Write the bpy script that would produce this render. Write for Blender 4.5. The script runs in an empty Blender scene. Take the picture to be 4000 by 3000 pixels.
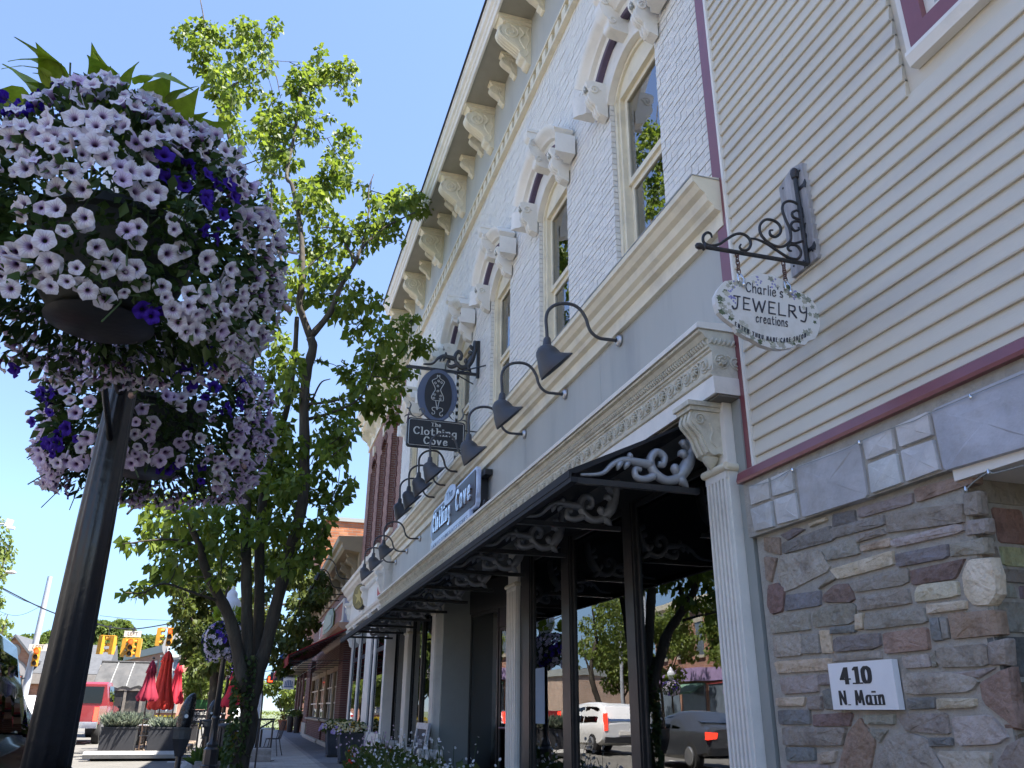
import bpy, math, random
import numpy as np
from mathutils import Vector, Matrix, Quaternion
random.seed(7); rng=np.random.default_rng(7)
S=bpy.context.scene; COL=S.collection
pi=math.pi
# ---------------------------------------------------------------- camera
EYE=1.25; FPX=3157.0
ROT=((0.9564310269076959,-0.11739167765199221,-0.26731794699634526),
     (-0.29182230104430185,-0.35643527845196415,-0.8875773976888323),
     (0.008912652887831754,0.9269159003345026,-0.375163268891798))
cam=bpy.data.cameras.new('camera'); cam.sensor_width=36; cam.lens=FPX/4000*36; cam.clip_end=3000; cam.clip_start=.05
co=bpy.data.objects.new('camera',cam); COL.objects.link(co)
co.matrix_world=Matrix.Translation((0,0,EYE))@Matrix(ROT).to_4x4()
S.camera=co
# ---------------------------------------------------------------- sky, sun, exposure
SUN=Vector((1.0,-0.62,2.24)).normalized()
w=bpy.data.worlds.new('World'); S.world=w; w.use_nodes=True
nt=w.node_tree; bg=nt.nodes['Background']; sk=nt.nodes.new('ShaderNodeTexSky'); sk.sky_type='NISHITA'; sk.sun_disc=False
sk.sun_elevation=math.asin(SUN.z); sk.sun_rotation=math.atan2(SUN.x,SUN.y)
sk.altitude=250; sk.air_density=.7; sk.dust_density=0; sk.ozone_density=4
# sky brightness dimmed and tinted by hand towards the horizon, all the way round
tc_=nt.nodes.new('ShaderNodeTexCoord'); sx_=nt.nodes.new('ShaderNodeSeparateXYZ'); rp_=nt.nodes.new('ShaderNodeValToRGB'); ml_=nt.nodes.new('ShaderNodeMixRGB'); ml_.blend_type='MULTIPLY'; ml_.inputs[0].default_value=1
rp_.color_ramp.elements[0].color=(.21,.225,.28,1); rp_.color_ramp.elements[1].position=.75; rp_.color_ramp.elements[1].color=(.92,.80,.74,1)
for p_,c_ in ((.03,(.22,.245,.30)),(.07,(.29,.295,.305)),(.195,(.56,.53,.48)),(.355,(.72,.63,.58)),(.6,(.86,.75,.71))):
    e_=rp_.color_ramp.elements.new(p_); e_.color=(*c_,1)
nt.links.new(tc_.outputs['Generated'],sx_.inputs[0]); nt.links.new(sx_.outputs[2],rp_.inputs[0]); nt.links.new(sk.outputs[0],ml_.inputs[1]); nt.links.new(rp_.outputs[0],ml_.inputs[2]); nt.links.new(ml_.outputs[0],bg.inputs[0]); bg.inputs[1].default_value=0.15
sl=bpy.data.lights.new('sun','SUN'); sl.energy=4.3; sl.angle=math.radians(.53); sl.color=(1,.95,.87)
so=bpy.data.objects.new('sun',sl); COL.objects.link(so); so.location=(20,-20,40)
so.rotation_euler=(-SUN).to_track_quat('-Z','Y').to_euler()
S.view_settings.view_transform='Standard'; S.view_settings.look='None'; S.view_settings.gamma=1; S.view_settings.use_curve_mapping=False
S.view_settings.exposure=2.3
S.render.engine='CYCLES'
S.cycles.max_bounces=8; S.cycles.transparent_max_bounces=12; S.cycles.glossy_bounces=4; S.cycles.caustics_reflective=False; S.cycles.caustics_refractive=False

# ---------------------------------------------------------------- points read off the photograph
def ray(px,py):
    d=Vector((px-2000,-(py-1500),-FPX)); return Matrix(ROT)@d
def atX(px,py,X): d=ray(px,py); t=X/d.x; return Vector((X,d.y*t,EYE+d.z*t))
def atY(px,py,Y): d=ray(px,py); t=Y/d.y; return Vector((d.x*t,Y,EYE+d.z*t))
# ---------------------------------------------------------------- materials
MATS={}
def nd(t,k,**kw):
    n=t.nodes.new(k)
    for a,b in kw.items():
        if a.startswith('i_'): n.inputs[a[2:].replace('_',' ')].default_value=b
        else: setattr(n,a,b)
    return n
def ramp(t,stops):
    r=t.nodes.new('ShaderNodeValToRGB'); e=r.color_ramp.elements
    e[0].position=stops[0][0]; e[0].color=(*stops[0][1],1); e[1].position=stops[-1][0]; e[1].color=(*stops[-1][1],1)
    for p,c in stops[1:-1]:
        q=e.new(p); q.color=(*c,1)
    return r
def mat(name,col,rough=.6,var=.15,scale=4.,bump=0.,bscale=60.,metal=0.,spec=.5,stretch=(1,1,1),tint=False,trans=0.,coat=0.,dirt=None,dscale=1.2,emit=None,est=0.,rnd=0.):
    """principled surface: base colour broken up by two noises, fine bump; tint: multiplied by the object's own colour"""
    if name in MATS: return MATS[name]
    m=bpy.data.materials.new(name); m.use_nodes=True; t=m.node_tree; b=t.nodes['Principled BSDF']; L=t.links.new
    tc=nd(t,'ShaderNodeTexCoord'); mp=nd(t,'ShaderNodeMapping'); mp.inputs['Scale'].default_value=stretch
    L(tc.outputs['Object'],mp.inputs[0])
    n1=nd(t,'ShaderNodeTexNoise',i_Scale=scale,i_Detail=6.,i_Roughness=.65); L(mp.outputs[0],n1.inputs['Vector'])
    lo=tuple(max(0,c*(1-var)) for c in col); hi=tuple(min(1,c*(1+var)) for c in col)
    r=ramp(t,[(.3,lo),(.7,hi)]); L(n1.outputs['Fac'],r.inputs[0]); out=r.outputs[0]
    if dirt:
        n2=nd(t,'ShaderNodeTexNoise',i_Scale=dscale,i_Detail=8.,i_Roughness=.7); L(mp.outputs[0],n2.inputs['Vector'])
        r2=ramp(t,[(.5,(0,0,0)),(.75,(1,1,1))]); L(n2.outputs['Fac'],r2.inputs[0])
        mx=nd(t,'ShaderNodeMixRGB'); mx.inputs[2].default_value=(*dirt,1); L(r2.outputs[0],mx.inputs[0]); L(out,mx.inputs[1]); out=mx.outputs[0]
    if tint:
        oi=nd(t,'ShaderNodeObjectInfo'); mx=nd(t,'ShaderNodeMixRGB',blend_type='MULTIPLY'); mx.inputs[0].default_value=1
        L(out,mx.inputs[1]); L(oi.outputs['Color'],mx.inputs[2]); out=mx.outputs[0]
    if rnd:
        oi=nd(t,'ShaderNodeObjectInfo'); hs=nd(t,'ShaderNodeHueSaturation'); mr=nd(t,'ShaderNodeMapRange'); mr.inputs[3].default_value=1-rnd; mr.inputs[4].default_value=1+rnd
        L(oi.outputs['Random'],mr.inputs[0]); L(mr.outputs[0],hs.inputs['Value']); L(out,hs.inputs['Color']); out=hs.outputs[0]
    L(out,b.inputs['Base Color']); b.inputs['Roughness'].default_value=rough; b.inputs['Metallic'].default_value=metal
    b.inputs['Specular IOR Level'].default_value=spec; b.inputs['Coat Weight'].default_value=coat
    if bump:
        n3=nd(t,'ShaderNodeTexNoise',i_Scale=bscale,i_Detail=5.); L(mp.outputs[0],n3.inputs['Vector'])
        bp=nd(t,'ShaderNodeBump'); bp.inputs['Strength'].default_value=min(1,bump); bp.inputs['Distance'].default_value=.01*max(1,bump); L(n3.outputs['Fac'],bp.inputs['Height']); L(bp.outputs[0],b.inputs['Normal'])
    if emit: b.inputs['Emission Color'].default_value=(*emit,1); b.inputs['Emission Strength'].default_value=est
    if trans:
        tr=nd(t,'ShaderNodeBsdfTranslucent'); L(out,tr.inputs[0]); ms=nd(t,'ShaderNodeMixShader'); ms.inputs[0].default_value=trans
        L(b.outputs[0],ms.inputs[1]); L(tr.outputs[0],ms.inputs[2]); L(ms.outputs[0],t.nodes['Material Output'].inputs[0])
    MATS[name]=m; return m
def brickmat(name,c1,c2,mort,w=.2,h=.067,gap=.01,plane='YZ',var=.3):
    """brick courses too far off to tell apart"""
    m=bpy.data.materials.new(name); m.use_nodes=True; t=m.node_tree; b=t.nodes['Principled BSDF']; L=t.links.new
    g=nd(t,'ShaderNodeNewGeometry'); sp=nd(t,'ShaderNodeSeparateXYZ'); L(g.outputs['Position'],sp.inputs[0]); cb=nd(t,'ShaderNodeCombineXYZ')
    if plane=='YZ': ad=nd(t,'ShaderNodeMath',operation='ADD'); L(sp.outputs[0],ad.inputs[0]); L(sp.outputs[1],ad.inputs[1]); L(ad.outputs[0],cb.inputs[0])
    else: L(sp.outputs[0],cb.inputs[0])
    L(sp.outputs[2],cb.inputs[1])
    bt=nd(t,'ShaderNodeTexBrick'); L(cb.outputs[0],bt.inputs['Vector'])
    for k,v in (('Color1',c1),('Color2',c2),('Mortar',mort)): bt.inputs[k].default_value=(*v,1)
    bt.inputs['Scale'].default_value=1; bt.inputs['Brick Width'].default_value=w; bt.inputs['Row Height'].default_value=h; bt.inputs['Mortar Size'].default_value=gap
    n=nd(t,'ShaderNodeTexNoise',i_Scale=1.3,i_Detail=7.); mx=nd(t,'ShaderNodeMixRGB',blend_type='OVERLAY'); mx.inputs[0].default_value=var
    L(cb.outputs[0],n.inputs['Vector']); L(bt.outputs['Color'],mx.inputs[1]); L(n.outputs['Fac'],mx.inputs[2]); L(mx.outputs[0],b.inputs['Base Color'])
    bp=nd(t,'ShaderNodeBump'); bp.inputs['Distance'].default_value=.01; bp.invert=True; L(bt.outputs['Fac'],bp.inputs['Height']); L(bp.outputs[0],b.inputs['Normal'])
    b.inputs['Roughness'].default_value=.85; return m
def glassmat(name,ior=1.6,tint=(1,1,1),wave=0.,rough=0.):
    m=bpy.data.materials.new(name); m.use_nodes=True; t=m.node_tree; L=t.links.new; t.nodes.remove(t.nodes['Principled BSDF'])
    tr=nd(t,'ShaderNodeBsdfTransparent'); tr.inputs[0].default_value=(*tint,1); gl=nd(t,'ShaderNodeBsdfGlossy'); gl.inputs['Roughness'].default_value=rough
    fr=nd(t,'ShaderNodeFresnel'); fr.inputs[0].default_value=ior; ms=nd(t,'ShaderNodeMixShader')
    if wave:
        tc=nd(t,'ShaderNodeTexCoord'); mp=nd(t,'ShaderNodeMapping'); mp.inputs['Scale'].default_value=(1,.5,3); n=nd(t,'ShaderNodeTexNoise',i_Scale=1.4,i_Detail=2.)
        L(tc.outputs['Object'],mp.inputs[0]); L(mp.outputs[0],n.inputs['Vector']); bp=nd(t,'ShaderNodeBump'); bp.inputs['Strength'].default_value=wave; bp.inputs['Distance'].default_value=.01
        L(n.outputs['Fac'],bp.inputs['Height']); L(bp.outputs[0],gl.inputs['Normal'])
    L(fr.outputs[0],ms.inputs[0]); L(tr.outputs[0],ms.inputs[1]); L(gl.outputs[0],ms.inputs[2]); L(ms.outputs[0],t.nodes['Material Output'].inputs[0]); return m
# ---------------------------------------------------------------- objects
OFF={}
def woff(o): return OFF.get(o.name,Vector((0,0,0))) if o else Vector((0,0,0))
def tag(o,label=None,cat=None,group=None,kind=None):
    if label: o['label']=label
    if cat: o['category']=cat
    if group: o['group']=group
    if kind: o['kind']=kind
    return o
def thing(name,loc,label,cat,group=None):
    o=bpy.data.objects.new(name,None); COL.objects.link(o); o.location=loc; o.empty_display_size=.2; OFF[o.name]=Vector(loc); return tag(o,label,cat,group)
def link(name,me,parent=None,loc=(0,0,0),rot=None,scale=None,color=None):
    """another object that shares a mesh; loc is in the parent's space"""
    o=bpy.data.objects.new(name,me); COL.objects.link(o); o.parent=parent; o.location=loc
    if rot is not None: o.rotation_euler=rot
    if scale is not None: o.scale=scale if hasattr(scale,'__len__') else (scale,)*3
    if color is not None: o.color=color
    OFF[o.name]=woff(parent)+Vector(loc); return o
def copy_tree(o,loc=None,label=None,rotz=None,parent=None,scale=None):
    c=o.copy(); COL.objects.link(c)
    if parent: c.parent=parent
    if loc is not None: c.location=loc
    if rotz is not None: c.rotation_euler=(0,0,rotz)
    if scale is not None: c.scale=(scale,)*3
    if label: c['label']=label
    for ch in list(o.children): copy_tree(ch,parent=c)
    return c
class MB:
    def __init__(s): s.v=[]; s.f=[]; s.mi=[]; s.cur=0
    def add(s,vs,fs):
        n=len(s.v); s.v.extend([tuple(p) for p in vs]); s.f.extend([tuple(i+n for i in f) for f in fs]); s.mi.extend([s.cur]*len(fs)); return s
    def box(s,a,b):
        x0,y0,z0=[min(p,q) for p,q in zip(a,b)]; x1,y1,z1=[max(p,q) for p,q in zip(a,b)]
        return s.add([(x0,y0,z0),(x1,y0,z0),(x1,y1,z0),(x0,y1,z0),(x0,y0,z1),(x1,y0,z1),(x1,y1,z1),(x0,y1,z1)],
            [(0,3,2,1),(4,5,6,7),(0,1,5,4),(1,2,6,5),(2,3,7,6),(3,0,4,7)])
    def obox(s,c,size,M):
        """box of a size about c, turned by matrix M"""
        vs=[]
        for z in(-.5,.5):
            for x,y in((-.5,-.5),(.5,-.5),(.5,.5),(-.5,.5)): vs.append(Vector(c)+M@Vector((x*size[0],y*size[1],z*size[2])))
        return s.add(vs,[(0,3,2,1),(4,5,6,7),(0,1,5,4),(1,2,6,5),(2,3,7,6),(3,0,4,7)])
    def tube(s,pts,r,n=8,cap=True,flat=1.0,up=None):
        pts=[Vector(p) for p in pts]; k=len(pts); rs=r if hasattr(r,'__len__') else [r]*k
        rings=[]; prev=None
        for i,p in enumerate(pts):
            t=(pts[min(i+1,k-1)]-pts[max(i-1,0)]); t=t.normalized() if t.length>1e-9 else Vector((0,0,1))
            if prev is None:
                u=Vector(up) if up else (Vector((0,0,1)) if abs(t.z)<.9 else Vector((1,0,0)))
                a=(u-t*u.dot(t)).normalized()
            else:
                a=(prev-t*prev.dot(t)); a=a.normalized() if a.length>1e-6 else prev
            prev=a; b=t.cross(a)
            rings.append([p+(a*math.cos(q)*flat+b*math.sin(q))*rs[i] for q in [2*pi*j/n for j in range(n)]])
        vs=[q for R in rings for q in R]; fs=[]
        for i in range(k-1):
            for j in range(n):
                j2=(j+1)%n; fs.append((i*n+j,i*n+j2,(i+1)*n+j2,(i+1)*n+j))
        if cap: fs.append(tuple(range(n-1,-1,-1))); fs.append(tuple((k-1)*n+j for j in range(n)))
        return s.add(vs,fs)
    def cyl(s,a,b,r0,r1=None,n=12): return s.tube([a,b],[r0,r0 if r1 is None else r1],n)
    def lathe(s,prof,n=16,o=(0,0,0),ax=(0,0,1),fl=None):
        """prof: (radius, height); fl: (count, depth) flutes"""
        Q=Vector((0,0,1)).rotation_difference(Vector(ax)); o=Vector(o); vs=[]; fs=[]; k=len(prof)
        for r,h in prof:
            for j in range(n):
                q=2*pi*j/n; rr=r if not fl else r*(1-fl[1]*(.5-.5*math.cos(q*fl[0])))
                vs.append(o+Q@Vector((rr*math.cos(q),rr*math.sin(q),h)))
        for i in range(k-1):
            for j in range(n):
                j2=(j+1)%n; fs.append((i*n+j,i*n+j2,(i+1)*n+j2,(i+1)*n+j))
        if prof[0][0]>1e-4: fs.append(tuple(range(n-1,-1,-1)))
        if prof[-1][0]>1e-4: fs.append(tuple((k-1)*n+j for j in range(n)))
        return s.add(vs,fs)
    def prism(s,poly,axis,d0,d1,bev=0.):
        """poly in the plane across axis ('x': (y,z), 'y': (x,z), 'z': (x,y)), between d0 and d1; bev shrinks the d1 face"""
        n=len(poly); f={'x':lambda p,d:(d,p[0],p[1]),'y':lambda p,d:(p[0],d,p[1]),'z':lambda p,d:(p[0],p[1],d)}[axis]
        cx=sum(p[0] for p in poly)/n; cy=sum(p[1] for p in poly)/n
        vs=[f(p,d0) for p in poly]
        if bev:
            db=d1-(d1-d0)*.35; vs+= [f(p,db) for p in poly]
            q=[]
            for p in poly:
                l=math.hypot(p[0]-cx,p[1]-cy)+1e-9; q.append((p[0]-(p[0]-cx)/l*min(bev,l*.5),p[1]-(p[1]-cy)/l*min(bev,l*.5)))
            vs+=[f(p,d1) for p in q]; R=3
        else: vs+=[f(p,d1) for p in poly]; R=2
        fs=[tuple(range(n-1,-1,-1)),tuple((R-1)*n+i for i in range(n))]
        for r in range(R-1):
            for i in range(n): j=(i+1)%n; fs.append((r*n+i,r*n+j,(r+1)*n+j,(r+1)*n+i))
        return s.add(vs,fs)
    def sweep(s,prof,path,frame,closed=False):
        """prof points (u,v); path list of (origin, U, V) frames"""
        k=len(path); n=len(prof); vs=[]
        for o,U,V in path:
            o=Vector(o);U=Vector(U);V=Vector(V)
            vs+= [o+U*u+V*v for u,v in prof]
        fs=[]
        for i in range(k-1):
            for j in range(n):
                j2=(j+1)%n; fs.append((i*n+j,i*n+j2,(i+1)*n+j2,(i+1)*n+j))
        fs.append(tuple(range(n-1,-1,-1))); fs.append(tuple((k-1)*n+j for j in range(n)))
        return s.add(vs,fs)
    def mesh(s,name,mats,smooth=False,shift=None):
        me=bpy.data.meshes.new(name)
        vs=s.v if shift is None else [(a-shift.x,b-shift.y,c-shift.z) for a,b,c in s.v]
        me.from_pydata(vs,[],s.f)
        for m in (mats if isinstance(mats,(list,tuple)) else [mats]): me.materials.append(m)
        if isinstance(mats,(list,tuple)) and len(mats)>1: me.polygons.foreach_set('material_index',s.mi)
        if smooth:
            me.polygons.foreach_set('use_smooth',[True]*len(s.f)); 
            if smooth!='all': 
                try: me.set_sharp_from_angle(angle=math.radians(38))
                except Exception: pass
        me.update(); return me
    def build(s,name,mats,parent=None,smooth=False,fix=True):
        me=s.mesh(name,mats,smooth,woff(parent))
        if fix:
            import bmesh
            b=bmesh.new(); b.from_mesh(me); bmesh.ops.recalc_face_normals(b,faces=b.faces); b.to_mesh(me); b.free()
        o=bpy.data.objects.new(name,me); COL.objects.link(o); o.parent=parent; OFF[o.name]=woff(parent); return o
def cat(pts,n=6,closed=False):
    """smooth curve through points"""
    P=[Vector(p) for p in pts]; out=[]; k=len(P); R=range(k if closed else k-1)
    for i in R:
        p0=P[(i-1)%k] if closed or i>0 else P[i]*2-P[i+1]; p1=P[i]; p2=P[(i+1)%k]; p3=P[(i+2)%k] if closed or i+2<k else p2*2-p1
        for j in range(n):
            t=j/n; out.append(.5*((2*p1)+(-p0+p2)*t+(2*p0-5*p1+4*p2-p3)*t*t+(-p0+3*p1-3*p2+p3)*t**3))
    if not closed: out.append(P[-1])
    return out
def spiral(c,r0,r1,a0,turns,n=20):
    """2-D spiral from radius r0 inwards to r1"""
    return [(c[0]+(r0+(r1-r0)*i/n)*math.cos(a0+turns*2*pi*i/n),c[1]+(r0+(r1-r0)*i/n)*math.sin(a0+turns*2*pi*i/n)) for i in range(n+1)]
# ---------------------------------------------------------------- pen lettering
G={ # strokes on a unit em: polylines with smooth curves ('~') or straight ('-')
'A':['-0,0 .32,.72 .64,0','-.12,.25 .52,.25'],'C':['~.56,.58 .42,.7 .2,.66 .04,.36 .2,.05 .42,.02 .56,.14'],'D':['-.05,0 .05,.7','~.05,.7 .4,.68 .56,.36 .4,.03 .05,0'],
'E':['-.44,.68 .06,.7 .06,.02 .46,.02','-.06,.37 .36,.37'],'G':['~.54,.58 .4,.7 .2,.66 .04,.36 .2,.04 .42,.02 .54,.14','-.36,.3 .56,.3 .54,.06'],'H':['-.06,0 .06,.7','-.54,0 .54,.7','-.06,.36 .54,.36'],
'I':['-.08,0 .08,.7'],'J':['~.36,.7 .36,.3 .3,.02 .14,-.06 .02,.08','-.12,.7 .5,.7'],'L':['-.06,.7 .06,.02 .48,.02'],'M':['-.02,0 .1,.7 .34,.1 .58,.7 .68,0'],'N':['-.06,0 .06,.7 .54,.02 .54,.7'],
'O':['~.3,.7 .08,.58 .02,.34 .1,.1 .32,0 .54,.12 .6,.36 .52,.6 .3,.7'],'R':['-.06,0 .06,.7','~.06,.68 .4,.66 .46,.5 .36,.37 .06,.36','-.22,.36 .54,0'],'S':['~.46,.6 .3,.7 .1,.6 .14,.42 .36,.32 .44,.14 .26,0 .04,.1'],
'T':['-.02,.68 .58,.68','-.3,.68 .3,0'],'U':['~.06,.7 .06,.2 .2,.02 .4,.02 .52,.2 .52,.7'],'W':['-.0,.7 .2,0 .4,.6 .6,0 .8,.7'],'Y':['~.04,.7 .1,.44 .26,.36 .46,.44','~.5,.7 .48,.2 .36,-.14 .12,-.12'],
'a':['~.42,.4 .28,.46 .08,.36 .06,.12 .2,.0 .38,.12 .42,.34','~.42,.44 .42,.08 .5,.0'],'c':['~.4,.38 .26,.46 .06,.3 .08,.08 .24,.0 .42,.1'],'e':['~.06,.22 .4,.28 .34,.44 .18,.44 .06,.24 .12,.04 .28,.0 .44,.1'],
'g':['~.42,.4 .26,.46 .06,.34 .08,.12 .22,.04 .4,.16','~.42,.46 .42,-.1 .28,-.24 .06,-.18'],'h':['-.08,0 .08,.72','~.08,.3 .24,.46 .4,.4 .42,.0'],'i':['-.08,0 .08,.44','-.08,.60 .081,.64'],'l':['-.08,0 .08,.72'],
'n':['-.08,0 .08,.45','~.08,.3 .24,.46 .4,.4 .42,.0'],'o':['~.25,.46 .08,.38 .04,.2 .14,.02 .3,.0 .44,.14 .44,.34 .25,.46'],'r':['-.08,0 .08,.45','~.08,.28 .18,.44 .34,.42'],
's':['~.36,.38 .22,.46 .08,.36 .16,.24 .34,.16 .3,.02 .06,.04'],'t':['~.14,.64 .14,.1 .24,.0 .34,.06','-.02,.44 .34,.44'],'v':['-.02,.45 .2,.0 .4,.45'],'y':['-.04,.45 .22,.02','~.42,.45 .24,.0 .1,-.2'],
'u':['~.07,.45 .07,.12 .2,.0 .34,.1 .4,.3','-.41,.45 .41,0'],'m':['-.06,0 .06,.45','~.06,.3 .2,.46 .32,.38 .32,.0','~.32,.3 .46,.46 .58,.38 .58,.0'],
'4':['-.4,0 .4,.7 .02,.2 .56,.2'],'1':['-.24,0 .24,.7','-.24,.7 .08,.6'],'0':['~.28,.7 .08,.56 .05,.34 .1,.1 .28,0 .46,.1 .52,.34 .48,.58 .28,.7'],
'.':['-.06,.0 .1,.0'],"'":['-.1,.72 .06,.58'],'&':['~.56,.3 .34,.0 .08,.06 .1,.28 .36,.5 .3,.68 .16,.66 .16,.48 .58,.0'],',':['-.1,.06 .04,-.1']}
SERIF=set('I H h l i n r m 4 1 N M T h'.split())
def letters(mb,text,org,U,V,size,nib=(.09,.03),serif=0.,track=.1,depth=.002,slant=0.,arc=None,wide=1.):
    """writes text with a broad pen as thin raised ribbons; org: start of the base line, U along it, V up; arc: bends the base line"""
    U=Vector(U).normalized(); V=Vector(V).normalized(); Nn=U.cross(V).normalized(); x=0; nx,ny=nib
    W=0
    for ch in text: W+= .32 if ch==' ' else max(float(q.split(',')[0]) for st in G[ch] for q in st[1:].split())*wide+track+nx
    for ch in text:
        if ch==' ': x+=.32; continue
        mxx=0
        for st in G[ch]:
            P=[tuple(map(float,q.split(','))) for q in st[1:].split()]; mxx=max(mxx,max(p[0] for p in P)*wide)
            Q=[(v.x*wide,v.y) for v in cat([(p[0],p[1],0) for p in P],5)] if st[0]=='~' else [(p[0]*wide,p[1]) for p in P]
            segs=[list(zip(Q[:-1],Q[1:]))][0]
            if serif and ch in SERIF and st[0]=='-' and len(Q)==2 and abs(Q[0][0]-Q[1][0])<.02:
                for e in Q:
                    top=e[1]>.2
                    if top and ch in '41': continue
                    segs.append(((e[0]-serif,e[1]),(e[0]+(0 if top and ch.islower() else serif),e[1])))
            for (ax,ay),(bx,by) in segs:
                def pt(px,py):
                    X=(x+px+slant*py)*size; Y=py*size
                    if arc: Y+=arc*((X/(W*size)-.5)**2)
                    return Vector(org)+U*X+V*Y
                # the nib swept from a to b
                pts=[(ax-nx/2,ay-ny/2),(ax+nx/2,ay-ny/2),(ax+nx/2,ay+ny/2),(ax-nx/2,ay+ny/2),(bx-nx/2,by-ny/2),(bx+nx/2,by-ny/2),(bx+nx/2,by+ny/2),(bx-nx/2,by+ny/2)]
                h=hull(pts); lo=[pt(*q) for q in h]; n=len(h); dd=depth*(1+.15*random.random())
                mb.add(lo+[q+Nn*dd for q in lo],[tuple(range(n,2*n))]+[(i,(i+1)%n,n+(i+1)%n,n+i) for i in range(n)])
        x+=mxx+track+nx
    return x*size
def textwidth(text,size,nib=.09,track=.1,wide=1.): return size*sum(.32 if ch==' ' else max(float(q.split(',')[0]) for st in G[ch] for q in st[1:].split())*wide+track+nib for ch in text)
def hull(p):
    p=sorted(set((round(a,5),round(b,5)) for a,b in p)); 
    def half(p):
        h=[]
        for q in p:
            while len(h)>1 and (h[-1][0]-h[-2][0])*(q[1]-h[-2][1])-(h[-1][1]-h[-2][1])*(q[0]-h[-2][0])<=0: h.pop()
            h.append(q)
        return h
    a=half(p); b=half(p[::-1]); return a[:-1]+b[:-1]
def printed(text,name,loc,rot,size,m,parent,ext=.002):
    cu=bpy.data.curves.new(name,'FONT'); cu.body=text; cu.size=size; cu.align_x='CENTER'; cu.align_y='CENTER'; cu.extrude=ext
    q=bpy.data.objects.new(name,cu); cu.materials.append(m); me=bpy.data.meshes.new_from_object(q); me.name=name; bpy.data.objects.remove(q); o=bpy.data.objects.new(name,me); COL.objects.link(o); o.parent=parent; o.location=Vector(loc)-woff(parent); o.rotation_euler=rot; return o
# ---------------------------------------------------------------- leaves
def leafmesh(name,pos,dirs,size,m,parent=None,wid=.45,droop=.25,var=.35,detail=False,kind='stuff',twist=None):
    """many small folded leaves: pos (n,3), dirs (n,3) stalk-to-tip directions"""
    n=len(pos); d=dirs/np.linalg.norm(dirs,axis=1,keepdims=True)
    r=rng.normal(size=(n,3)); sd=np.cross(d,r); sd/=np.linalg.norm(sd,axis=1,keepdims=True)+1e-9
    if twist is not None:
        h=np.cross(d,np.array([0,0,1.])); h/=np.linalg.norm(h,axis=1,keepdims=True)+1e-6; sd=sd*twist+h*(1-twist); sd/=np.linalg.norm(sd,axis=1,keepdims=True)
    nn=np.cross(sd,d); L=(size*(1+var*rng.uniform(-1,1,n)))[:,None]
    dn=np.array([0,0,-1.])
    b=pos; t=pos+d*L+dn*L*droop*rng.uniform(.2,1,(n,1))
    if detail: # base, 2 left, tip, 2 right + mid
        V=[b,pos+d*L*.3+sd*L*wid*.85+nn*L*.08,pos+d*L*.62+sd*L*wid*.7+nn*L*.05+dn*L*droop*.3,t,pos+d*L*.62-sd*L*wid*.7+nn*L*.05+dn*L*droop*.3,pos+d*L*.3-sd*L*wid*.85+nn*L*.08,pos+d*L*.5+dn*L*droop*.12]
        F=[(0,1,6),(1,2,6),(2,3,6),(3,4,6),(4,5,6),(5,0,6)]
    else:
        V=[b,pos+d*L*.48+sd*L*wid+nn*L*.1,t,pos+d*L*.48-sd*L*wid+nn*L*.1]; F=[(0,1,2),(0,2,3)]
    k=len(V); vs=np.stack(V,1).reshape(-1,3); off=np.array(woff(parent)); vs=vs-off
    base=np.arange(n)[:,None]*k; fs=np.concatenate([base+np.array(f)[None,:] for f in F],1).reshape(-1,3)
    me=bpy.data.meshes.new(name); me.vertices.add(len(vs)); me.vertices.foreach_set('co',vs.astype(np.float32).ravel())
    me.loops.add(fs.size); me.loops.foreach_set('vertex_index',fs.ravel().astype(np.int32)); me.polygons.add(len(fs)); me.polygons.foreach_set('loop_start',np.arange(0,fs.size,3,dtype=np.int32))
    me.update(calc_edges=True); me.materials.append(m)
    o=bpy.data.objects.new(name,me); COL.objects.link(o); o.parent=parent; OFF[o.name]=off if False else woff(parent)
    if kind: o['kind']=kind
    return o
def leafmat(name,c,c2,trans=.45,scale=1.2,rough=.5):
    """leaf colour changes from leaf to leaf"""
    m=bpy.data.materials.new(name); m.use_nodes=True; t=m.node_tree; b=t.nodes['Principled BSDF']; L=t.links.new
    g=nd(t,'ShaderNodeNewGeometry'); r=ramp(t,[(0,c),(1,c2)]); L(g.outputs['Random Per Island'],r.inputs[0]); L(r.outputs[0],b.inputs['Base Color']); b.inputs['Roughness'].default_value=rough; b.inputs['Specular IOR Level'].default_value=.3
    tr=nd(t,'ShaderNodeBsdfTranslucent'); hs=nd(t,'ShaderNodeHueSaturation'); hs.inputs['Hue'].default_value=.485; hs.inputs['Saturation'].default_value=1.1; hs.inputs['Value'].default_value=1.5
    L(r.outputs[0],hs.inputs['Color']); L(hs.outputs[0],tr.inputs[0]); ms=nd(t,'ShaderNodeMixShader'); ms.inputs[0].default_value=trans
    L(b.outputs[0],ms.inputs[1]); L(tr.outputs[0],ms.inputs[2]); L(ms.outputs[0],t.nodes['Material Output'].inputs[0]); return m
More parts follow.
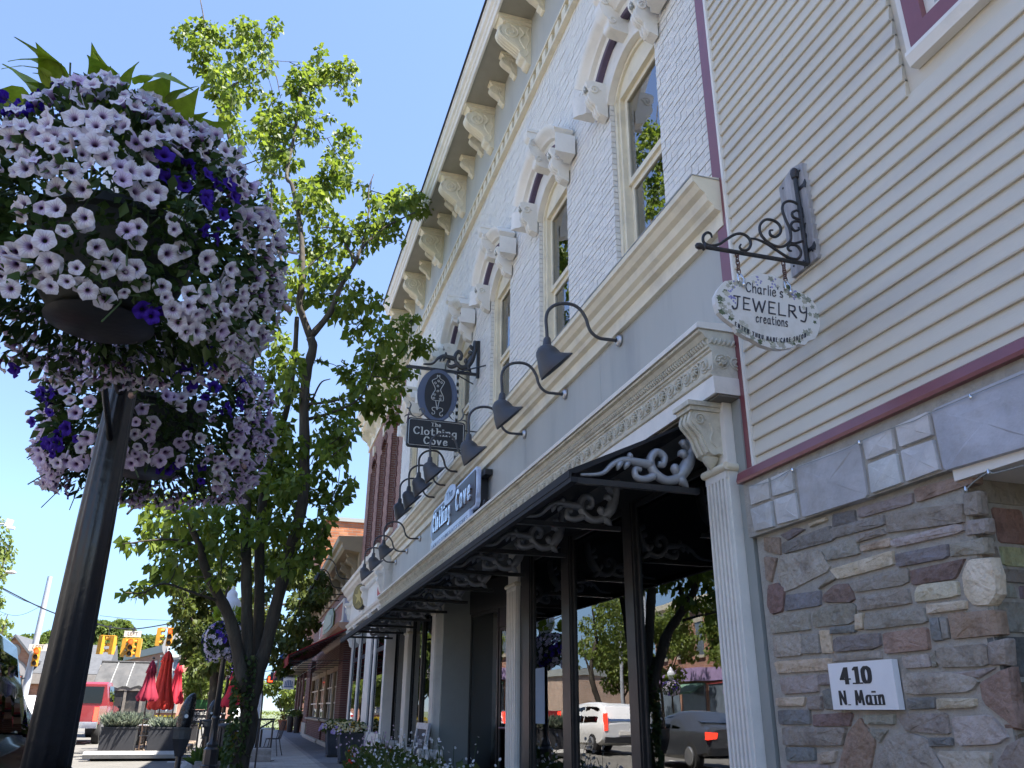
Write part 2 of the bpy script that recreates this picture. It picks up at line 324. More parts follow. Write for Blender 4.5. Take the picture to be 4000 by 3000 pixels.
# ---------------------------------------------------------------- shared materials
M=dict(
 siding=mat('siding',(.63,.58,.48),.55,.05,3.,.15,90.,stretch=(1,.3,2),dirt=(.5,.47,.42),dscale=.9),
 cream=mat('cream_paint',(.78,.70,.53),.5,.06,5.,.15,40.,dirt=(.55,.5,.4),dscale=2.),
 trimwhite=mat('trim_white',(.80,.76,.69),.45,.05,5.,.1,40.,dirt=(.6,.58,.53),dscale=2.5),
 wbrick=mat('white_brick',(.77,.74,.68),.6,.05,9.,.9,35.,rnd=.05,dirt=(.62,.61,.6),dscale=3.),
 mortar=mat('shaded_mortar',(.40,.39,.375),.8,.2,12.,.6,60.),  # mortar darkened to stand for the shadow in the brick joints
 grey=mat('grey_panel',(.44,.435,.395),.5,.06,1.5,.08,50.,stretch=(1,1,.14),dirt=(.335,.335,.315),dscale=1.8),
 greytrim=mat('grey_trim',(.30,.31,.285),.5,.05,4.),
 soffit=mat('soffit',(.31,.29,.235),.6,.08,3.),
 burgundy=mat('burgundy_paint',(.21,.06,.07),.28,.1,6.,.06,30.,spec=.7),
 purple=mat('purple_band',(.10,.07,.12),.5,.1,6.),
 bronze=mat('dark_metal',(.035,.033,.032),.35,.2,8.,.1,50.,metal=.3),
 blackpaint=mat('black_paint',(.016,.016,.018),.3,.2,6.,.25,40.,spec=.6),
 iron=mat('wrought_iron',(.022,.022,.024),.45,.4,20.,.6,70.,dirt=(.06,.035,.025),dscale=9.),
 lampgrey=mat('lamp_enamel',(.052,.052,.058),.5,.1,5.,.1,60.),
 galv=mat('galvanised',(.5,.51,.53),.35,.15,20.,metal=.7),
 silver=mat('silver_scroll',(.34,.35,.37),.4,.15,9.,.2,30.,metal=.2),
 black=mat('black_fabric',(.012,.012,.014),.75,.2,8.),
 relief=mat('relief_plaster',(.60,.56,.45),.6,.12,14.,.3,60.,dirt=(.3,.28,.22),dscale=5.),
 stone=mat('field_stone',(1.0,.93,.79),.85,.25,9.,2.2,26.,tint=True,dirt=(.42,.38,.34),dscale=5.),
 ledge=mat('ledge_stone',(.52,.51,.49),.8,.2,3.5,.9,14.,tint=True,dirt=(.40,.37,.32),dscale=3.),
 joint=mat('stone_mortar',(.36,.335,.29),.9,.15,10.,.9,45.),
 weathered=mat('weathered_wood',(.40,.39,.40),.85,.35,4.,1.1,30.,stretch=(6,6,.7)),
 dark=mat('room_shade',(.02,.019,.018),.9),  # near-black: the shade of an unlit interior as a colour
 chain=mat('rusty_chain',(.10,.045,.035),.7,.4,40.,.6,90.),
 steel=mat('bright_steel',(.7,.7,.7),.25,.1,9.,metal=1.),
)
glass=glassmat('shop_glass',3.2,(.9,.93,.92),.05); upglass=glassmat('window_glass',6.0,(.85,.9,.88),.03)
# ================================================================ ground, road, pavement
def sheet(name,x0,x1,y0,y1,z,m,th=.25):
    b=MB(); b.box((x0,y0,z-th),(x1,y1,z)); o=b.build(name,m); return tag(o,kind='structure')
ROADM=mat('asphalt',(.125,.118,.105),.9,.15,1.2,1.,120.,dirt=(.155,.148,.135),dscale=.35)
CONC=mat('concrete',(.30,.285,.26),.85,.12,2.,.6,50.,dirt=(.31,.3,.28),dscale=1.)
g=MB(); g.box((-900,-900,-.9),(900,900,-.16)); tag(g.build('ground',mat('earth',(.10,.12,.06),.95,.3,.05)),kind='structure')
sheet('road',-18,-1.34,-60,150,-.13,ROADM,.02)
sheet('cross_street',-120,120,60,72,-.126,ROADM,.02)
kb=MB(); 
for y in range(-20,60,3): kb.box((-1.34,y,-.14),(-1.19,y+2.985,0))
tag(kb.build('kerb',CONC),kind='structure')
k2=MB()
for y in range(-20,60,3): k2.box((-18.16,y,-.14),(-18.0,y+2.985,0))
tag(k2.build('kerb',CONC),kind='structure')
sheet('opposite_pavement',-23,-18.16,-60,59,-.004,CONC,.12)
side=sheet('pavement',-1.19,3.5,-20,59,-.012,mat('paving_joint',(.16,.15,.14),.95,.2,9.),.1)
PAVE=mat('paver',(.33,.305,.275),.85,.12,3.,.7,60.,tint=True)
pm=MB(); pm.box((-.148,-.098,-.03),(.148,.098,0)); pm=pm.mesh('paver',PAVE)
cells=[]
for j in range(0,300):
    y=12.0+j*.202
    if y>58.8: break
    for i in range(16):
        x=-1.04+i*.3+(.15 if j%2 else 0)
        if x>3.35: continue
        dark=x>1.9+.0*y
        cells.append((x,y,dark))
vis=[c for c in cells if 17.5<c[1]<24 and -.4<c[0]<3.0][:300]; vs=set(vis)
for x,y,dk in vis:
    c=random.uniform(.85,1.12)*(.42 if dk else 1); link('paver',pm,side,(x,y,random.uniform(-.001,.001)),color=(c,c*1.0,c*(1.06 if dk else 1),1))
pb=MB()
for c in cells:
    if c in vs: continue
    pb.cur=1 if c[2] else 0; pb.box((c[0]-.148,c[1]-.098,-.03),(c[0]+.148,c[1]+.098,random.uniform(-.001,.001)))
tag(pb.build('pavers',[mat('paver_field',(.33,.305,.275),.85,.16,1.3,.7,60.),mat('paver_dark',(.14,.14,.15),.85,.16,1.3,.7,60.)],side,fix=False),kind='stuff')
lm=mat('road_paint',(.75,.74,.70),.7,.1,8.,.4,60.,dirt=(.45,.44,.42),dscale=5.)
def mark(x0,x1,y0,y1):
    b=MB(); b.box((x0,y0,-.128),(x1,y1,-.122)); tag(b.build('road_marking',lm),kind='structure')
for y in (8,14.4): mark(-3.6,-1.5,y,y+.12)
mark(-3.7,-1.5,18.9,19.05)
for y in range(10,58,6): mark(-6.35,-6.22,y,y+3)
mark(-9.6,-9.48,-20,58); mark(-9.9,-9.78,-20,58); mark(-9.3,-3.4,57,57.5)
mark(-1.9,-1.4,26,26.2)
# ================================================================ the sided house with stone front, 410
house=thing('siding_house',(2.95,1.5,0),'beige clapboard house with burgundy trim above a grey field-stone ground floor','house')
b=MB(); b.box((3.005,-4,2.63),(3.3,4.42,12.6)); b.box((3.0,2.9,0),(3.3,4.42,2.63)); b.box((3.9,-4,0),(4.0,2.9,2.63)); b.box((3.0,-4,0),(3.9,.6,2.63)); b.box((3.3,4.3,0),(9,4.42,12.6)); b.box((3.3,-4,12.4),(9,4.3,12.6)); b.box((3.3,-4.2,0),(9,-4,12.6)); b.box((9,-4.2,0),(9.2,4.42,12.6))
b.build('wall',M['siding'],house)
sp=.107; WY0,WY1,WZ0,WZ1=1.35,2.53,4.50,6.1
def board(z,y0,y1,b=None):
    t=b or MB(); j=random.uniform(-.0015,.0015)
    t.prism([(3.004,z-.012),(2.972+j,z-.012),(2.969+j,z-.004),(2.990,z+sp),(3.004,z+sp)],'y',y0,y1)
    return t
k=0; up=MB()
while True:
    z=2.705+k*sp; k+=1
    if z>12.4: break
    segs=[(-4,4.372)] if z+sp<WZ0-.15 or z>WZ1+.12 else [(-4,WY0-.13),(WY1+.125,4.372)]
    for s_ in segs:
        if z<7.6 and s_[1]>2.0:
            yb=random.uniform(-1.5,4.0)
            if random.random()<.45 and s_[0]<yb-.4 and yb<s_[1]-.4: board(z,s_[0],yb-.001).build('siding_board',M['siding'],house); board(z,yb+.001,s_[1]).build('siding_board',M['siding'],house)
            else: board(z,*s_).build('siding_board',M['siding'],house)
        else: board(z,*s_,up)
tag(up.build('siding_boards_above',M['siding'],house),kind='stuff')
b=MB(); b.box((2.962,4.40,2.70),(3.02,4.525,12.5)); b.build('corner_board',M['burgundy'],house)
b=MB(); b.box((2.958,4.372,2.70),(3.02,4.398,12.5)); b.build('corner_strip',M['trimwhite'],house)
b=MB(); b.prism([(3.02,2.632),(2.885,2.632),(2.880,2.650),(2.895,2.702),(2.91,2.714),(3.02,2.714)],'y',-4,4.475); b.build('belt_board',M['burgundy'],house)
# window in the upper right corner
b=MB(); c=.105
for y0,y1,z0,z1 in((WY1-c,WY1,WZ0,WZ1),(WY0,WY0+c,WZ0,WZ1),(WY0+c,WY1-c,WZ0,WZ0+c),(WY0+c,WY1-c,WZ1-c,WZ1)): b.box((2.935,y0,z0),(3.02,y1,z1))
win=b.build('window',M['burgundy'],house)
b=MB()
b.box((2.95,WY1+.001,WZ0-.04),(3.0,WY1+.045,WZ1+.04)); b.prism([(3.0,WZ0-.09),(2.945,WZ0-.09),(2.925,WZ0-.03),(2.93,WZ0-.002),(3.0,WZ0-.002)],'y',WY0-.06,WY1+.04); b.build('sill',M['trimwhite'],win)
b=MB()
for y0,y1,z0,z1 in((WY1-c-.06,WY1-c-.001,WZ0+c,WZ1-c),(WY0+c+.001,WY0+c+.06,WZ0+c,WZ1-c),(WY0+c+.06,WY1-c-.06,WZ0+c,WZ0+c+.05),(WY0+c+.06,WY1-c-.06,5.28,5.33)): b.box((2.97,y0,z0),(3.02,y1,z1))
b.build('sash',M['trimwhite'],win)
b=MB(); b.box((2.995,WY0+c+.05,WZ0+c),(2.999,WY1-c-.05,WZ1-c)); b.build('pane',upglass,win)
# ledge of blue-grey stones
def rnd_poly(p,cut=.14,j=.004):
    out=[]; n=len(p)
    for i in range(n):
        a,bq,c_=p[i-1],p[i],p[(i+1)%n]
        for q,s_ in((a,1),(c_,1)):
            out.append((bq[0]+(q[0]-bq[0])*cut*random.uniform(.5,1.2)+random.uniform(-j,j),bq[1]+(q[1]-bq[1])*cut*random.uniform(.5,1.2)+random.uniform(-j,j)))
    return out
def stone(name,pts,X,m,col,par,cut=.12,th=.06,bev=.01,j=.004,prot=.012):
    t=MB(); p=rnd_poly(pts,cut,j); x1=X-random.uniform(0,prot); t.prism(p,'x',X+th,x1,bev)
    # rough face: lift the face's middle unevenly
    n=len(p); fi=t.f.index(tuple(2*n+i for i in range(n))) if tuple(2*n+i for i in range(n)) in t.f else None
    if fi is not None:
        cy=sum(q[0] for q in p)/n; cz=sum(q[1] for q in p)/n; base=len(t.v); F=[]
        for kx in range(n):
            v=t.v[2*n+kx]; f_=.52; t.v.append((x1-random.uniform(.002,prot),v[1]+(cy-v[1])*f_,v[2]+(cz-v[2])*f_))
        t.v.append((x1-random.uniform(.002,prot),cy,cz))
        t.f.pop(fi); t.mi.pop(fi)
        for kx in range(n):
            k2_=(kx+1)%n; t.f.append((2*n+kx,2*n+k2_,base+k2_,base+kx)); t.f.append((base+kx,base+k2_,base+n)); t.mi+= [0,0]
    o=t.build(name,m,par,smooth=False); o.color=(*col,1); return o
def C5(x,y,X=2.905): v=atX(2900+x/2.011,1400+y/2.011,X); return (v.y,v.z)
LED=[[(47,1012),(208,937),(216,1103),(64,1153)],[(217,932),(393,862),(403,1033),(232,1088)],[(67,1180),(228,1117),(248,1323),(97,1363)],[(242,1107),(413,1047),(443,1263),(272,1308)],[(413,852),(923,652),(988,1088),(467,1258)],[(942,642),(1178,542),(1198,718),(977,803)],[(1202,530),(1468,412),(1498,603),(1237,703)],[(982,830),(1208,737),(1258,983),(1012,1063)],[(1242,725),(1503,632),(1553,878),(1287,973)],[(1484,402),(2290,52),(2380,660),(1582,888)]]
lc=[(1.06,1.06,1.06),(1.0,1.02,1.05),(.95,.98,1.02),(1.05,1.05,1.06),(.86,.86,.9),(1.08,1.07,1.08),(1.15,1.12,1.12),(1.04,1.07,1.08),(1.1,1.1,1.14),(.8,.82,.92)]
for p,c_ in zip(LED,lc): stone('ledge_stone',[C5(*q) for q in p],2.905,M['ledge'],c_,house,.04,.09,.006,.002,.008)
y=2.2
while y>-3:
    w_=random.choice([.3,.55,.7]); stone('ledge_stone',[(y-w_,2.30),(y,2.30),(y,2.62),(y-w_,2.62)],2.905,M['ledge'],(.85,.87,.95),house,.04,.09,.006,.002,.008) ; y-=w_+.012
b=MB(); b.box((2.918,-4,2.28),(3.0,4.455,2.632)); b.box((2.96,2.795,0),(3.0,4.43,2.28)); b.box((2.97,2.79,0),(3.9,2.93,2.28)); b.build('mortar_bed',M['joint'],house)
b=MB(); b.box((2.97,.6,2.24),(3.9,2.78,2.279)); b.build('entry_soffit',M['trimwhite'],house)
b=MB(); b.box((2.925,-4,2.225),(2.965,2.80,2.279)); b.build('entry_trim',M['trimwhite'],house)
b=MB(); b.box((3.86,1.2,0),(3.9,2.2,2.1)); dr=b.build('door',M['burgundy'],house)
b=MB(); b.box((3.85,1.35,1.0),(3.859,2.05,1.95)); b.build('pane',glass,dr)
# field stones traced off the wall
def C6(x,y): v=atX(2900+x/1.659,2000+y/1.659,2.95); return (v.y,v.z)
dk=(.135,.125,.125); gy=(.215,.195,.175); tn=(.36,.305,.235); br=(.215,.155,.125); mr=(.15,.105,.095); pk=(.28,.245,.22); bl=(.15,.147,.15); cr=(.48,.42,.345)
ST=[(dk,'250,145 330,105 405,115 300,185'),(dk,'255,200 560,90 590,185 265,270'),(tn,'430,70 540,35 545,60 440,95'),(dk,'585,20 720,-10 735,70 585,100'),(gy,'565,105 910,15 920,90 580,175'),(gy,'735,150 900,110 925,150 740,200'),(tn,'760,215 955,170 960,215 770,250'),(gy,'935,10 1430,-60 1435,60 940,135'),(pk,'960,180 1420,75 1440,130 1000,225 965,215'),(gy,'1445,55 1570,40 1578,130 1450,150'),(br,'140,165 235,165 245,275 145,250'),(br,'145,290 220,300 185,450 160,440'),(pk,'240,275 510,250 570,370 350,490 270,520 225,400'),(gy,'520,245 735,175 760,265 550,315'),(tn,'570,365 970,250 980,350 620,435'),(gy,'490,490 590,400 605,435 500,495'),(mr,'168,480 220,455 270,500 260,640 190,665 165,600'),(bl,'285,540 500,510 505,600 275,640'),(mr,'520,540 600,470 690,465 730,580 525,585'),(gy,'690,460 1000,370 1070,365 1080,460 730,520'),(bl,'990,275 1325,210 1335,290 1005,355'),(gy,'1340,210 1565,165 1572,265 1350,290'),(mr,'1085,385 1440,300 1380,425 1095,470'),(tn,'1120,520 1140,475 1390,440 1405,545 1120,585'),(tn,'1195,600 1450,575 1450,625 1200,655'),(cr,'1420,400 1470,310 1600,290 1640,400 1650,520 1600,600 1500,610 1440,540'),(gy,'750,560 1070,500 1090,590 745,640'),(gy,'455,660 530,610 730,595 730,715 455,750'),(gy,'178,690 425,645 440,760 190,785'),(tn,'735,660 780,655 780,755 735,760'),(gy,'790,680 1170,620 1195,710 795,760'),(bl,'570,750 725,735 730,775 570,790'),(pk,'198,810 380,790 385,925 212,940'),(gy,'385,800 490,790 500,910 390,920'),(tn,'495,765 560,765 585,910 515,915'),(dk,'590,820 880,780 900,860 820,890 600,905'),(br,'915,790 1190,750 1215,890 930,920'),(bl,'1215,690 1270,680 1300,830 1240,840'),(gy,'1278,680 1318,690 1340,820 1306,830'),(br,'1330,660 1640,630 1670,790 1360,825'),(gy,'590,925 890,900 900,945 590,965'),(pk,'1030,940 1200,920 1230,1000 1050,1010'),(gy,'1260,880 1580,855 1600,1000 1300,1010 1255,970'),(gy,'1590,840 1700,820 1715,990 1605,995'),(tn,'208,975 570,950 580,1020 232,1045'),(pk,'242,1080 490,1055 490,1165 262,1175'),(gy,'500,1055 595,1050 605,1115 500,1120'),(dk,'520,1155 620,1150 640,1280 530,1275'),(tn,'220,1205 405,1200 400,1250 222,1255'),(gy,'425,1200 510,1190 515,1275 430,1280'),(pk,'1030,1045 1320,1035 1535,1085 1490,1160 1060,1185'),(dk,'1065,1210 1245,1205 1255,1270 1075,1275'),(tn,'1260,1210 1510,1210 1515,1260 1265,1275'),(br,'1540,1110 1660,1030 1725,1000 1750,1200 1790,1400 1760,1400 1560,1230'),(bl,'232,1290 430,1285 440,1370 237,1370'),(mr,'455,1315 710,1305 690,1385 460,1385'),(gy,'262,1400 670,1395 640,1510 272,1510'),(bl,'280,1530 465,1525 470,1610 292,1610'),(tn,'490,1560 610,1545 590,1620 500,1630'),(br,'600,1700 690,1420 760,1330 800,1400 860,1480 820,1720 600,1720'),(gy,'780,1320 980,1310 985,1375 800,1375'),(gy,'990,1315 1320,1310 1345,1440 1060,1420'),(pk,'1350,1330 1600,1315 1720,1440 1640,1510 1390,1510'),(gy,'840,1720 880,1560 960,1450 1080,1430 1200,1470 1220,1530 1340,1720'),(bl,'1210,1470 1350,1465 1365,1510 1215,1520'),(pk,'1250,1555 1610,1550 1590,1720 1350,1720'),(gy,'1650,1600 1730,1500 1810,1450 1850,1720 1660,1720'),(gy,'292,1640 560,1640 560,1720 296,1720'),(gy,'810,1410 940,1410 880,1500 860,1470'),(gy,'1215,920 1250,900 1255,1000 1240,1010'),(gy,'742,-26 1101,-121 1105,-55 759,36'),(br,'1110,-150 1493,-249 1501,-183 1130,-67'),(gy,'1431,-121 1518,-138 1534,11 1444,20'),(gy,'1345,1040 1530,1020 1640,1010 1540,1075')]
for col,s_ in ST:
    Q_=[tuple(map(float,q.split(','))) for q in s_.split()]; cx_=sum(q[0] for q in Q_)/len(Q_); cy_=sum(q[1] for q in Q_)/len(Q_); P=[C6(x+(5 if x>cx_ else -5),y+(5 if y>cy_ else -5)) for x,y in Q_]; v=random.uniform(1.5,1.9)
    stone('stone',P,2.95,M['stone'],tuple(min(1,c*v*random.uniform(.95,1.05)) for c in col),house,.07 if len(P)==4 else .15,.05,.006,.003,.007)
def courses(u0,u1,z0,z1,place):
    z=z0
    while z<z1-.03:
        h=min(random.choice([.07,.1,.14,.18]),z1-z); u=u0
        while u<u1-.03:
            w_=min(random.uniform(.12,.38),u1-u); place(u+.006,u+w_-.006,z+.006,z+h-.006); u+=w_
        z+=h
pal=[dk,gy,gy,tn,br,pk,bl]
def front(u0,u1,z0,z1): stone('stone',[(u0,z0),(u1,z0),(u1,z1),(u0,z1)],2.95,M['stone'],tuple(c*1.5 for c in random.choice(pal)),house,.08,.05,.006,.003,.007)
courses(2.80,4.42,0,.9,front)
def sidest(u0,u1,z0,z1):
    t=MB(); p=rnd_poly([(u0,z0),(u1,z0),(u1,z1),(u0,z1)],.08,.003); t.prism(p,'y',2.83,2.79-random.uniform(.0,.018),.008); o=t.build('stone',M['stone'],house); o.color=(*[c*random.uniform(1.2,1.6) for c in random.choice(pal)],1)
courses(2.955,3.86,0,2.27,sidest)
# string of fairy lights along the ledge
fl=thing('string_lights',(2.88,3.5,2.5),'thin wire of tiny bulbs strung along the stone ledge under the burgundy trim','light string')
P=[C5(x,y,2.89) for x,y in((45,1005),(215,968),(400,868),(600,795),(830,705),(925,652),(1180,545),(1350,490),(1480,425),(1800,290),(2212,120))]
b=MB(); b.tube(cat([(2.888,y,z) for y,z in P],4),.0022,5); b.build('wire',M['greytrim'],fl)
for i in (5,2,9):
    b=MB(); b.lathe([(.0,-.012),(.006,-.006),(.007,.004),(.004,.014)],8,(2.882,P[i][0],P[i][1]-.01)); b.build('bulb',M['steel'],fl,smooth=True)
fl2=thing('string_lights',(2.93,2.8,2.2),'twisted wire with small bulbs looping from the entry header to the corner stone','light string')
Q=[atX(2900+x/2.011,1400+y/2.011,2.92) for x,y in((1755,1030),(1830,960),(1935,895),(1985,900),(2212,840))]
b=MB(); b.tube(cat(Q,5),.003,5); b.build('wire',M['greytrim'],fl2)
for q in (Q[0],Q[2]): b=MB(); b.lathe([(.0,-.012),(.008,-.006),(.008,.004),(.004,.014)],8,q); b.build('bulb',M['steel'],fl2,smooth=True)
# address plate
ad=thing('address_sign',(2.93,3.6,1.39),'white square plate lettered 410 N. Main on the stone wall','sign')
b=MB(); b.box((2.918,3.365,1.272),(2.952,3.842,1.497)); b.build('plate',mat('plate_white',(.82,.82,.82),.35,.03,4.,dirt=(.72,.72,.72)),ad)
ink=mat('black_ink',(.012,.012,.014),.5)
b=MB()
sz=.108
letters(b,'410',(2.9175,3.745,1.395),(0,-1,0),(0,0,1),sz,(.27,.06),.22,.1,.0015,wide=.95); b.build('lettering',ink,ad,fix=False); b=MB()
letters(b,'N. Main',(2.9175,3.778,1.295),(0,-1,0),(0,0,1),.094,(.17,.045),.14,.05,.0015,wide=.85)
b.build('lettering',ink,ad,fix=False)
# ================================================================ the white brick shop building
shop=thing('white_brick_building',(3.05,12,0),'two-storey white painted brick shop with cream cornice and grey sign band','building')
XF=3.05; YE=19.85; Y0=4.535
WINS=[(5.43+2.42*i,6.49+2.42*i) for i in range(6)]; WB,WS,WT=5.20,7.45,7.85
BR=MB(); br_me=MB().box((-.0,-.1,-.031),(.09,.1,.031)).mesh('brick',M['wbrick'])
bw,bh=.205,.0715; nbr=[]; field=MB()
row=0; z=4.95
while z<9.86:
    off=0 if row%2 else bw/2; y=Y0-off
    segs=[]
    while y<YE:
        a=max(y,Y0); e=min(y+bw,YE); cuts=[(a,e)]
        if z+bh>WB and z<WT+.1:
            for wn,wf in WINS:
                nc=[]
                for p,q in cuts:
                    if q<=wn or p>=wf: nc.append((p,q)); continue
                    if p<wn: nc.append((p,wn))
                    if q>wf: nc.append((wf,q))
                cuts=nc
        for p,q in cuts:
            if q-p>.03: segs.append((p,q))
        y+=bw
    for p,q in segs: nbr.append((p,q,z))
    z+=bh; row+=1
def near(c):
    p,q,z=c; return (p**2+9.3+(z-1.25)**2)
order=sorted([c for c in nbr if c[1]-c[0]>.19 and c[2]>5.15],key=near)[:290]; sel=set(order)
for p,q,z in order: link('brick',br_me,shop,(random.uniform(-.003,.003),(p+q)/2-12,z+bh/2),rot=(0,random.uniform(-.02,.02),random.uniform(-.012,.012)),scale=(1,(q-p-.008)/.2,1))
for c in nbr:
    if c in sel: continue
    p,q,z=c; d=random.uniform(-.003,.003); field.box((XF+d,p+.004,z+.0045),(XF+.09,q-.004,z+bh-.0045))
tag(field.build('brick_field',M['wbrick'],shop,fix=False),kind='stuff')
# backing wall, with the window openings left free
b=MB(); ys=[Y0+.002]+[v for w_ in WINS for v in(w_[0]-.014,w_[1]+.014)]+[YE-.002]
for i in range(0,len(ys),2): b.box((XF+.010,ys[i],WB),(XF+.35,ys[i+1],WT+.1))
b.box((XF+.010,Y0+.002,4.6),(XF+.35,YE-.002,WB)); b.box((XF+.010,Y0+.002,WT+.1),(XF+.35,YE-.002,11.2))
b.build('wall',M['mortar'],shop)
b=MB(); b.box((XF+.36,Y0,4.4),(9,Y0+.12,11)); b.box((XF+.36,YE-.12,0),(9,YE,11)); b.box((8.9,Y0+.12,0),(9,YE-.12,11)); b.box((XF+.36,Y0+.12,4.2),(8.9,YE-.12,4.3)); b.box((XF+.36,Y0+.12,10.9),(8.9,YE-.12,11)); b.box((XF+.36,Y0+.001,.02),(9,Y0+.1,4.19))
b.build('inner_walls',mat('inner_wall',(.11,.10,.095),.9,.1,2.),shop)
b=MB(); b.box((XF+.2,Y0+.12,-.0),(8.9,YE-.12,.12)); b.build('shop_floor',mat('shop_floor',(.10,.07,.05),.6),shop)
# windows
jamb_refl=mat('jamb_reflection',(.42,.50,.40),.8,.1,9.,.3,50.,trans=.3)  # pale green that imitates the brick jamb mirrored in the pane
def arc(cy,half,zs,rise,n=14,d=0.):
    R=(half*half+rise*rise)/(2*rise); cz=zs+rise-R; a=math.asin(half/R); return [(cy+(R+d)*math.sin(-a+2*a*i/n),cz+(R+d)*math.cos(-a+2*a*i/n)) for i in range(n+1)],(cy,cz,R,a)
for wi,(wn,wf) in enumerate(WINS):
    cy=(wn+wf)/2; hw=(wf-wn)/2
    b=MB()
    for y0,y1 in((wn+.003,wn+.10),(wf-.10,wf-.003)): b.box((3.125,y0,WB+.05),(3.30,y1,WS)); 
    for y0,y1 in((wn+.003,wn+.055),(wf-.055,wf-.003)): b.box((3.10,y0,WB+.05),(3.125,y1,WS))
    A,_=arc(cy,hw-.003,WS,.33); b.prism(A,'x',3.125,3.30); A2,_=arc(cy,hw-.003,WS,.33); A3,_=arc(cy,hw-.06,WS,.285); b.prism(A2+A3[::-1],'x',3.095,3.124)
    fr=b.build('window',M['cream'],shop)
    for nm,z0,z1,x in(('upper_sash',6.33,WS,3.175),('lower_sash',WB+.05,6.33,3.205)):
        b=MB(); s0=wn+.101; s1=wf-.101; t=.062
        b.box((x,s0,z0),(x+.04,s0+t,z1)); b.box((x,s1-t,z0),(x+.04,s1,z1)); b.box((x,s0+t,z0),(x+.04,s1-t,z0+t)); b.box((x,s0+t,z1-t),(x+.04,s1-t,z1))
        sa=b.build(nm,M['cream'],fr)
        b=MB(); b.box((x+.018,s0+t-.005,z0+t-.005),(x+.024,s1-t+.005,z1-t+.005)); b.build('pane',upglass,fr)
    b=MB(); e=[]; zz=WB+.1
    while zz<7.4: e+=[(wf-.40,zz),(wf-.385,zz+.03)]; zz+=.06
    b.prism([(wf-.12,WB+.06)]+e+[(wf-.6,7.44),(wf-.12,7.44)],'x',3.45,3.454); b.build('reflection_sheet',jamb_refl,fr)  # added sheet, scalloped like the jamb bricks' reflection
    b=MB(); b.box((3.72,wn-.3,WB-.2),(3.74,wf+.3,WT)); b.build('dark_backing',M['dark'],fr)  # dark sheet behind the panes stands for interior shade
    # arch over the opening
    b=MB(); A,_=arc(cy,hw+.002,WS,.335); b.prism([(cy-hw-.14,WS-.0),(cy-hw-.14,8.02),(cy+hw+.14,8.02),(cy+hw+.14,WS)]+[(cy+hw+.002,WS)]+A[::-1]+[(cy-hw-.002,WS)],'x',3.018,3.18)
    hood=b.build('window_hood',M['trimwhite'],shop)
    b=MB(); A,(c0,cz,R,a)=arc(cy,.72,7.76,.34,20)
    prof=[(0,0),(.0,.085),(.045,.10),(.06,.15),(.10,.17),(.125,.215),(.155,.235),(.185,.255),(.20,.255),(.20,0)]
    pth=[]
    for i in range(25):
        q=-a+2*a*i/24; pth.append(((3.02,cy+R*math.sin(q),cz+R*math.cos(q)),(0,math.sin(q),math.cos(q)),(-1,0,0)))
    b.sweep(prof,pth,None)
    for s_ in(-1,1):
        e=pth[0 if s_<0 else -1][0]; Y=cy+s_*.72
        b.sweep(prof,[((3.02,Y-s_*.0,7.77),(0,s_,0),(-1,0,0)),((3.02,Y,7.50),(0,s_,0),(-1,0,0))],None)
    b.build('label_moulding',M['trimwhite'],hood,smooth=True)
    b=MB(); b.sweep([(0,0),(0,.085),(-.022,.07),(-.022,0)],[(o,U,V) for o,U,V in pth],None); b.build('painted_band',M['purple'],hood)
    for s_ in(-1,1):
        Y=cy+s_*(hw+.075); b=MB(); p=[(3.03,7.74),(2.80,7.74),(2.795,7.66),(2.83,7.60),(2.815,7.53),(2.85,7.46),(2.90,7.42),(2.91,7.36),(2.95,7.31),(3.03,7.28)]
        q=[(v.x,v.y) for v in cat([(x,zz,0) for x,zz in p],3)]
        b.prism(q,'y',Y-.062,Y+.062)
        for o_ in(-.05,0,.05): b.tube([(v.x-.004,Y+o_,v.y) for v in cat([(x,zz,0) for x,zz in p[2:9]],3)],.012,6)
        b.tube([(x,Y-.066,zz) for x,zz in spiral((2.88,7.62),.06,.012,0,1.6)],.012,6); b.build('corbel',M['trimwhite'],hood,smooth=True)
        if wi<4:
            b=MB(); 
            for t_ in range(6): b.lathe([(.0,-.02),(.018,-.008),(.018,.008),(0,.02)],7,(2.80,Y+.02*math.cos(t_*1.05),7.66+.035*math.sin(t_*1.05)))
            b.build('flower_boss',M['greytrim'],hood,smooth=True)
    b=MB(); p=[(3.03,8.42),(2.70,8.42),(2.69,8.34),(2.73,8.30),(2.70,8.2),(2.74,8.08),(2.80,8.02),(2.80,7.94),(2.86,7.90),(3.03,7.88)]
    b.prism([(v.x,v.y) for v in cat([(x,zz,0) for x,zz in p],3)],'y',cy-.07,cy+.07)
    b.tube([(x,cy-.073,zz) for x,zz in spiral((2.77,8.26),.065,.012,0,1.7)],.014,6); b.tube([(x,cy-.073,zz) for x,zz in spiral((2.84,8.02),.05,.012,pi,1.5)],.012,6)
    b.box((2.68,cy-.085,8.42),(3.03,cy+.085,8.46)); b.build('keystone',M['trimwhite'],hood,smooth=True)
    b=MB(); b.prism([(3.2,5.09),(2.93,5.09),(2.915,5.12),(2.91,5.175),(2.96,5.185),(3.2,5.21)],'y',wn-.08,wf+.08)
    for Y in(wn+.02,wf-.14): b.prism([(3.06,5.09),(2.95,5.09),(2.96,5.07),(3.0,5.05),(3.06,5.04)],'y',Y,Y+.12)
    b.build('window_sill',M['trimwhite'],shop)
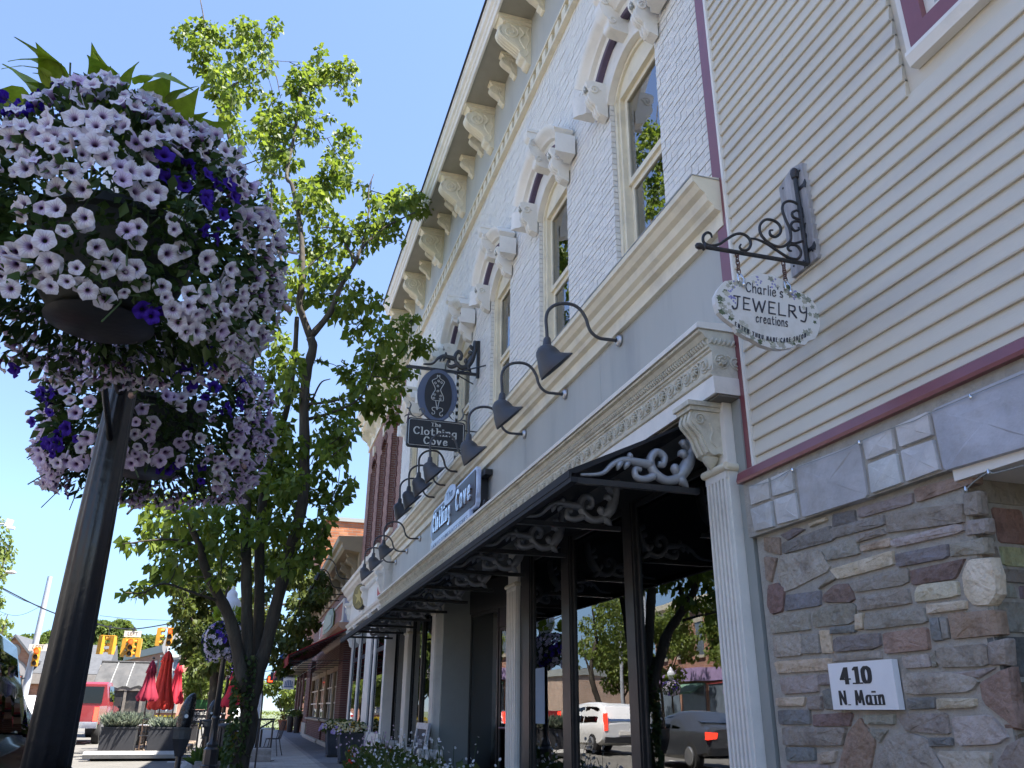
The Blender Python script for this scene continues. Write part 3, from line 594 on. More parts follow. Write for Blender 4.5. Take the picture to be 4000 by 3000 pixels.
# eaves: dentils, frieze, soffit, brackets, gutter board
ZS=11.2
b=MB(); b.box((2.985,Y0,10.08),(3.056,YE,ZS)); b.build('frieze',M['grey'],shop)
b=MB(); b.box((2.972,Y0,9.80),(3.054,YE,9.855)); b.box((2.962,Y0,10.04),(3.054,YE,10.078)); b.build('dentil_band',M['cream'],shop); b=MB(); b.box((3.03,Y0,9.856),(3.054,YE,10.039)); b.build('dentil_ground',M['greytrim'],shop)
dm=MB().box((-.05,-.075,-.09),(.05,.075,.09)).mesh('dentil',M['cream']); n=int((YE-Y0)/.27)
for i in range(n): link('dentil',dm,shop,(3.025-3.05,Y0+.15+i*.27-12,9.948))
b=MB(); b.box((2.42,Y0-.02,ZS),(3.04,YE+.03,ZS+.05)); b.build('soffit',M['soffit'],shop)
b=MB(); b.prism([(2.45,ZS-.02),(2.415,ZS-.02),(2.40,ZS+.06),(2.375,ZS+.08),(2.37,ZS+.15),(2.33,ZS+.18),(2.315,ZS+.27),(2.30,ZS+.28),(2.30,ZS+.33),(2.45,ZS+.33)],'y',Y0-.05,YE+.06); b.box((2.45,Y0-.05,ZS+.05),(9,YE+.06,ZS+.33)); b.build('fascia',M['trimwhite'],shop)
b=MB(); b.box((2.27,Y0-.06,ZS+.331),(9,YE+.07,ZS+.36)); b.build('roof_edge',M['bronze'],shop)
def bracket_mesh(k,wd):
    b=MB(); P=[(.0,-.075),(.50,-.075),(.51,-.11),(.47,-.15),(.49,-.20),(.55,-.28),(.545,-.38),(.46,-.48),(.33,-.57),(.23,-.64),(.18,-.69),(.21,-.72),(.19,-.80),(.11,-.86),(.09,-.91),(.02,-.95),(.0,-.95)]
    q=[(-v.x*k,v.y*k) for v in cat([(x,z,0) for x,z in P[2:]],3)]+[(0,-.075*k),(-.5*k,-.075*k)]
    b.prism([(x*.96,z) for x,z in q],'y',-wd/2,wd/2)
    for o_ in(-.36,-.12,.12,.36):
        b.tube([(x-.004*k,o_*wd,z) for x,z in [(-v.x*k,v.y*k) for v in cat([(x,z,0) for x,z in P[4:11]],3)]],.028*k,6)
    b.box((-.60*k,-wd*.66,-.075*k),(0,wd*.66,-.001)); b.prism([(-.57*k,-.076*k),(-.50*k,-.15*k),(0,-.15*k),(0,-.076*k)],'y',-wd*.58,wd*.58)
    for s_ in(-1,1):
        y=s_*wd*.5
        b.tube([(-x*k,y,z*k) for x,z in spiral((.36,-.34),.145,.02,pi/2,1.75,26)],.016*k,6)
        b.tube([(-x*k,y,z*k) for x,z in [(v.x,v.y) for v in cat([(.20,-.2,0),(.13,-.32,0),(.2,-.44,0),(.16,-.56,0),(.1,-.64,0)],4)]],.018*k,6)
        b.tube([(-x*k,y,z*k) for x,z in [(v.x,v.y) for v in cat([(.04,-.18,0),(.07,-.3,0),(.03,-.42,0),(.08,-.6,0),(.05,-.72,0),(.1,-.82,0)],4)]],.012*k,6)
    return b.mesh('cornice_bracket',M['cream'],smooth=True)
big=bracket_mesh(.9,.21); sm=bracket_mesh(.46,.12)
for i in range(-1,6):
    Y=9.17+2.07*i
    if Y<YE: link('cornice_bracket',big,shop,(2.985-3.05,Y-12,ZS-.002))
    for d in(.69,1.38):
        if Y0<Y+d<YE-.1: link('small_bracket',sm,shop,(2.985-3.05,Y+d-12,ZS-.002))
# sign band, the moulding over it, the entablature under it
b=MB(); b.box((3.006,Y0-.066,3.70),(3.4,YE,4.66)); b.build('band_backing',M['greytrim'],shop)
y=Y0-.07
for e in (6.9,9.32,11.75,14.2,16.6,YE+.004):
    b=MB(); b.box((3.0,y,3.701),(3.0055,e-.004,4.659)); b.build('sign_band',M['grey'],shop); y=e
b=MB(); b.box((3.0,Y0-.0705,3.701),(3.06,Y0-.067,4.659)); b.build('band_end',M['grey'],shop)
b=MB(); b.prism([(3.06,4.60),(2.955,4.60),(2.95,4.72),(2.90,4.735),(2.885,4.77),(2.85,4.80),(2.83,4.86),(2.79,4.885),(2.76,4.93),(2.735,4.945),(2.73,4.99),(2.745,5.0),(3.06,5.03)],'y',Y0-.10,YE+.02); b.build('sill_cornice',M['cream'],shop)
b=MB(); b.box((2.725,Y0-.108,4.996),(3.06,YE+.025,5.0)); b.build('flashing',M['galv'],shop)
ent=MB().prism([(3.02,3.255),(2.785,3.255),(2.775,3.265),(2.770,3.375),(2.752,3.385),(2.748,3.405),(2.772,3.42),(2.778,3.56),(2.765,3.57),(2.765,3.585),(2.75,3.59),(2.745,3.605),(2.755,3.612),(2.752,3.655),(2.735,3.66),(2.715,3.69),(2.69,3.70),(2.685,3.715),(3.02,3.72)],'y',4.455,YE+.02).build('entablature',M['relief'],shop)
b=MB(); b.prism([(3.0,3.722),(2.668,3.722),(2.665,3.75),(2.675,3.765),(3.0,3.79)],'y',4.44,YE+.03); b.build('crown_strip',M['trimwhite'],ent)
b=MB(); b.prism([(2.79,3.25),(2.766,3.25),(2.764,3.374),(2.79,3.374)],'y',4.448,YE+.022); b.box((2.79,4.449,3.25),(3.0,4.456,3.374)); b.build('plain_fascia',M['trimwhite'],ent)
b=MB(); b.box((2.97,4.42,3.24),(3.0,4.454,3.72)); b.build('end_board',M['trimwhite'],ent)
def rosette():
    b=MB(); ring=[(0,.052*math.cos(2*pi*i/18),.052*math.sin(2*pi*i/18)) for i in range(19)]; b.tube(ring,.0065,6,cap=False)
    for i in range(8):
        a=2*pi*i/8; b.tube([(-.003,.012*math.cos(a),.012*math.sin(a)),(-.014,.026*math.cos(a),.026*math.sin(a)),(-.003,.04*math.cos(a),.04*math.sin(a))],[.005,.011,.004],6)
    b.lathe([(.014,0),(.012,.012),(0,.017)],9,(0,0,0),(-1,0,0)); return b.mesh('rosette',M['relief'],smooth=True)
def scrollm():
    b=MB(); b.tube([(-.002,y,z) for y,z in spiral((0,0),.056,.012,pi*1.25,1.8,26)],[.0075+.003*math.sin(i/26*pi) for i in range(27)],6)
    b.tube([(-.002,y,z) for y,z in((.012,-.008),(.0,.012),(-.02,.02),(-.03,.005))],[.01,.012,.009,.004],6)
    b.tube([(-.002,.045,.04),(-.004,.07,.055),(-.002,.085,.04)],[.009,.008,.003],6); b.tube([(-.002,-.05,-.04),(-.004,-.075,-.052),(-.002,-.088,-.03)],[.009,.008,.003],6); return b.mesh('scroll',M['relief'],smooth=True)
ro=rosette(); sc=scrollm(); y=4.56; i=0
while y<YE-.05:
    link('scroll' if i%2==0 else 'rosette',sc if i%2==0 else ro,ent,(2.772-3.05,y-12,3.49)); y+=.126; i+=1
link('rosette',ro,ent,(2.845-3.05,4.455-12,3.49),rot=(0,0,pi/2)); link('scroll',sc,ent,(2.955-3.05,4.455-12,3.49),rot=(0,0,pi/2),scale=.9)
b=MB(); y=4.48
while y<YE: b.tube([(2.75,y,3.615),(2.735,y+.012,3.635),(2.742,y+.022,3.655)],[.007,.012,.006],6); y+=.034
x=2.76
while x<2.98: b.tube([(x,4.452,3.615),(x+.012,4.44,3.635),(x+.022,4.445,3.655)],[.007,.012,.006],6); x+=.034
tag(b.build('leaf_moulding',M['relief'],ent,smooth=True,fix=False),kind='stuff')
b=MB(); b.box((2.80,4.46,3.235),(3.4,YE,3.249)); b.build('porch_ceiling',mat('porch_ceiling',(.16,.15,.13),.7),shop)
# pilasters
def pilaster(y0,y1,cons=True,xf=2.885,xb=3.0):
    b=MB(); w_=y1-y0; b.box((xf,y0,.02),(xb,y1,3.234)); n=5
    P=b.build('pilaster',M['trimwhite'],shop)
    b=MB(); b.box((xb+.002,y0+.02,.02),(3.32,y1-.02,3.234)); b.build('reveal',M['bronze'],P)
    b=MB(); fl_=[]; yy=y0+.012; step=(w_-.024)/(n*2+1)
    for i in range(n+1): b.box((xf-.023,y0+.012+step*2*i,.42),(xf+.001,y0+.012+step*(2*i+1),2.70))
    b.box((xf-.023,y0+.004,.02),(xf+.001,y1-.004,.42)); b.box((xf-.023,y0+.004,2.70),(xf+.001,y1-.004,2.76)); b.build('fluting',M['trimwhite'],P)
    b=MB(); b.tube([(xf-.023,y0-.02,2.775),(xf-.023,y1+.01,2.775)],.028,10); b.tube([(xf-.023,y0,2.775),(min(2.98,xb) if xb<3.1 else xb,y0-.0,2.775)],.028,10); b.build('ring_moulding',M['cream'],P,smooth=True)
    if cons:
        b=MB(); c=(y0+y1)/2; hw=.085; p=[(2.89,3.17),(2.69,3.17),(2.665,3.10),(2.70,3.05),(2.74,3.0),(2.76,2.94),(2.785,2.885),(2.82,2.865),(2.86,2.88),(2.89,2.88)]
        q=[(v.x,v.y) for v in cat([(x,zz,0) for x,zz in p[1:9]],3)]+[(2.89,2.87),(2.89,3.17)]; b.prism(q,'y',c-hw,c+hw)
        for o_ in(-.06,0,.06): b.tube([(x-.003,c+o_,zz) for x,zz in [(v.x,v.y) for v in cat([(x,zz,0) for x,zz in p[1:7]],3)]],.017,6)
        b.box((2.655,c-.10,3.171),(2.89,c+.10,3.20)); b.box((2.635,c-.115,3.201),(2.89,c+.115,3.234))
        b.tube([(x,c-hw-.002,zz) for x,zz in spiral((2.73,3.11),.045,.01,0,1.7)],.009,6); b.tube([(v.x,c-hw-.002,v.y) for v in cat([(2.80,3.09,0),(2.82,3.03,0),(2.80,2.97,0),(2.84,2.92,0)],4)],.008,6)
        b.lathe([(.0,-.075),(.03,-.055),(.05,-.02),(.06,.0),(.045,.015)],10,(2.835,c,2.86)); b.build('console',M['relief'],P,smooth=True)
    return P
pilaster(4.56,4.83); pilaster(10.16,10.58,False,3.16,3.20); pilaster(13.80,14.10); pilaster(17.75,18.2,False,3.13,3.20)
b=MB(); b.box((2.95,4.458,0),(3.3,4.555,3.23)); b.build('side_board',M['greytrim'],shop)
# shop front: bulkhead, frames and panes
b=MB()
for y0,y1 in((4.835,10.15),(14.105,17.745),(18.205,YE)): b.box((3.12,y0,0),(3.34,y1,.52)); b.box((3.08,y0,.521),(3.34,y1,.56))
b.build('bulkhead',M['grey'],shop)
GX=3.24
def pane(y0,y1,z0=.57,z1=3.05,x=GX,name='shop_window'):
    b=MB(); t=.045
    b.box((x-.012,y0,z0),(x+.08,y0+t,z1)); b.box((x-.012,y1-t,z0),(x+.08,y1,z1)); b.box((x-.012,y0+t,z0),(x+.08,y1-t,z0+t)); b.box((x-.012,y0+t,z1-t),(x+.08,y1-t,z1))
    f=b.build(name,M['bronze'],shop); b=MB(); b.box((x,y0+t-.004,z0+t-.004),(x+.006,y1-t+.004,z1-t+.004)); b.build('pane',glass,f); return f
def mullion(y0,y1,x0=3.205,z0=.56): b=MB(); b.box((x0,y0,z0),(3.32,y1,3.06)); b.box((x0-.012,y0+.03,z0),(x0-.001,y1-.03,3.06)); b.build('mullion',M['bronze'],shop)
pane(4.835,6.74); mullion(6.745,6.98); pane(6.985,8.36); mullion(8.365,8.66); pane(8.665,9.74); mullion(9.745,10.15)
pane(14.11,15.4); mullion(15.405,15.55); pane(15.555,16.55); mullion(16.555,16.72); pane(16.725,17.74); pane(18.21,YE-.05)
b=MB()

for y0,y1 in((4.835,10.15),(14.105,17.745),(18.205,YE)): b=MB(); b.box((3.21,y0,3.06),(3.33,y1,3.234)); b.build('transom_rail',M['bronze'],shop)
b=MB(); b.box((2.99,13.74,0),(3.47,13.795,3.23)); b.build('entry_return',M['greytrim'],shop)
b=MB(); b.box((3.21,10.59,0),(3.97,10.62,3.23)); b.build('entry_return',M['bronze'],shop)
# splayed door wall of the entry
DW=Matrix.Translation((3.93,10.63,0))@Matrix.Rotation(math.atan2(.48,3.1),4,'Z')
def splay(f,*a,**k):
    o=f(*a,**k); 
    for q in [o]+list(o.children):
        q.data.transform(Matrix.Translation(-woff(q))@DW@Matrix.Translation(woff(q)))
    return o
splay(pane,2.0,3.1,.1,2.75,0.,'sidelight'); splay(pane,.02,.70,.1,2.75,0.,'sidelight')
d=splay(pane,.75,1.95,.04,2.45,0.,'door')
def dpart(name,b,m,par): 
    o=b.build(name,m,par); o.data.transform(Matrix.Translation(-woff(o))@DW@Matrix.Translation(woff(o))); return o
b=MB(); b.tube([(-.03,.85,1.02),(-.07,.9,1.02),(-.07,1.8,1.02),(-.03,1.85,1.02)],.016,8); dpart('push_bar',b,M['burgundy'],d)
b=MB(); b.box((-.02,.75,2.46),(.08,1.95,2.75)); b.box((-.03,.0,2.751),(.1,3.12,3.23)); dpart('door_head',b,M['bronze'],shop)
paper=mat('paper',(.40,.43,.60),.8,.04,3.)
for y0,y1,z0,z1 in((.95,1.35,1.35,2.2),(.9,1.5,.45,.98)):
    b=MB(); b.box((-.016,y0,z0),(-.013,y1,z1)); dpart('paper_sheet',b,paper,d)
b=MB(); b.box((3.222,9.3,1.12),(3.225,9.62,1.72)); b.build('notice',mat('notice_paper',(.22,.28,.36),.7,.05,3.),shop)
# things standing inside the window
ped=thing('mannequin',(3.75,5.25,.6),'dressed display figure with striped flag scarf inside the right-hand shop window','mannequin')
b=MB(); b.lathe([(.18,0),(.16,.03),(.03,.05),(.025,.55),(.13,.62),(.17,.75),(.15,.95),(.19,1.2),(.17,1.33),(.06,1.4),(.05,1.48),(.085,1.55),(.09,1.66),(.05,1.76),(0,1.78)],18,(3.75,5.25,.6)); b.build('body',mat('mannequin_cloth',(.05,.055,.09),.8,.3,30.),ped,smooth=True)
b=MB(); b.lathe([(.12,1.62),(.10,1.72),(.13,1.74),(.10,1.8),(0,1.82)],14,(3.75,5.25,.62)); b.build('hat',mat('hat',(.5,.4,.28),.8),ped,smooth=True)
for i in range(5):
    b=MB(); b.box((3.58,5.12+i*.055,1.0),(3.59,5.145+i*.055,1.45)); b.build('flag_stripe',mat('flag_red',(.5,.04,.05),.7),ped)
b=MB(); b.box((3.591,5.1,1.0),(3.596,5.4,1.45)); b.build('flag_cloth',mat('flag_white',(.8,.8,.8),.7),ped)
bulb=thing('pendant_lamp',(3.9,5.7,2.55),'small lit warm bulb hanging inside the right-hand shop window','lamp')
b=MB(); b.lathe([(0,-.05),(.035,-.03),(.04,0),(.02,.05),(.012,.07)],12,(3.9,5.7,2.5)); b.build('bulb',mat('warm_bulb',(1,.8,.5),.4,emit=(1,.62,.25),est=1.6),bulb,smooth=True)
b=MB(); b.cyl((3.9,5.7,2.57),(3.9,5.7,4.18),.006,n=6); b.build('cord',M['black'],bulb)
# ---------------------------------------------------------------- awning with silver scrolls
aw=thing('awning',(2.4,12,2.9),'long black fabric awning over the shop windows with silver scroll brackets','awning')
b=MB(); b.prism([(2.86,3.20),(1.93,2.735),(1.90,2.735),(1.895,2.70),(1.88,2.70),(1.88,2.755),(2.86,3.215)],'y',4.90,19.7); b.build('fabric',M['black'],aw)
b=MB(); b.box((1.885,4.88,2.668),(1.935,19.72,2.699)); b.box((2.80,4.88,3.17),(2.86,19.72,3.19)); b.build('front_bar',M['black'],aw)
def acan(b,pts,r,n=8): Q=cat(pts,5); k=len(Q); b.tube(Q,[max(.002,(r[0]+(r[1]-r[0])*i/(k-1)) if len(r)==2 else r[0]*math.sin(pi*min(1,(i+.6)/(k)))) for i in range(k)],n,flat=1.0)
def scroll_bracket():
    b=MB(); Y=0
    acan(b,[(.0,Y,.385),(-.02,Y,.22),(-.09,Y,.09),(-.20,Y,.045),(-.29,Y,.09),(-.315,Y,.17),(-.27,Y,.23),(-.215,Y,.205),(-.225,Y,.15),(-.26,Y,.15)],[.036,.021]); acan(b,[(.0,Y,.36),(-.03,Y,.2),(-.10,Y,.1),(-.18,Y,.06)],[.046])
    for p,q,r in(((-.02,.25),(-.10,.31),.018),((-.03,.2),(-.115,.22),.02),((-.12,.06),(-.16,.15),.02),((-.14,.05),(-.05,.0),.02)): acan(b,[(p[0],Y,p[1]),((p[0]+q[0])/2-.01,Y-.01,(p[1]+q[1])/2+.025),(q[0],Y,q[1])],[r*1.5])
    acan(b,[(-.29,Y,.07),(-.36,Y,.04),(-.42,Y,.05),(-.425,Y,.10),(-.385,Y,.10)],[.027,.017])
    acan(b,[(-.31,Y,.14),(-.42,Y,.15),(-.50,Y,.155),(-.58,Y,.12),(-.66,Y,.05),(-.80,Y,.03)],[.032,.010])
    for p,q in(((-.45,.15),(-.5,.09)),((-.5,.155),(-.55,.08)),((-.44,.155),(-.46,.21))): acan(b,[(p[0],Y,p[1]),((p[0]+q[0])/2-.012,Y-.008,(p[1]+q[1])/2),(q[0],Y,q[1])],[.02])
    return b.mesh('scroll',M['silver'],smooth='all')
sb=scroll_bracket(); brm=MB().box((-.95,-.02,-.02),(.02,.02,.02)).mesh('bracket_bar',M['blackpaint'])
for i in range(11):
    Y=4.93+1.335*i
    o=link('bracket_bar',brm,aw,(2.84-2.4,Y-12,2.69-2.9)); link('scroll',sb,o,(0,0,.012),scale=(1.08,1.3,1.08))
# ================================================================ gooseneck lamps
def loft(b,rings):
    n=len(rings[0]); vs=[p for r in rings for p in r]; fs=[]
    for i in range(len(rings)-1):
        for j in range(n): j2=(j+1)%n; fs.append((i*n+j,i*n+j2,(i+1)*n+j2,(i+1)*n+j))
    return b.add(vs,fs)
def ringt(c,r,tilt,n=22): return [Vector(c)+Vector((math.cos(tilt)*math.cos(2*pi*j/n)*r,math.sin(2*pi*j/n)*r,math.sin(tilt)*math.cos(2*pi*j/n)*r)) for j in range(n)]
def gooseneck(loc,label,group='gooseneck lamps along the sign band'):
    t=thing('gooseneck_lamp',loc,label,'wall lamp',group); o=Vector(loc)
    b=MB(); b.lathe([(.012,0),(.055,0),(.062,-.012),(.05,-.03),(.03,-.04)],18,o+Vector((0,0,0)),(1,0,0)); b.build('base_plate',M['galv'],t,smooth=True)
    b=MB(); P=cat([(-.02,0,0),(-.14,0,-.004),(-.22,0,.0),(-.285,0,.04),(-.32,0,.10),(-.342,0,.18),(-.395,0,.265),(-.465,0,.308),(-.56,0,.31),(-.65,0,.28),(-.72,0,.21),(-.745,0,.12),(-.74,0,.01),(-.735,0,-.09)],4)
    b.tube([o+p for p in P],.0165,9); b.cyl(o+Vector((-.04,0,0)),o+Vector((.0,0,0)),.026,n=10); b.build('arm',M['lampgrey'],t,smooth='all')
    b=MB(); R=[((-.735,0,-.075),.026,0),((-.735,0,-.09),.034,0),((-.738,0,-.160),.042,0),((-.738,0,-.170),.060,0),((-.738,0,-.190),.086,.03),((-.734,0,-.220),.106,.10),((-.728,0,-.248),.112,.2),((-.716,0,-.270),.116,.32),((-.69,0,-.300),.145,.50),((-.660,0,-.330),.175,.66),((-.643,0,-.350),.190,.74),((-.640,0,-.354),.190,.76),((-.665,0,-.32),.16,.62),((-.72,0,-.26),.095,.25)]
    loft(b,[[o+q for q in ringt(*r)] for r in R]); b.build('shade',M['lampgrey'],t,smooth='all'); return t
names=['nearest to the sided house','second from the sided house','third from the sided house','first of four over the brown wall sign','second of four over the brown wall sign','third of four over the brown wall sign','fourth of four over the brown wall sign','first past the brown wall sign','second past the brown wall sign','last before the white shopfront']
LP=[(6.39,4.53),(7.87,4.53),(9.35,4.53),(11.55,4.86),(12.45,4.86),(13.35,4.86),(14.25,4.86),(16.35,4.50),(17.85,4.50),(19.35,4.50)]
g0=None
for (y,z),nm in zip(LP,names):
    lab='dark grey gooseneck lamp, '+nm; xb=2.995 if z<4.7 else 2.94
    if g0 is None: g0=gooseneck((xb,y,z),lab)
    else: copy_tree(g0,(xb,y,z),lab)
# ================================================================ jewellery sign, its iron bracket and board
YJ=3.55
def J(x,y): v=atY(2600+x/2.0737,600+y/2.0737,YJ); return (v.x,YJ,v.z)
bd=thing('mounting_board',(2.95,3.6,4.15),'weathered grey wooden board nailed to the beige siding behind the bracket','board')
b=MB(); e=[(3.485,3.78)]; z=3.80
while z<4.44: e+=[(3.477+random.uniform(-.004,.004),z),(3.494,z+.012)]; z+=.107
b.prism([(3.735,3.775)]+e+[(3.49,4.47),(3.60,4.505),(3.742,4.45)],'x',2.987,2.945); b.build('plank',M['weathered'],bd)
for y,z in((3.52,4.43),(3.70,4.42),(3.54,4.05),(3.51,3.84),(3.70,3.84)): b=MB(); b.lathe([(0,0),(.008,0),(.006,.004),(0,.005)],8,(2.944,y,z),(-1,0,0)); b.build('nail_head',M['iron'],bd)
jb=thing('sign_bracket',(2.94,3.55,4.0),'black wrought iron scroll bracket on the weathered board','bracket')
A0=J(1110,240); A1=J(1210,895); xw=2.925
b=MB(); b.tube([(xw,YJ,4.41),(xw,YJ,3.765)],[.014,.015],8); b.lathe([(0,-.045),(.022,-.03),(.028,0),(.022,.03),(.008,.045),(0,.05)],9,(xw,YJ,4.42)); b.build('wall_bar',M['iron'],jb,smooth=True)
b=MB(); q0=J(300,760); b.tube([(q0[0],YJ,3.755),(xw,YJ,3.765)],.0135,8); b.lathe([(0,-.04),(.016,-.03),(.022,-.01),(.016,.01),(.024,.02),(.014,.03),(0,.035)],9,(q0[0]-.01,YJ,3.754),(1,0,0)); b.build('arm',M['iron'],jb,smooth=True)
CUR=['375,680 365,650 335,640 305,670 310,720 360,745 430,735 500,690 560,655 620,650 670,680 690,730 670,775 630,785 600,760 610,735','670,685 740,695 820,730 880,770 940,810 1000,845 1060,855 1090,830 1095,790 1060,745 1010,740 990,760 1000,785 1020,790','870,620 845,625 850,660 890,675 930,640 925,585 880,545 810,535 765,580 770,650 820,710 880,745 940,755 990,730 1015,690 1005,610 970,530 945,450 960,400 1010,385 1070,410 1110,460 1115,510 1080,530 1035,515 1025,480 1060,460 1075,470','1075,595 1080,615 1045,625 1015,590 1030,555 1080,550 1130,590 1145,650 1110,705 1050,725 1010,720']
for s_ in CUR:
    b=MB(); P=cat([J(*map(float,q.split(','))) for q in s_.split()],4); k=len(P); b.tube(P,[.0055+.0035*min(1,i/8,(k-1-i)/8) for i in range(k)],8); b.build('scroll',M['iron'],jb,smooth='all')
for z in(4.31,3.86,3.80):
    b=MB(); dy=-.075 if z>3.82 else .06; b.prism([(YJ,z-.012),(YJ+dy*.6,z-.01),(YJ+dy*.85,z-.03),(YJ+dy,z),(YJ+dy*.9,z+.03),(YJ+dy*.6,z+.012),(YJ,z+.012)],'x',2.944,2.938); b.build('fixing_strap',M['iron'],jb)
js=thing('hanging_sign',(2.6,3.55,3.4),"oval white painted sign lettered Charlie's Jewelry Creations with ivy and lilac flowers",'sign')
OUT='470,1040 540,1033 620,1025 690,990 760,980 850,990 930,1025 985,1075 1030,1110 1110,1145 1170,1185 1210,1240 1235,1330 1240,1400 1222,1470 1200,1508 1150,1520 1120,1556 1060,1548 1020,1575 940,1590 850,1585 760,1555 690,1510 650,1495 620,1478 575,1450 550,1400 470,1340 420,1290 395,1220 390,1160 420,1100'
po=[J(*map(float,q.split(','))) for q in OUT.split()]; poly=[(p[0],p[2]) for p in po]
signwhite=mat('sign_white',(.72,.70,.665),.55,.05,6.,.1,30.,dirt=(.5,.47,.4),dscale=3.)
b=MB(); b.prism(poly,'y',YJ-.012,YJ+.022); b.build('board',signwhite,js)
pl=dict(a=mat('ivy_green',(.10,.13,.07),.7,.5,40.),b=mat('ivy_grey',(.30,.31,.25),.7,.4,40.),c=mat('lilac',(.26,.25,.52),.7,.3,40.),d=mat('ivy_pale',(.46,.44,.36),.7,.3,40.))
def blotch(b,x,y,r,lobes=5):
    c=J(x,y); a0=random.uniform(0,6.28); P=[]
    for i in range(lobes*2):
        rr=r*(1 if i%2==0 else .6)*random.uniform(.8,1.1); a=a0+pi*i/lobes; P.append((c[0]+rr*math.cos(a),c[2]+rr*math.sin(a)))
    b.prism(P,'y',YJ-.0122,YJ-.0128-random.random()*.0008)
R=random.Random(3)
cen=(815,1290)
for key,cnt,lo,hi,r in(('d',60,.74,.95,.020),('b',46,.78,.97,.022),('a',30,.84,.96,.020)):
    b=MB()
    for i in range(cnt):
        p=po[R.randrange(len(po))]; q=tuple(map(float,OUT.split()[R.randrange(len(po))].split(','))); f_=R.uniform(lo,hi)
        x=cen[0]+(q[0]-cen[0])*f_+R.uniform(-18,18); y=cen[1]+(q[1]-cen[1])*f_+R.uniform(-14,14)
        if 600<x<960 and y<1180 and R.random()<.8: continue
        blotch(b,x,y,r*R.uniform(.6,1.1))
    b.build('painted_ivy',pl[key],js,fix=False)
b=MB()
for (cx_,cy_,n) in((745,1040,7),(860,1060,7),(550,1075,5),(520,1150,7),(540,1185,6),(1030,1150,6),(1040,1180,4)):
    for i in range(n): blotch(b,cx_+R.uniform(-22,22),cy_+R.uniform(-34,34),.008,4)
b.build('painted_lilac',pl['c'],js,fix=False)
def fit(mb,text,x0,x1,z,size,y,**kw):
    """letters between two x, facing the street's near end"""
    wd=1.0; nb=kw.get('nib',(.09,.03))
    for _ in range(12): wd*=1+((x1-x0)/textwidth(text,size,nb[0],kw.get('track',.1),wd)-1)*1.1; wd=max(.2,wd)
    letters(mb,text,(x0,y,z),(1,0,0),(0,0,1),size,wide=wd,**kw)
b=MB(); yj=YJ-.0140
sik=mat('sign_ink',(.03,.03,.045),.55)
fit(b,"Charlie's",J(640,1150)[0],J(945,1150)[0],J(795,1152)[2],.088,yj,nib=(.05,.05),track=.06,slant=.1); b.build('lettering',sik,js,fix=False); b=MB()
fit(b,'JEWELRY',J(525,1250)[0],J(1145,1300)[0],J(835,1305)[2],.112,yj,nib=(.065,.065),track=.1,slant=.12); b.build('lettering',sik,js,fix=False); b=MB()
fit(b,'creations',J(720,1370)[0],J(985,1400)[0],J(850,1392)[2],.078,yj,nib=(.05,.05),track=.06,slant=.08); b.build('lettering',sik,js,fix=False); b=MB()
fit(b,'ENTER THRU MANE CARE SALON',J(548,1370)[0],J(1132,1480)[0],J(830,1527)[2],.038,yj,nib=(.11,.05),track=.16,slant=.15,arc=.26); b.build('lettering',sik,js,fix=False); b=MB()
for (x,y0,y1) in((575,800,968),(952,880,1030)):
    z0=J(x,y0)[2]; X=J(x,y0)[0]; z1=J(x,y1)[2]; n=5; h=(z0-z1)/n
    for i in range(n):
        b=MB(); zc=z0-h*(i+.5); q=[(.011*math.cos(a),.021*math.sin(a)) for a in [2*pi*j/14 for j in range(15)]]
        b.tube([(X+(u if i%2==0 else 0),YJ+(0 if i%2==0 else u),zc+v_) for u,v_ in q],.004,6,cap=False); b.build('chain_link',M['chain'],js,smooth='all')
    b=MB(); X2=J(x+22,y1+50)[0]; zt=z1+.004; b.tube(cat([(X2-.022,YJ-.025,zt-.075),(X2-.02,YJ-.02,zt-.03),(X2-.004,YJ-.0,zt-.002),(X2+.012,YJ+.0,zt-.01),(X2+.016,YJ-.022,zt-.05),(X2+.006,YJ-.03,zt-.085)],5),.0055,8); b.lathe([(0,-.014),(.011,-.01),(.012,0),(.011,.01),(0,.014)],10,(X2+.006,YJ-.03,zt-.09)); b.build('shackle',M['steel'],js,smooth='all')
# ================================================================ the hanging clothing sign
YS=12.02; silver=mat('sign_silver',(.55,.54,.5),.35,.15,20.,metal=.6); sblack=mat('sign_black',(.013,.013,.015),.45,.2,6.); sblue=mat('sign_blue_grey',(.085,.105,.165),.45,.1,6.)
cb=thing('sign_bracket',(3.05,YS,6.4),'black scrolled acanthus bracket on the white brick above the oval sign','bracket')
b=MB(); b.box((2.995,YS-.025,6.36),(3.045,YS+.025,7.03)); b.build('wall_bar',M['blackpaint'],cb)
b=MB(); b.box((1.83,YS-.022,6.395),(2.994,YS+.022,6.44)); b.build('arm',M['blackpaint'],cb)
b=MB(); b.cyl((2.62,YS,6.40),(3.05,YS-.42,6.42),.013,n=6); b.cyl((2.62,YS,6.40),(3.05,YS+.42,6.42),.013,n=6); b.build('stay',M['blackpaint'],cb)
link('scroll',sb,cb,(2.97-3.05,0,.045),scale=(1.08,1,1.5)).data.materials
for o in cb.children:
    if o.name.startswith('scroll'):
        me=o.data.copy(); me.materials.clear(); me.materials.append(mat('scroll_black',(.05,.05,.052),.35,.3,9.,metal=.4)); o.data=me
cs=thing('hanging_sign',(2.36,YS,5.6),'black oval sign with dress form over a board lettered The Clothing Cove','sign')
def oval(cx,cz,rx,rz,n=40): return [(cx+rx*math.cos(2*pi*i/n),cz+rz*math.sin(2*pi*i/n)) for i in range(n)]
b=MB(); b.prism(oval(2.36,5.97,.325,.445),'y',YS-.03,YS+.03); b.build('oval_frame',sblue,cs,smooth=True)
b=MB(); b.prism(oval(2.37,5.965,.225,.39),'y',YS-.036,YS-.0301); b.build('oval_panel',sblack,cs)
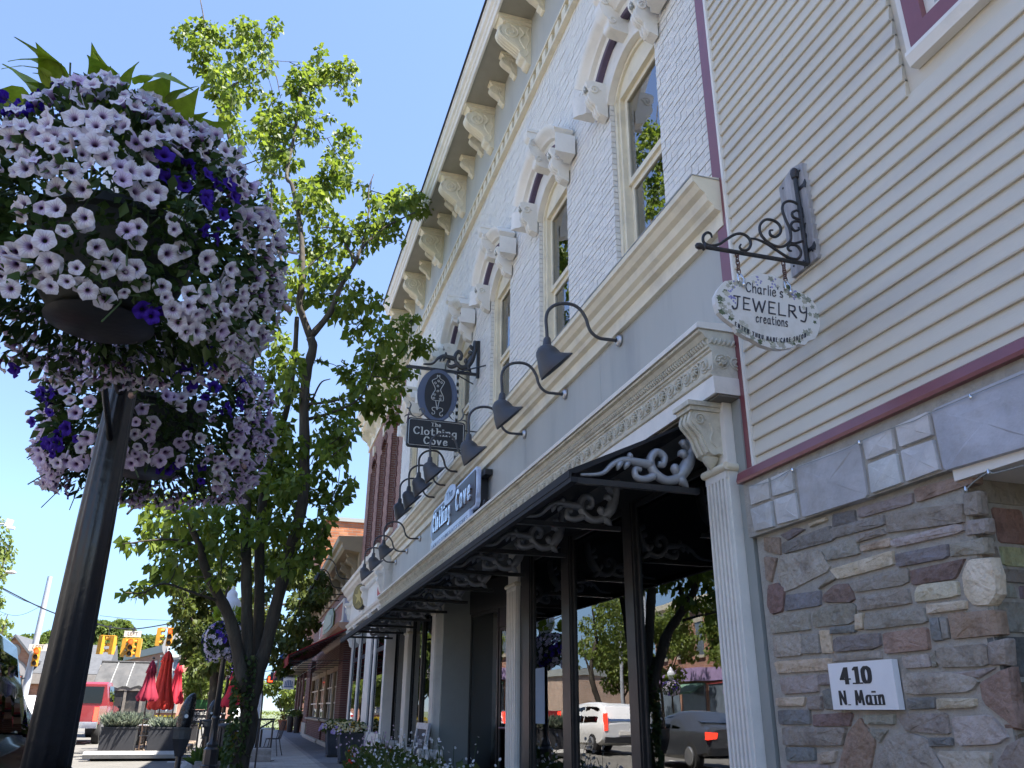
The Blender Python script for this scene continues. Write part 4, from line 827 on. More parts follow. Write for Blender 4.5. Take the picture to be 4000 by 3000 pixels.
b=MB(); b.prism([(1.90,5.10),(1.93,5.07),(2.80,5.07),(2.83,5.10),(2.83,5.51),(2.80,5.54),(1.93,5.54),(1.90,5.51)],'y',YS-.035,YS+.035); b.build('name_board',sblack,cs)
b=MB(); E_=[(1.925,5.115),(1.945,5.095),(2.785,5.095),(2.805,5.115),(2.805,5.495),(2.785,5.515),(1.945,5.515),(1.925,5.495),(1.925,5.115)]; b.tube([(x,YS-.037,z) for x,z in E_],.005,5); b.build('silver_border',silver,cs)
b=MB(); fit(b,'The',2.28,2.45,5.425,.085,YS-.0365,nib=(.15,.06),serif=.12,track=.1,depth=.006); b.build('lettering',silver,cs,fix=False); b=MB()
fit(b,'Clothing',2.0,2.72,5.275,.165,YS-.0365,nib=(.12,.05),serif=.08,track=.1,depth=.008); b.build('lettering',silver,cs,fix=False); b=MB(); fit(b,'Cove',2.17,2.58,5.125,.165,YS-.0365,nib=(.13,.05),serif=.07,track=.1,depth=.008); b.build('lettering',silver,cs,fix=False)
b=MB(); dp=lambda L,r=.006,c=False: b.tube([(2.36+x,YS-.038,5.97+z) for x,z in [(v.x,v.y) for v in cat([(p[0],p[1],0) for p in L],5,c)]],r,6)
dp([(-.02,.34),(0,.32),(.02,.34),(.025,.29),(.085,.25),(.10,.22),(.06,.13),(.045,.08),(.09,-.02),(.095,-.09),(.06,-.10),(-.06,-.10),(-.10,-.06),(-.08,.01),(-.045,.08),(-.06,.14),(-.10,.22),(-.085,.25),(-.025,.29)],c=True)
for x,z in((-.05,.2),(.05,.22),(0,.15),(-.05,.0),(.05,-.02),(0,.06),(-.06,-.06),(.04,-.07),(.0,.24)): dp([(x+u,z+v_) for u,v_ in spiral((0,0),.022,.006,R.uniform(0,6),1.3,9)],.0045)
dp([(-.03,-.1),(-.005,-.24),(-.005,-.26)]); dp([(.03,-.1),(.005,-.24),(.005,-.26)]); dp([(0,-.24),(-.04,-.22),(-.08,-.235),(-.075,-.27),(-.04,-.29),(-.04,-.33),(-.075,-.34),(-.08,-.31)]); dp([(0,-.24),(.05,-.22),(.09,-.24),(.085,-.28),(.05,-.30),(.05,-.35),(.085,-.355),(.09,-.33)])
b.build('dress_form',silver,cs,smooth='all')
for s_ in(-1,1):
    b=MB(); X=2.36+s_*.30
    for L,r in(([(.0,.02),(-.06,.06),(-.1,.12),(-.07,.17),(-.02,.15),(-.03,.11)],.016),([(.02,.01),(.10,.05),(.14,.13),(.12,.22),(.16,.28)],.015),([(.1,.05),(.17,.04),(.22,.0)],.014),([(.14,.14),(.19,.16)],.012)): acan(b,[(X+s_*x,YS-.02,5.54+z) for x,z in L],[r])
    b.build('leaf_ornament',mat('ornament',(.12,.12,.115),.35,.4,20.,metal=.5),cs,smooth='all')
b=MB(); 
for X in(2.06,2.66): b.cyl((X,YS,5.9),(X,YS,6.40),.004,n=5)
b.build('hanging_wire',M['galv'],cs)
b=MB(); b.cyl((2.83,YS,5.42),(3.05,YS,5.42),.012,n=6); b.cyl((2.83,YS,5.15),(3.05,YS,5.15),.012,n=6); b.build('side_stay',M['blackpaint'],cs)
# ================================================================ wall sign over the entablature
wsn=thing('wall_sign',(2.8,12.6,4.2),'brown wall sign with silver Clothing Cove letters and pale blue edge','sign')
rim=mat('sign_rim',(.55,.62,.78),.3,.1,5.); brown=mat('sign_brown',(.035,.018,.017),.4,.2,6.)
b=MB(); b.prism([(11.0,4.02),(11.06,3.965),(14.05,3.965),(14.15,4.02),(14.15,4.50),(14.05,4.56),(11.06,4.56),(11.0,4.50)],'x',2.80,2.86); b.build('rim',rim,wsn)
b=MB(); b.prism([(11.06,4.03),(11.1,4.0),(14.0,4.0),(14.08,4.05),(14.08,4.47),(14.0,4.52),(11.1,4.52),(11.06,4.49)],'x',2.79,2.799); b.build('panel',brown,wsn)
b=MB(); b.prism([(v.x,v.y) for v in cat([(12.3,4.5,0),(12.38,4.62,0),(12.7,4.68,0),(13.02,4.62,0),(13.1,4.5,0),(13.0,4.42,0),(12.7,4.40,0),(12.4,4.42,0)],4,True)],'x',2.775,2.789); b.build('name_tab',rim,wsn)
b=MB(); b.prism([(11.3,3.82),(11.36,3.80),(13.95,3.80),(14.1,3.84),(14.1,3.985),(11.3,3.985)],'x',2.775,2.83); b.build('tag_line_strip',rim,wsn)
for y in(11.0,14.15):
    b=MB(); s_=-1 if y<12 else 1; b.prism([(y,4.08),(y+s_*.07,4.14),(y+s_*.09,4.25),(y+s_*.07,4.36),(y,4.44)],'x',2.79,2.83); b.build('side_fin',rim,wsn)
b=MB(); b.box((2.87,11.1,3.86),(2.995,14.0,4.45)); b.build('frame_box',M['blackpaint'],wsn)
for z in(3.95,4.4): b=MB(); b.box((2.88,10.86,z),(2.99,11.09,z+.08)); b.build('hanger',M['blackpaint'],wsn)
def fitY(mb,text,y0,y1,z,size,x,**kw):
    wd=1.0; nb=kw.get('nib',(.09,.03))
    for _ in range(12): wd*=1+((y0-y1)/textwidth(text,size,nb[0],kw.get('track',.1),wd)-1)*1.1; wd=max(.2,wd)
    letters(mb,text,(x,y0,z),(0,-1,0),(0,0,1),size,wide=wd,**kw)
b=MB(); fitY(b,'Clothing',13.95,12.55,4.14,.42,2.7885,nib=(.13,.06),serif=.09,track=.12,depth=.02); b.build('lettering',mat('letter_silver',(.78,.80,.86),.2,.1,9.,metal=.7),wsn,fix=False); b=MB(); fitY(b,'Cove',12.2,11.2,4.14,.44,2.7885,nib=(.14,.07),serif=.08,track=.12,depth=.02); b.build('lettering',mat('letter_silver',(.78,.80,.86),.2,.1,9.,metal=.7),wsn,fix=False)
ld=mat('letter_dark',(.06,.09,.16),.5); b=MB(); fitY(b,'The',12.95,12.45,4.48,.17,2.7745,nib=(.1,.04),serif=.1); b.build('small_lettering',ld,wsn,fix=False); b=MB(); fitY(b,'LADIES CLOTHING & ACCESSORIES',14.0,11.4,3.855,.09,2.7745,nib=(.12,.05),track=.14); b.build('small_lettering',mat('letter_dark',(.06,.09,.16),.5),wsn,fix=False)
# ================================================================ red brick building with the white shop front
RB=brickmat('red_brick',(.22,.085,.06),(.30,.13,.095),(.36,.30,.26),gap=.008,var=.25)
RB2=brickmat('dark_red_brick',(.135,.05,.04),(.19,.08,.065),(.28,.23,.2),gap=.009,w=.21,h=.072)
red=thing('red_brick_building',(3.05,23.5,0),'red brick building with tall arched windows over a white classical shopfront','building')
Y1,Y2=19.93,27.25
W3=[(20.75,21.75),(22.95,23.95),(25.15,26.15)]
b=MB(); ys=[Y1]+[v for w_ in W3 for v in w_]+[Y2]
for i in range(0,len(ys),2): b.box((3.06,ys[i],5.6),(3.4,ys[i+1],9.05))
b.box((3.06,Y1,3.6),(3.4,Y2,5.6)); b.box((3.06,Y1,9.05),(3.4,Y2,10.3)); b.box((3.4,Y1,0),(3.45,Y1+.05,10.3)); b.box((3.4,Y2-.2,0),(12,Y2,10.3)); b.box((3.4,Y1,10.2),(12,Y2-.2,10.3)); b.build('wall',RB,red)
for wn,wf in W3:
    cy=(wn+wf)/2; hw=(wf-wn)/2
    b=MB(); A,_=arc(cy,hw-.002,8.55,.38); b.prism([(wn,8.55),(wn,9.05),(wf,9.05),(wf,8.55)]+A[::-1],'x',3.062,3.3); f=b.build('arch_head',RB,red)
    b=MB(); A,_=arc(cy,hw-.02,8.53,.36); b.prism([(wn+.02,5.62)]+[(q[0],q[1]) for q in A]+[(wf-.02,5.62)],'x',3.30,3.36); f=b.build('window',mat('slate_frame',(.10,.115,.14),.5),red)
    b=MB(); b.prism([(wn+.1,5.7),(wn+.1,8.5),(cy,8.72),(wf-.1,8.5),(wf-.1,5.7)],'x',3.285,3.2985); b.build('pane',upglass,f)
    b=MB(); b.box((3.27,wn+.1,7.1),(3.284,wf-.1,7.17)); b.build('meeting_rail',MATS['slate_frame'],f)
    b=MB(); z=5.62; k=0
    while z<8.5:
        for s_,yy in((-1,wn),(1,wf)):
            l=.2 if k%2 else .11; b.box((3.035,yy+s_*.005,z+.005),(3.075,yy+s_*l,z+.135))
        z+=.145; k+=1
    for i in range(11):
        q=-.95+1.9*i/10; b.obox((3.05,cy+(hw+.1)*math.sin(q),8.42+(hw+.02)*math.cos(q)),(.035,.085,.2),Matrix.Rotation(-q,3,'X'))
    tag(b.build('jamb_bricks',mat('jamb_brick',(.12,.045,.035),.85,.35,3.,.5,60.),red,fix=False),kind='stuff')
    b=MB(); b.prism([(3.07,8.95),(3.0,8.95),(2.98,9.25),(3.07,9.28)],'y',cy-.09,cy+.09); b.build('keystone',M['cream'],red)
    b=MB(); b.box((2.97,wn-.1,5.5),(3.2,wf+.1,5.6)); b.build('window_sill',M['cream'],red)
b=MB(); b.prism([(3.1,9.55),(3.02,9.55),(3.02,9.9),(2.96,9.95),(2.96,10.15),(2.72,10.3),(2.70,10.42),(2.58,10.5),(2.52,10.6),(2.50,10.75),(3.1,10.8)],'y',Y1,Y2+.1); cor=b.build('cornice',M['cream'],red)
for y in [20.2+1.12*i for i in range(7)]:
    link('cornice_bracket',bracket_mesh(.55,.2) if y<20.3 else bm_,cor,(3.03-3.05,y-23.5,10.16)); bm_=[c for c in cor.children][0].data
# white shop front
b=MB(); b.box((2.82,Y1,3.72),(3.06,Y2,4.62)); b.build('fascia',M['trimwhite'],red)
b=MB(); b.prism([(2.9,4.42),(2.80,4.42),(2.79,4.48),(2.72,4.52),(2.70,4.60),(2.60,4.68),(2.57,4.76),(2.52,4.79),(2.50,4.87),(3.05,4.93)],'y',Y1-.02,Y2+.05); fc=b.build('shop_cornice',M['trimwhite'],red)
b=MB(); b.prism([(2.9,3.58),(2.79,3.58),(2.78,3.64),(2.74,3.67),(2.72,3.73),(2.76,3.76),(2.9,3.76)],'y',Y1,Y2+.02); b.build('architrave',M['trimwhite'],red)
dmm=MB().box((-.04,-.05,-.05),(.04,.05,.05)).mesh('dentil',M['trimwhite'])
for i in range(27): link('dentil',dmm,fc,(2.785-3.05,Y1+.25+.26*i-23.5,4.36))
for y in(20.12,23.0,24.3,27.05):
    b=MB(); p=[(2.83,4.40),(2.64,4.40),(2.62,4.32),(2.68,4.25),(2.66,4.15),(2.72,4.05),(2.74,3.95),(2.78,3.88),(2.83,3.86)]; b.prism([(v.x,v.y) for v in cat([(x,z,0) for x,z in p],3)],'y',y-.09,y+.09); b.tube([(x,y-.095,z) for x,z in spiral((2.71,4.29),.06,.01,0,1.6)],.013,6); b.build('console',M['trimwhite'],red,smooth=True)
for y in(20.1,21.9,25.2,27.05):
    b=MB(); p=[(2.95,3.57),(2.76,3.57),(2.75,3.48),(2.81,3.40),(2.80,3.30),(2.86,3.2),(2.88,3.1),(2.95,3.05)]; b.prism([(v.x,v.y) for v in cat([(x,z,0) for x,z in p],3)],'y',y-.08,y+.08); b.build('lower_console',M['trimwhite'],red,smooth=True)
    b=MB(); b.box((2.97,y-.14,.0),(3.2,y+.14,3.57)); b.build('post',M['trimwhite'],red)
b=MB(); b.box((2.96,22.55,.1),(3.2,23.6,3.5)); b.build('white_panel',M['trimwhite'],red)
for y0,y1 in((20.25,21.75),(22.05,22.54),(23.61,25.05),(25.35,26.9)):
    b=MB(); b.box((3.0,y0,.75),(3.05,y0+.07,3.5)); b.box((3.0,y1-.07,.75),(3.05,y1,3.5)); b.box((3.0,y0+.07,2.6),(3.05,y1-.07,2.7)); f=b.build('shop_window',mat('navy_frame',(.02,.026,.05),.35),red); b=MB(); b.box((3.012,y0+.07,.75),(3.018,y1-.07,3.5)); b.build('pane',glass,f)
b=MB(); b.box((2.92,Y1,0),(3.055,22.5,.74)); b.box((2.92,23.65,0),(3.055,Y2,.74)); b.build('stall_riser',M['trimwhite'],red)
b=MB(); b.box((3.5,Y1+.1,.1),(3.52,Y2-.2,3.5)); b.build('dark_backing',M['dark'],red)  # dark sheet standing for the unlit shop interior
ov=thing('oval_plaque',(2.8,23.6,4.2),'round gold plaque with star on the white shopfront fascia','sign')
gold=mat('dull_gold',(.20,.165,.06),.45,.3,12.,metal=.5)
PT=Matrix.Translation((2.70,23.6,4.2))@Matrix.Rotation(.42,4,'Z')
def plq(nm,prof,m,x0,x1):
    b=MB(); b.prism(prof,'x',x0,x1); b.v=[tuple(PT@Vector(v)) for v in b.v]; b.build(nm,m,ov)
circ=lambda r: [(r*math.cos(a),r*math.sin(a)) for a in [2*pi*i/32 for i in range(32)]]
plq('backing',circ(.36),M['bronze'],-.03,.07); plq('face',circ(.33),gold,-.045,-.031)
plq('star',[((.24 if i%2==0 else .09)*math.cos(pi*i/5+pi/2),(.24 if i%2==0 else .09)*math.sin(pi*i/5+pi/2)) for i in range(10)],mat('bright_gold',(.42,.34,.12),.4,metal=.5),-.052,-.0455)
b=MB(); b.cyl((2.72,23.6,4.2),(2.83,23.6,4.2),.05); b.build('mount',M['bronze'],ov)
rt=thing('red_placard',(2.78,20.45,4.0),'small red placard fixed on the white scroll console','sign')
b=MB(); b.prism([(20.3,3.86),(20.62,3.83),(20.66,4.0),(20.5,4.16),(20.34,4.2)],'x',2.77,2.80); b.build('face',mat('sign_red',(.45,.04,.035),.5),rt)
# ================================================================ restaurant with tan cornice and red awning
tan=mat('tan_paint',(.29,.225,.135),.6,.08,4.,.15,30.)
rs=thing('brick_restaurant',(3.1,37,0),'one-storey dark red brick restaurant with tan bracketed cornice','building')
b=MB(); b.box((3.12,27.3,2.9),(3.4,47.9,6.0)); b.box((3.12,27.3,0),(3.4,28.8,2.9)); b.box((3.12,44,0),(3.4,47.9,2.9)); b.box((3.12,28.8,0),(3.4,44,.85)); b.box((3.4,27.3,5.9),(12,47.8,6.0)); b.box((3.7,28.8,.0),(3.75,44,2.9)); b.build('wall',RB2,rs)
b=MB(); b.prism([(3.2,5.55),(3.05,5.55),(3.0,5.75),(3.0,6.1),(2.5,6.16),(2.42,6.25),(2.40,6.38),(2.3,6.45),(2.27,6.6),(3.2,6.64)],'y',27.3,47.95); tc=b.build('cornice',tan,rs)
tb=bracket_mesh(.62,.3); tbm=tb; tb.materials.clear(); tb.materials.append(tan)
for i in range(11): link('cornice_bracket',tb,tc,(3.0-3.1,28.0+1.85*i-37,6.13))
b=MB(); y=28.5
while y<47.5:
    if (y-28.0)%1.85>.35: b.box((2.72,y,6.02),(3.0,y+.05,6.1))
    y+=.11
tag(b.build('rib_course',tan,tc,fix=False),kind='stuff')
brs=MB()
def pier(y0,y1,z0,z1,x0=2.90):
    b=MB(); z=z0; k=0
    b.cur=0
    while z<z1-.03:
        y=y0-(0 if k%2 else .1)
        while y<y1:
            a=max(y,y0); e=min(y+.2,y1)
            if e-a>.02: b.box((x0+random.uniform(0,.006),a+.004,z+.004),(x0+.18,e-.004,z+.064))
            y+=.2
        b.box((x0+.10,y0-.0,z+.004),(x0+.35,y0+.05,z+.064)); z+=.072; k+=1
    b.cur=1; b.box((x0+.012,y0+.012,z0),(3.2,y1-.012,z1)); return b
jb2=[mat('pier_brick',(.135,.055,.045),.85,.35,2.5,.5,50.),mat('pier_mortar',(.25,.215,.19),.95)]
for y0,y1 in((28.9,30.4),(44.4,47.2)):
    tag(pier(y0,y1,.62,3.5).build('brick_pier',jb2,rs,fix=False),kind='stuff')
    b=MB(); b.box((2.86,y0-.06,0),(3.2,y1+.06,.615)); b.build('pier_base',mat('limestone',(.42,.38,.31),.8,.1,5.,.3,40.),rs)
tag(pier(30.45,35.9,.12,.8,2.98).build('brick_stall',jb2,rs,fix=False),kind='stuff'); tag(pier(36.0,44.3,.12,.8,2.92).build('brick_stall',jb2,rs,fix=False),kind='stuff')
for y0,y1,x in((30.45,35.9,2.9),(36,44.3,2.84)):
    b=MB(); b.prism([(3.2,.801),(x,.801),(x-.03,.83),(x-.03,.88),(3.2,.92)],'y',y0,y1); b.build('stone_sill',MATS['limestone'],rs); b=MB(); b.prism([(3.2,.0),(x-.08,.0),(x-.08,.08),(x-.02,.119),(3.2,.119)],'y',y0,y1); b.build('stone_plinth',MATS['limestone'],rs)
for y0,y1 in((30.5,32.6),(32.7,35.8),(36.1,39.5),(39.6,44.2)):
    b=MB(); b.box((2.98,y0,.925),(3.12,y0+.2,2.95)); b.box((2.98,y1-.2,.925),(3.12,y1,2.95)); b.box((2.98,y0+.2,2.55),(3.12,y1-.2,2.95)); f=b.build('window',tan,rs); b=MB(); b.box((3.06,y0+.2,.925),(3.066,y1-.2,2.55)); b.build('pane',glass,f)
    b=MB(); m_=(y0+y1)/2
    for y in(m_-.45,m_+.45): b.box((3.03,y-.03,.93),(3.055,y+.03,2.55))
    for z in(1.45,2.0): b.box((3.035,y0+.2,z),(3.05,y1-.2,z+.05))
    b.build('muntins',M['trimwhite'],f)
ra=thing('awning',(2,36,3),'red fabric awning with iron frame over the restaurant windows','awning')
b=MB(); b.prism([(2.98,3.78),(1.10,2.86),(1.08,2.86),(1.08,2.55),(1.11,2.55),(1.11,2.84),(2.98,3.74)],'y',28.0,44.0); b.build('fabric',mat('red_fabric',(.30,.02,.022),.8,.15,5.,trans=.15),ra)
b=MB()
for y in [28.02+1.6*i for i in range(11)]: b.cyl((2.98,y,3.70),(1.13,y,2.80),.016,n=6); b.cyl((2.98,y,2.72),(1.13,y,2.66),.014,n=6)
for x,z in((1.13,2.62),(1.6,2.68),(2.2,2.70)): b.cyl((x,28,z),(x,44,z),.014,n=6)
b.build('frame_rods',M['blackpaint'],ra)
bx=thing('box_sign',(2.7,33,4.3),'white framed box sign with pink panel and gold crest on the restaurant','sign')
b=MB(); b.box((2.74,28.3,3.95),(3.1,38.0,4.72)); b.build('case',mat('case_lilac',(.42,.43,.52),.6),bx)
b=MB(); b.box((2.70,28.3,3.95),(2.739,38,4.03)); b.box((2.70,28.3,4.64),(2.739,38,4.72)); b.box((2.70,28.3,4.031),(2.739,28.5,4.639)); b.box((2.70,37.8,4.031),(2.739,38,4.639)); b.build('frame',M['trimwhite'],bx)
b=MB(); b.box((2.725,28.5,4.03),(2.7385,37.8,4.64)); b.build('panel',mat('panel_pink',(.42,.17,.13),.6),bx)
b=MB(); b.prism([(31.3,4.1),(31.2,4.5),(31.9,4.78),(33.5,4.86),(35.1,4.78),(35.8,4.5),(35.7,4.1),(33.5,3.98)],'x',2.66,2.70); b.build('crest',mat('crest_green',(.16,.18,.06),.5,.5,3.),bx)
b=MB(); b.prism([(31.9,4.2),(31.8,4.5),(33.5,4.72),(35.2,4.5),(35.1,4.2)],'x',2.645,2.659); b.build('crest_face',gold,bx)
b=MB(); b.prism([(3.1,3.5),(3.02,3.5),(2.95,3.6),(2.7,3.72),(2.6,3.8),(2.55,3.93),(3.1,3.94)],'y',28.2,38.2); b.build('shelf',mat('shelf_tan',(.42,.27,.18),.6),bx)
r0=None
for i,(y,nm) in enumerate(((28.3,'nearest'),(30.6,'second'),(32.4,'third'),(34.4,'fourth'),(37.2,'farthest'))):
    lab='small black gooseneck light over the restaurant sign, '+nm+' of five'
    if r0 is None:
        t=thing('gooseneck_light',(3.0,y,5.35),lab,'wall lamp','lights over the restaurant sign'); o=Vector((3.0,y,5.35))
        b=MB(); b.tube([o+p for p in cat([(.1,0,0),(-.3,0,0),(-.5,0,.05),(-.62,0,.25),(-.68,0,.45),(-.85,0,.62),(-1.05,0,.6),(-1.18,0,.42),(-1.2,0,.15)],5)],.02,7); b.build('arm',M['blackpaint'],t,smooth='all')
        b=MB(); b.lathe([(.03,.02),(.06,0),(.075,-.1),(.07,-.24),(.02,-.25)],12,o+Vector((-1.2,0,.14)),Vector((.35,0,1)).normalized()); b.build('head',M['bronze'],t,smooth=True); r0=t
    else: copy_tree(r0,(3.0,y,5.35),lab)
tall=thing('tall_brick_building',(7,55,0),'tall orange brick building with sunlit end wall beyond the restaurant','building')
b=MB(); b.box((3.15,48.0,0),(16,58.5,11.5)); b.build('wall',brickmat('orange_brick',(.29,.095,.035),(.42,.165,.07),(.24,.17,.12),w=.5,h=.16,gap=.018,plane='XZ',var=.55),tall)
b=MB(); b.box((3.05,47.9,11.5),(16.1,58.6,11.72)); b.build('coping',M['greytrim'],tall)
for i in range(3):
    b=MB(); b.box((3.05,49.6+3*i,1.0),(3.2,51.4+3*i,2.9)); f=b.build('window',tan,tall); b=MB(); b.box((3.04,49.7+3*i,1.1),(3.049,51.3+3*i,2.8)); b.build('pane',glass,f)
for y0,y1 in((51.6,52.5),(54.6,55.5),(57.6,58.5)):
    tag(pier(y0,y1,.62,3.5,2.98).build('brick_pier',jb2,tall,fix=False),kind='stuff')
b=MB(); b.prism([(3.16,3.3),(2.4,3.3),(2.3,3.5),(3.16,3.9)],'y',48.2,58.4); b.build('shop_canopy',tan,tall)
ws2=thing('projecting_sign',(2.3,54,2.7),'small white square blade sign with blue arch emblem by the far shops','sign')
b=MB(); b.box((1.95,54,2.35),(2.62,54.06,3.05)); b.build('plate',M['trimwhite'],ws2)
b=MB(); y=53.995
for i in range(5):
    x=2.05+.1*i; h=.22+.12*math.sin(pi*(i+.5)/5); b.box((x,y-.01,2.55),(x+.06,y,2.55+h))
b.box((2.03,y-.01,2.47),(2.54,y,2.53)); b.build('emblem',mat('emblem_blue',(.06,.12,.25),.6),ws2)
b=MB(); b.cyl((2.2,54.03,3.1),(3.1,54.03,3.1),.02,n=6); b.build('arm',M['blackpaint'],ws2)
cs2=thing('round_sign',(1.9,45,3.6),'round blue and red projecting signs hanging past the red awning','sign')
b=MB(); b.prism([(1.75+.42*math.cos(a),3.75+.42*math.sin(a)) for a in [2*pi*i/24 for i in range(24)]],'y',45,45.08); b.build('blue_disc',mat('disc_blue',(.03,.14,.5),.5),cs2)
b=MB(); b.prism([(1.75+.28*math.cos(a),3.8+.26*math.sin(a)) for a in [2*pi*i/24 for i in range(24)]],'y',44.98,44.999); b.build('white_disc',M['trimwhite'],cs2)
b=MB(); b.cyl((1.75,45.04,4.2),(3.1,45.04,4.3),.025,n=6); b.build('arm',M['blackpaint'],cs2)
# ================================================================ trees
bark=mat('bark',(.045,.036,.026),.95,.35,5.,2.5,14.,stretch=(1.6,1.6,.35),dirt=(.085,.08,.06),dscale=3.)
def make_tree(name,loc,label,limbs,clumps,leafm,size,per,group=None,twig=.012,flat=.75,cat_='tree',shell=.5,droop=.5):
    t=thing(name,loc,label,cat_,group); b=MB(); pts=[]
    for L,r0,r1 in limbs:
        Q=cat(L,5); k=len(Q); b.tube(Q,[max(.006,r0+(r1-r0)*i/(k-1)) *(1+.06*math.sin(i*1.7)) for i in range(k)],10 if r0>.08 else 6); pts+=Q
    b.build('trunk',bark,t,smooth='all')
    A=np.array([tuple(p) for p in pts]); P=[];D=[]; tw=MB()
    A0=A.copy()
    for c,r in sorted(clumps,key=lambda q: float(np.min(np.linalg.norm(A0-np.array(q[0]),axis=1)))):
        c=np.array(c); d=np.linalg.norm(A-c+np.array([0,0,.25*r])*0,axis=1)+np.maximum(0,A[:,2]-c[2])*1.5; i=int(np.argmin(d)); a=A[i]
        mid=(a+c)/2+np.array([0,0,-.08*np.linalg.norm(c-a)])+rng.normal(size=3)*.05*np.linalg.norm(c-a)
        if np.linalg.norm(c-a)<1.6: tw.tube([a,mid,c],[twig*1.5,twig,twig*.5],5)
        A=np.concatenate([A,c[None,:],mid[None,:]])
        n=max(4,int(per*(r/.35)**2)); u=rng.normal(size=(n,3)); u/=np.linalg.norm(u,axis=1,keepdims=True); rad=r*rng.uniform(shell,1.0,(n,1))**.6
        p=c+u*rad*np.array([1,1,flat])
        for k in range(3): tip=c+u[k]*r*.9; tw.tube([c,(c+tip)/2+rng.normal(size=3)*.04*r,tip],[twig*.5,twig*.4,twig*.2],4)
        P.append(p); dd=u*.8+rng.normal(size=(n,3))*.6; dd[:,2]-=.25; D.append(dd)
    tw.build('twigs',bark,t,fix=False); leafmesh('crown',np.concatenate(P),np.concatenate(D),size,leafm,t,droop=droop); return t
pear=leafmat('pear_leaf',(.075,.125,.02),(.15,.20,.04),.5)
def sp(maps,Y,sd,lean=0.): # clumps read off enlarged views of the photograph
    out=[]
    for s_,(ox,oy,k) in maps:
        for q in s_.split():
            x,y,r=map(float,q.split(',')); X,Yp=ox+x/k,oy+y/k; yy=Y+random.gauss(0,sd)+lean*max(0,(1050-Yp)/1050); v=atY(X,Yp,yy); R_=r/k/FPX*math.dist(tuple(v),(0,0,EYE)); out.append(((v.x,v.y,v.z),R_))
    return out
CA='50,330,90 170,300,110 230,230,70 340,300,80 200,420,90 260,560,110 180,560,70 330,640,90 430,700,80 300,750,80 400,850,110 460,820,80 560,590,90 480,580,70 560,250,90 620,250,70 510,430,90 580,400,60 700,430,80 720,340,70 770,520,60 820,240,60 830,200,40 750,600,50 640,760,80 600,840,50 420,960,80 480,1090,80 530,1180,60 510,1280,50 820,900,90 900,980,80 800,1050,110 720,1040,60 780,1160,100 680,1200,70 900,1120,100 880,1260,110 800,1300,100 760,1400,80 860,1450,90 960,1400,80 1000,700,80 1060,620,70 1050,760,100 1130,700,90 1080,860,80 1010,950,80 1110,980,60 1180,1030,60 1150,1150,80 1090,1200,60 1180,620,80 1260,650,80 1340,640,90 1430,590,80 1490,570,50 1470,700,50 1540,710,30 1220,480,50 1230,430,40 1160,540,40 1390,790,25 1480,840,50 1210,840,40 1290,1000,40 1430,1140,60 1490,1180,60 1550,1240,30 1400,1230,50 1470,1310,50 1330,1330,70 1300,1420,60 1420,1400,50 1510,1420,30 1400,1500,70 1280,1500,60 1250,1580,80 1060,1590,70 1150,1610,70 1480,1570,60 1570,1600,40 1360,1600,70 1980,1640,50'
CB='800,230,60 760,150,40 850,330,60 960,200,70 1040,150,70 1080,60,50 1000,280,70 1100,330,50 1150,370,60 1060,430,70 960,420,60 830,430,40 780,560,60 880,560,60 1000,540,70 1080,560,60 950,640,60 850,660,60 760,650,60 1040,650,60 1100,720,60 1150,690,60 1220,680,60 1290,690,30 1250,200,40 1280,230,30 1400,200,60 1350,240,50 1450,230,60 1500,250,30 1250,310,60 1330,330,60 1230,400,60 1180,470,30 1280,370,50 1380,400,20 1150,610,50 1180,800,60 1250,770,40 1160,850,30 760,780,60 800,870,60 860,960,70 880,1040,60 820,1100,60 760,1000,50 900,1130,60 760,1200,60 820,1300,60 740,1400,60 860,1400,60 780,1500,60 850,1550,60 700,1600,60 900,1500,50 1010,950,20 1000,1180,40 1060,1230,60 1120,1160,60 1200,1130,60 1180,1050,60 1140,1010,50 1250,990,60 1230,920,60 1300,850,60 1380,790,50 1430,770,30 1350,880,60 1420,880,60 1490,880,40 1480,910,30 1300,960,60 1360,1000,50 1430,1010,30 1350,1080,60 1300,1140,60 1250,1170,50 1330,1220,40 1230,1080,60 1130,1260,40 1080,1310,50 1060,1400,50 1100,1390,30 1020,1500,50 1110,1540,30 1150,1520,20 1090,1590,40 1050,1630,40'
CC='130,570,30 150,620,30 200,600,30 260,660,50 300,620,60 350,640,50 300,720,70 250,760,50 420,700,70 500,650,70 560,600,60 480,780,70 400,800,60 300,830,60 220,840,40 150,860,40 110,865,20 330,900,60 420,900,60 520,880,70 600,760,70 680,700,80 640,830,70 600,930,60 500,960,50 400,980,50 310,990,50 280,1000,30 330,1040,50 280,1090,40 230,1110,40 170,1130,40 120,1125,20 420,1040,50 520,1050,40 640,1040,50 700,900,60 740,780,70 820,800,60 900,760,80 980,700,80 1050,620,60 1120,580,60 1180,600,40 1190,660,40 1230,640,30 1290,590,30 1330,550,25 1330,500,20 1340,600,20 1000,800,80 1080,760,60 1150,780,60 1190,790,40 1220,740,30 1130,860,60 1050,900,70 960,880,70 1160,920,40 1180,880,40 1215,885,20 1000,980,60 1080,980,60 930,980,60 850,560,70 900,500,70 820,480,60 960,560,70 1000,480,60 1060,500,60 720,560,60 680,480,50 700,350,50 740,260,50 900,330,70 960,230,70 1040,330,60 1130,430,50 1170,360,50 1240,380,50 1290,400,30 1230,310,60 1300,280,50 1350,240,40 1160,300,50 880,640,70 800,640,70 940,440,60'
mC=(700,0,2.212); mA=(400,600,1.1846); mB=(400,1500,1.383)
YT=13.5
cl=sp(((CA,mC),(CB,mA),(CC,mB)),YT,.75,3.2)
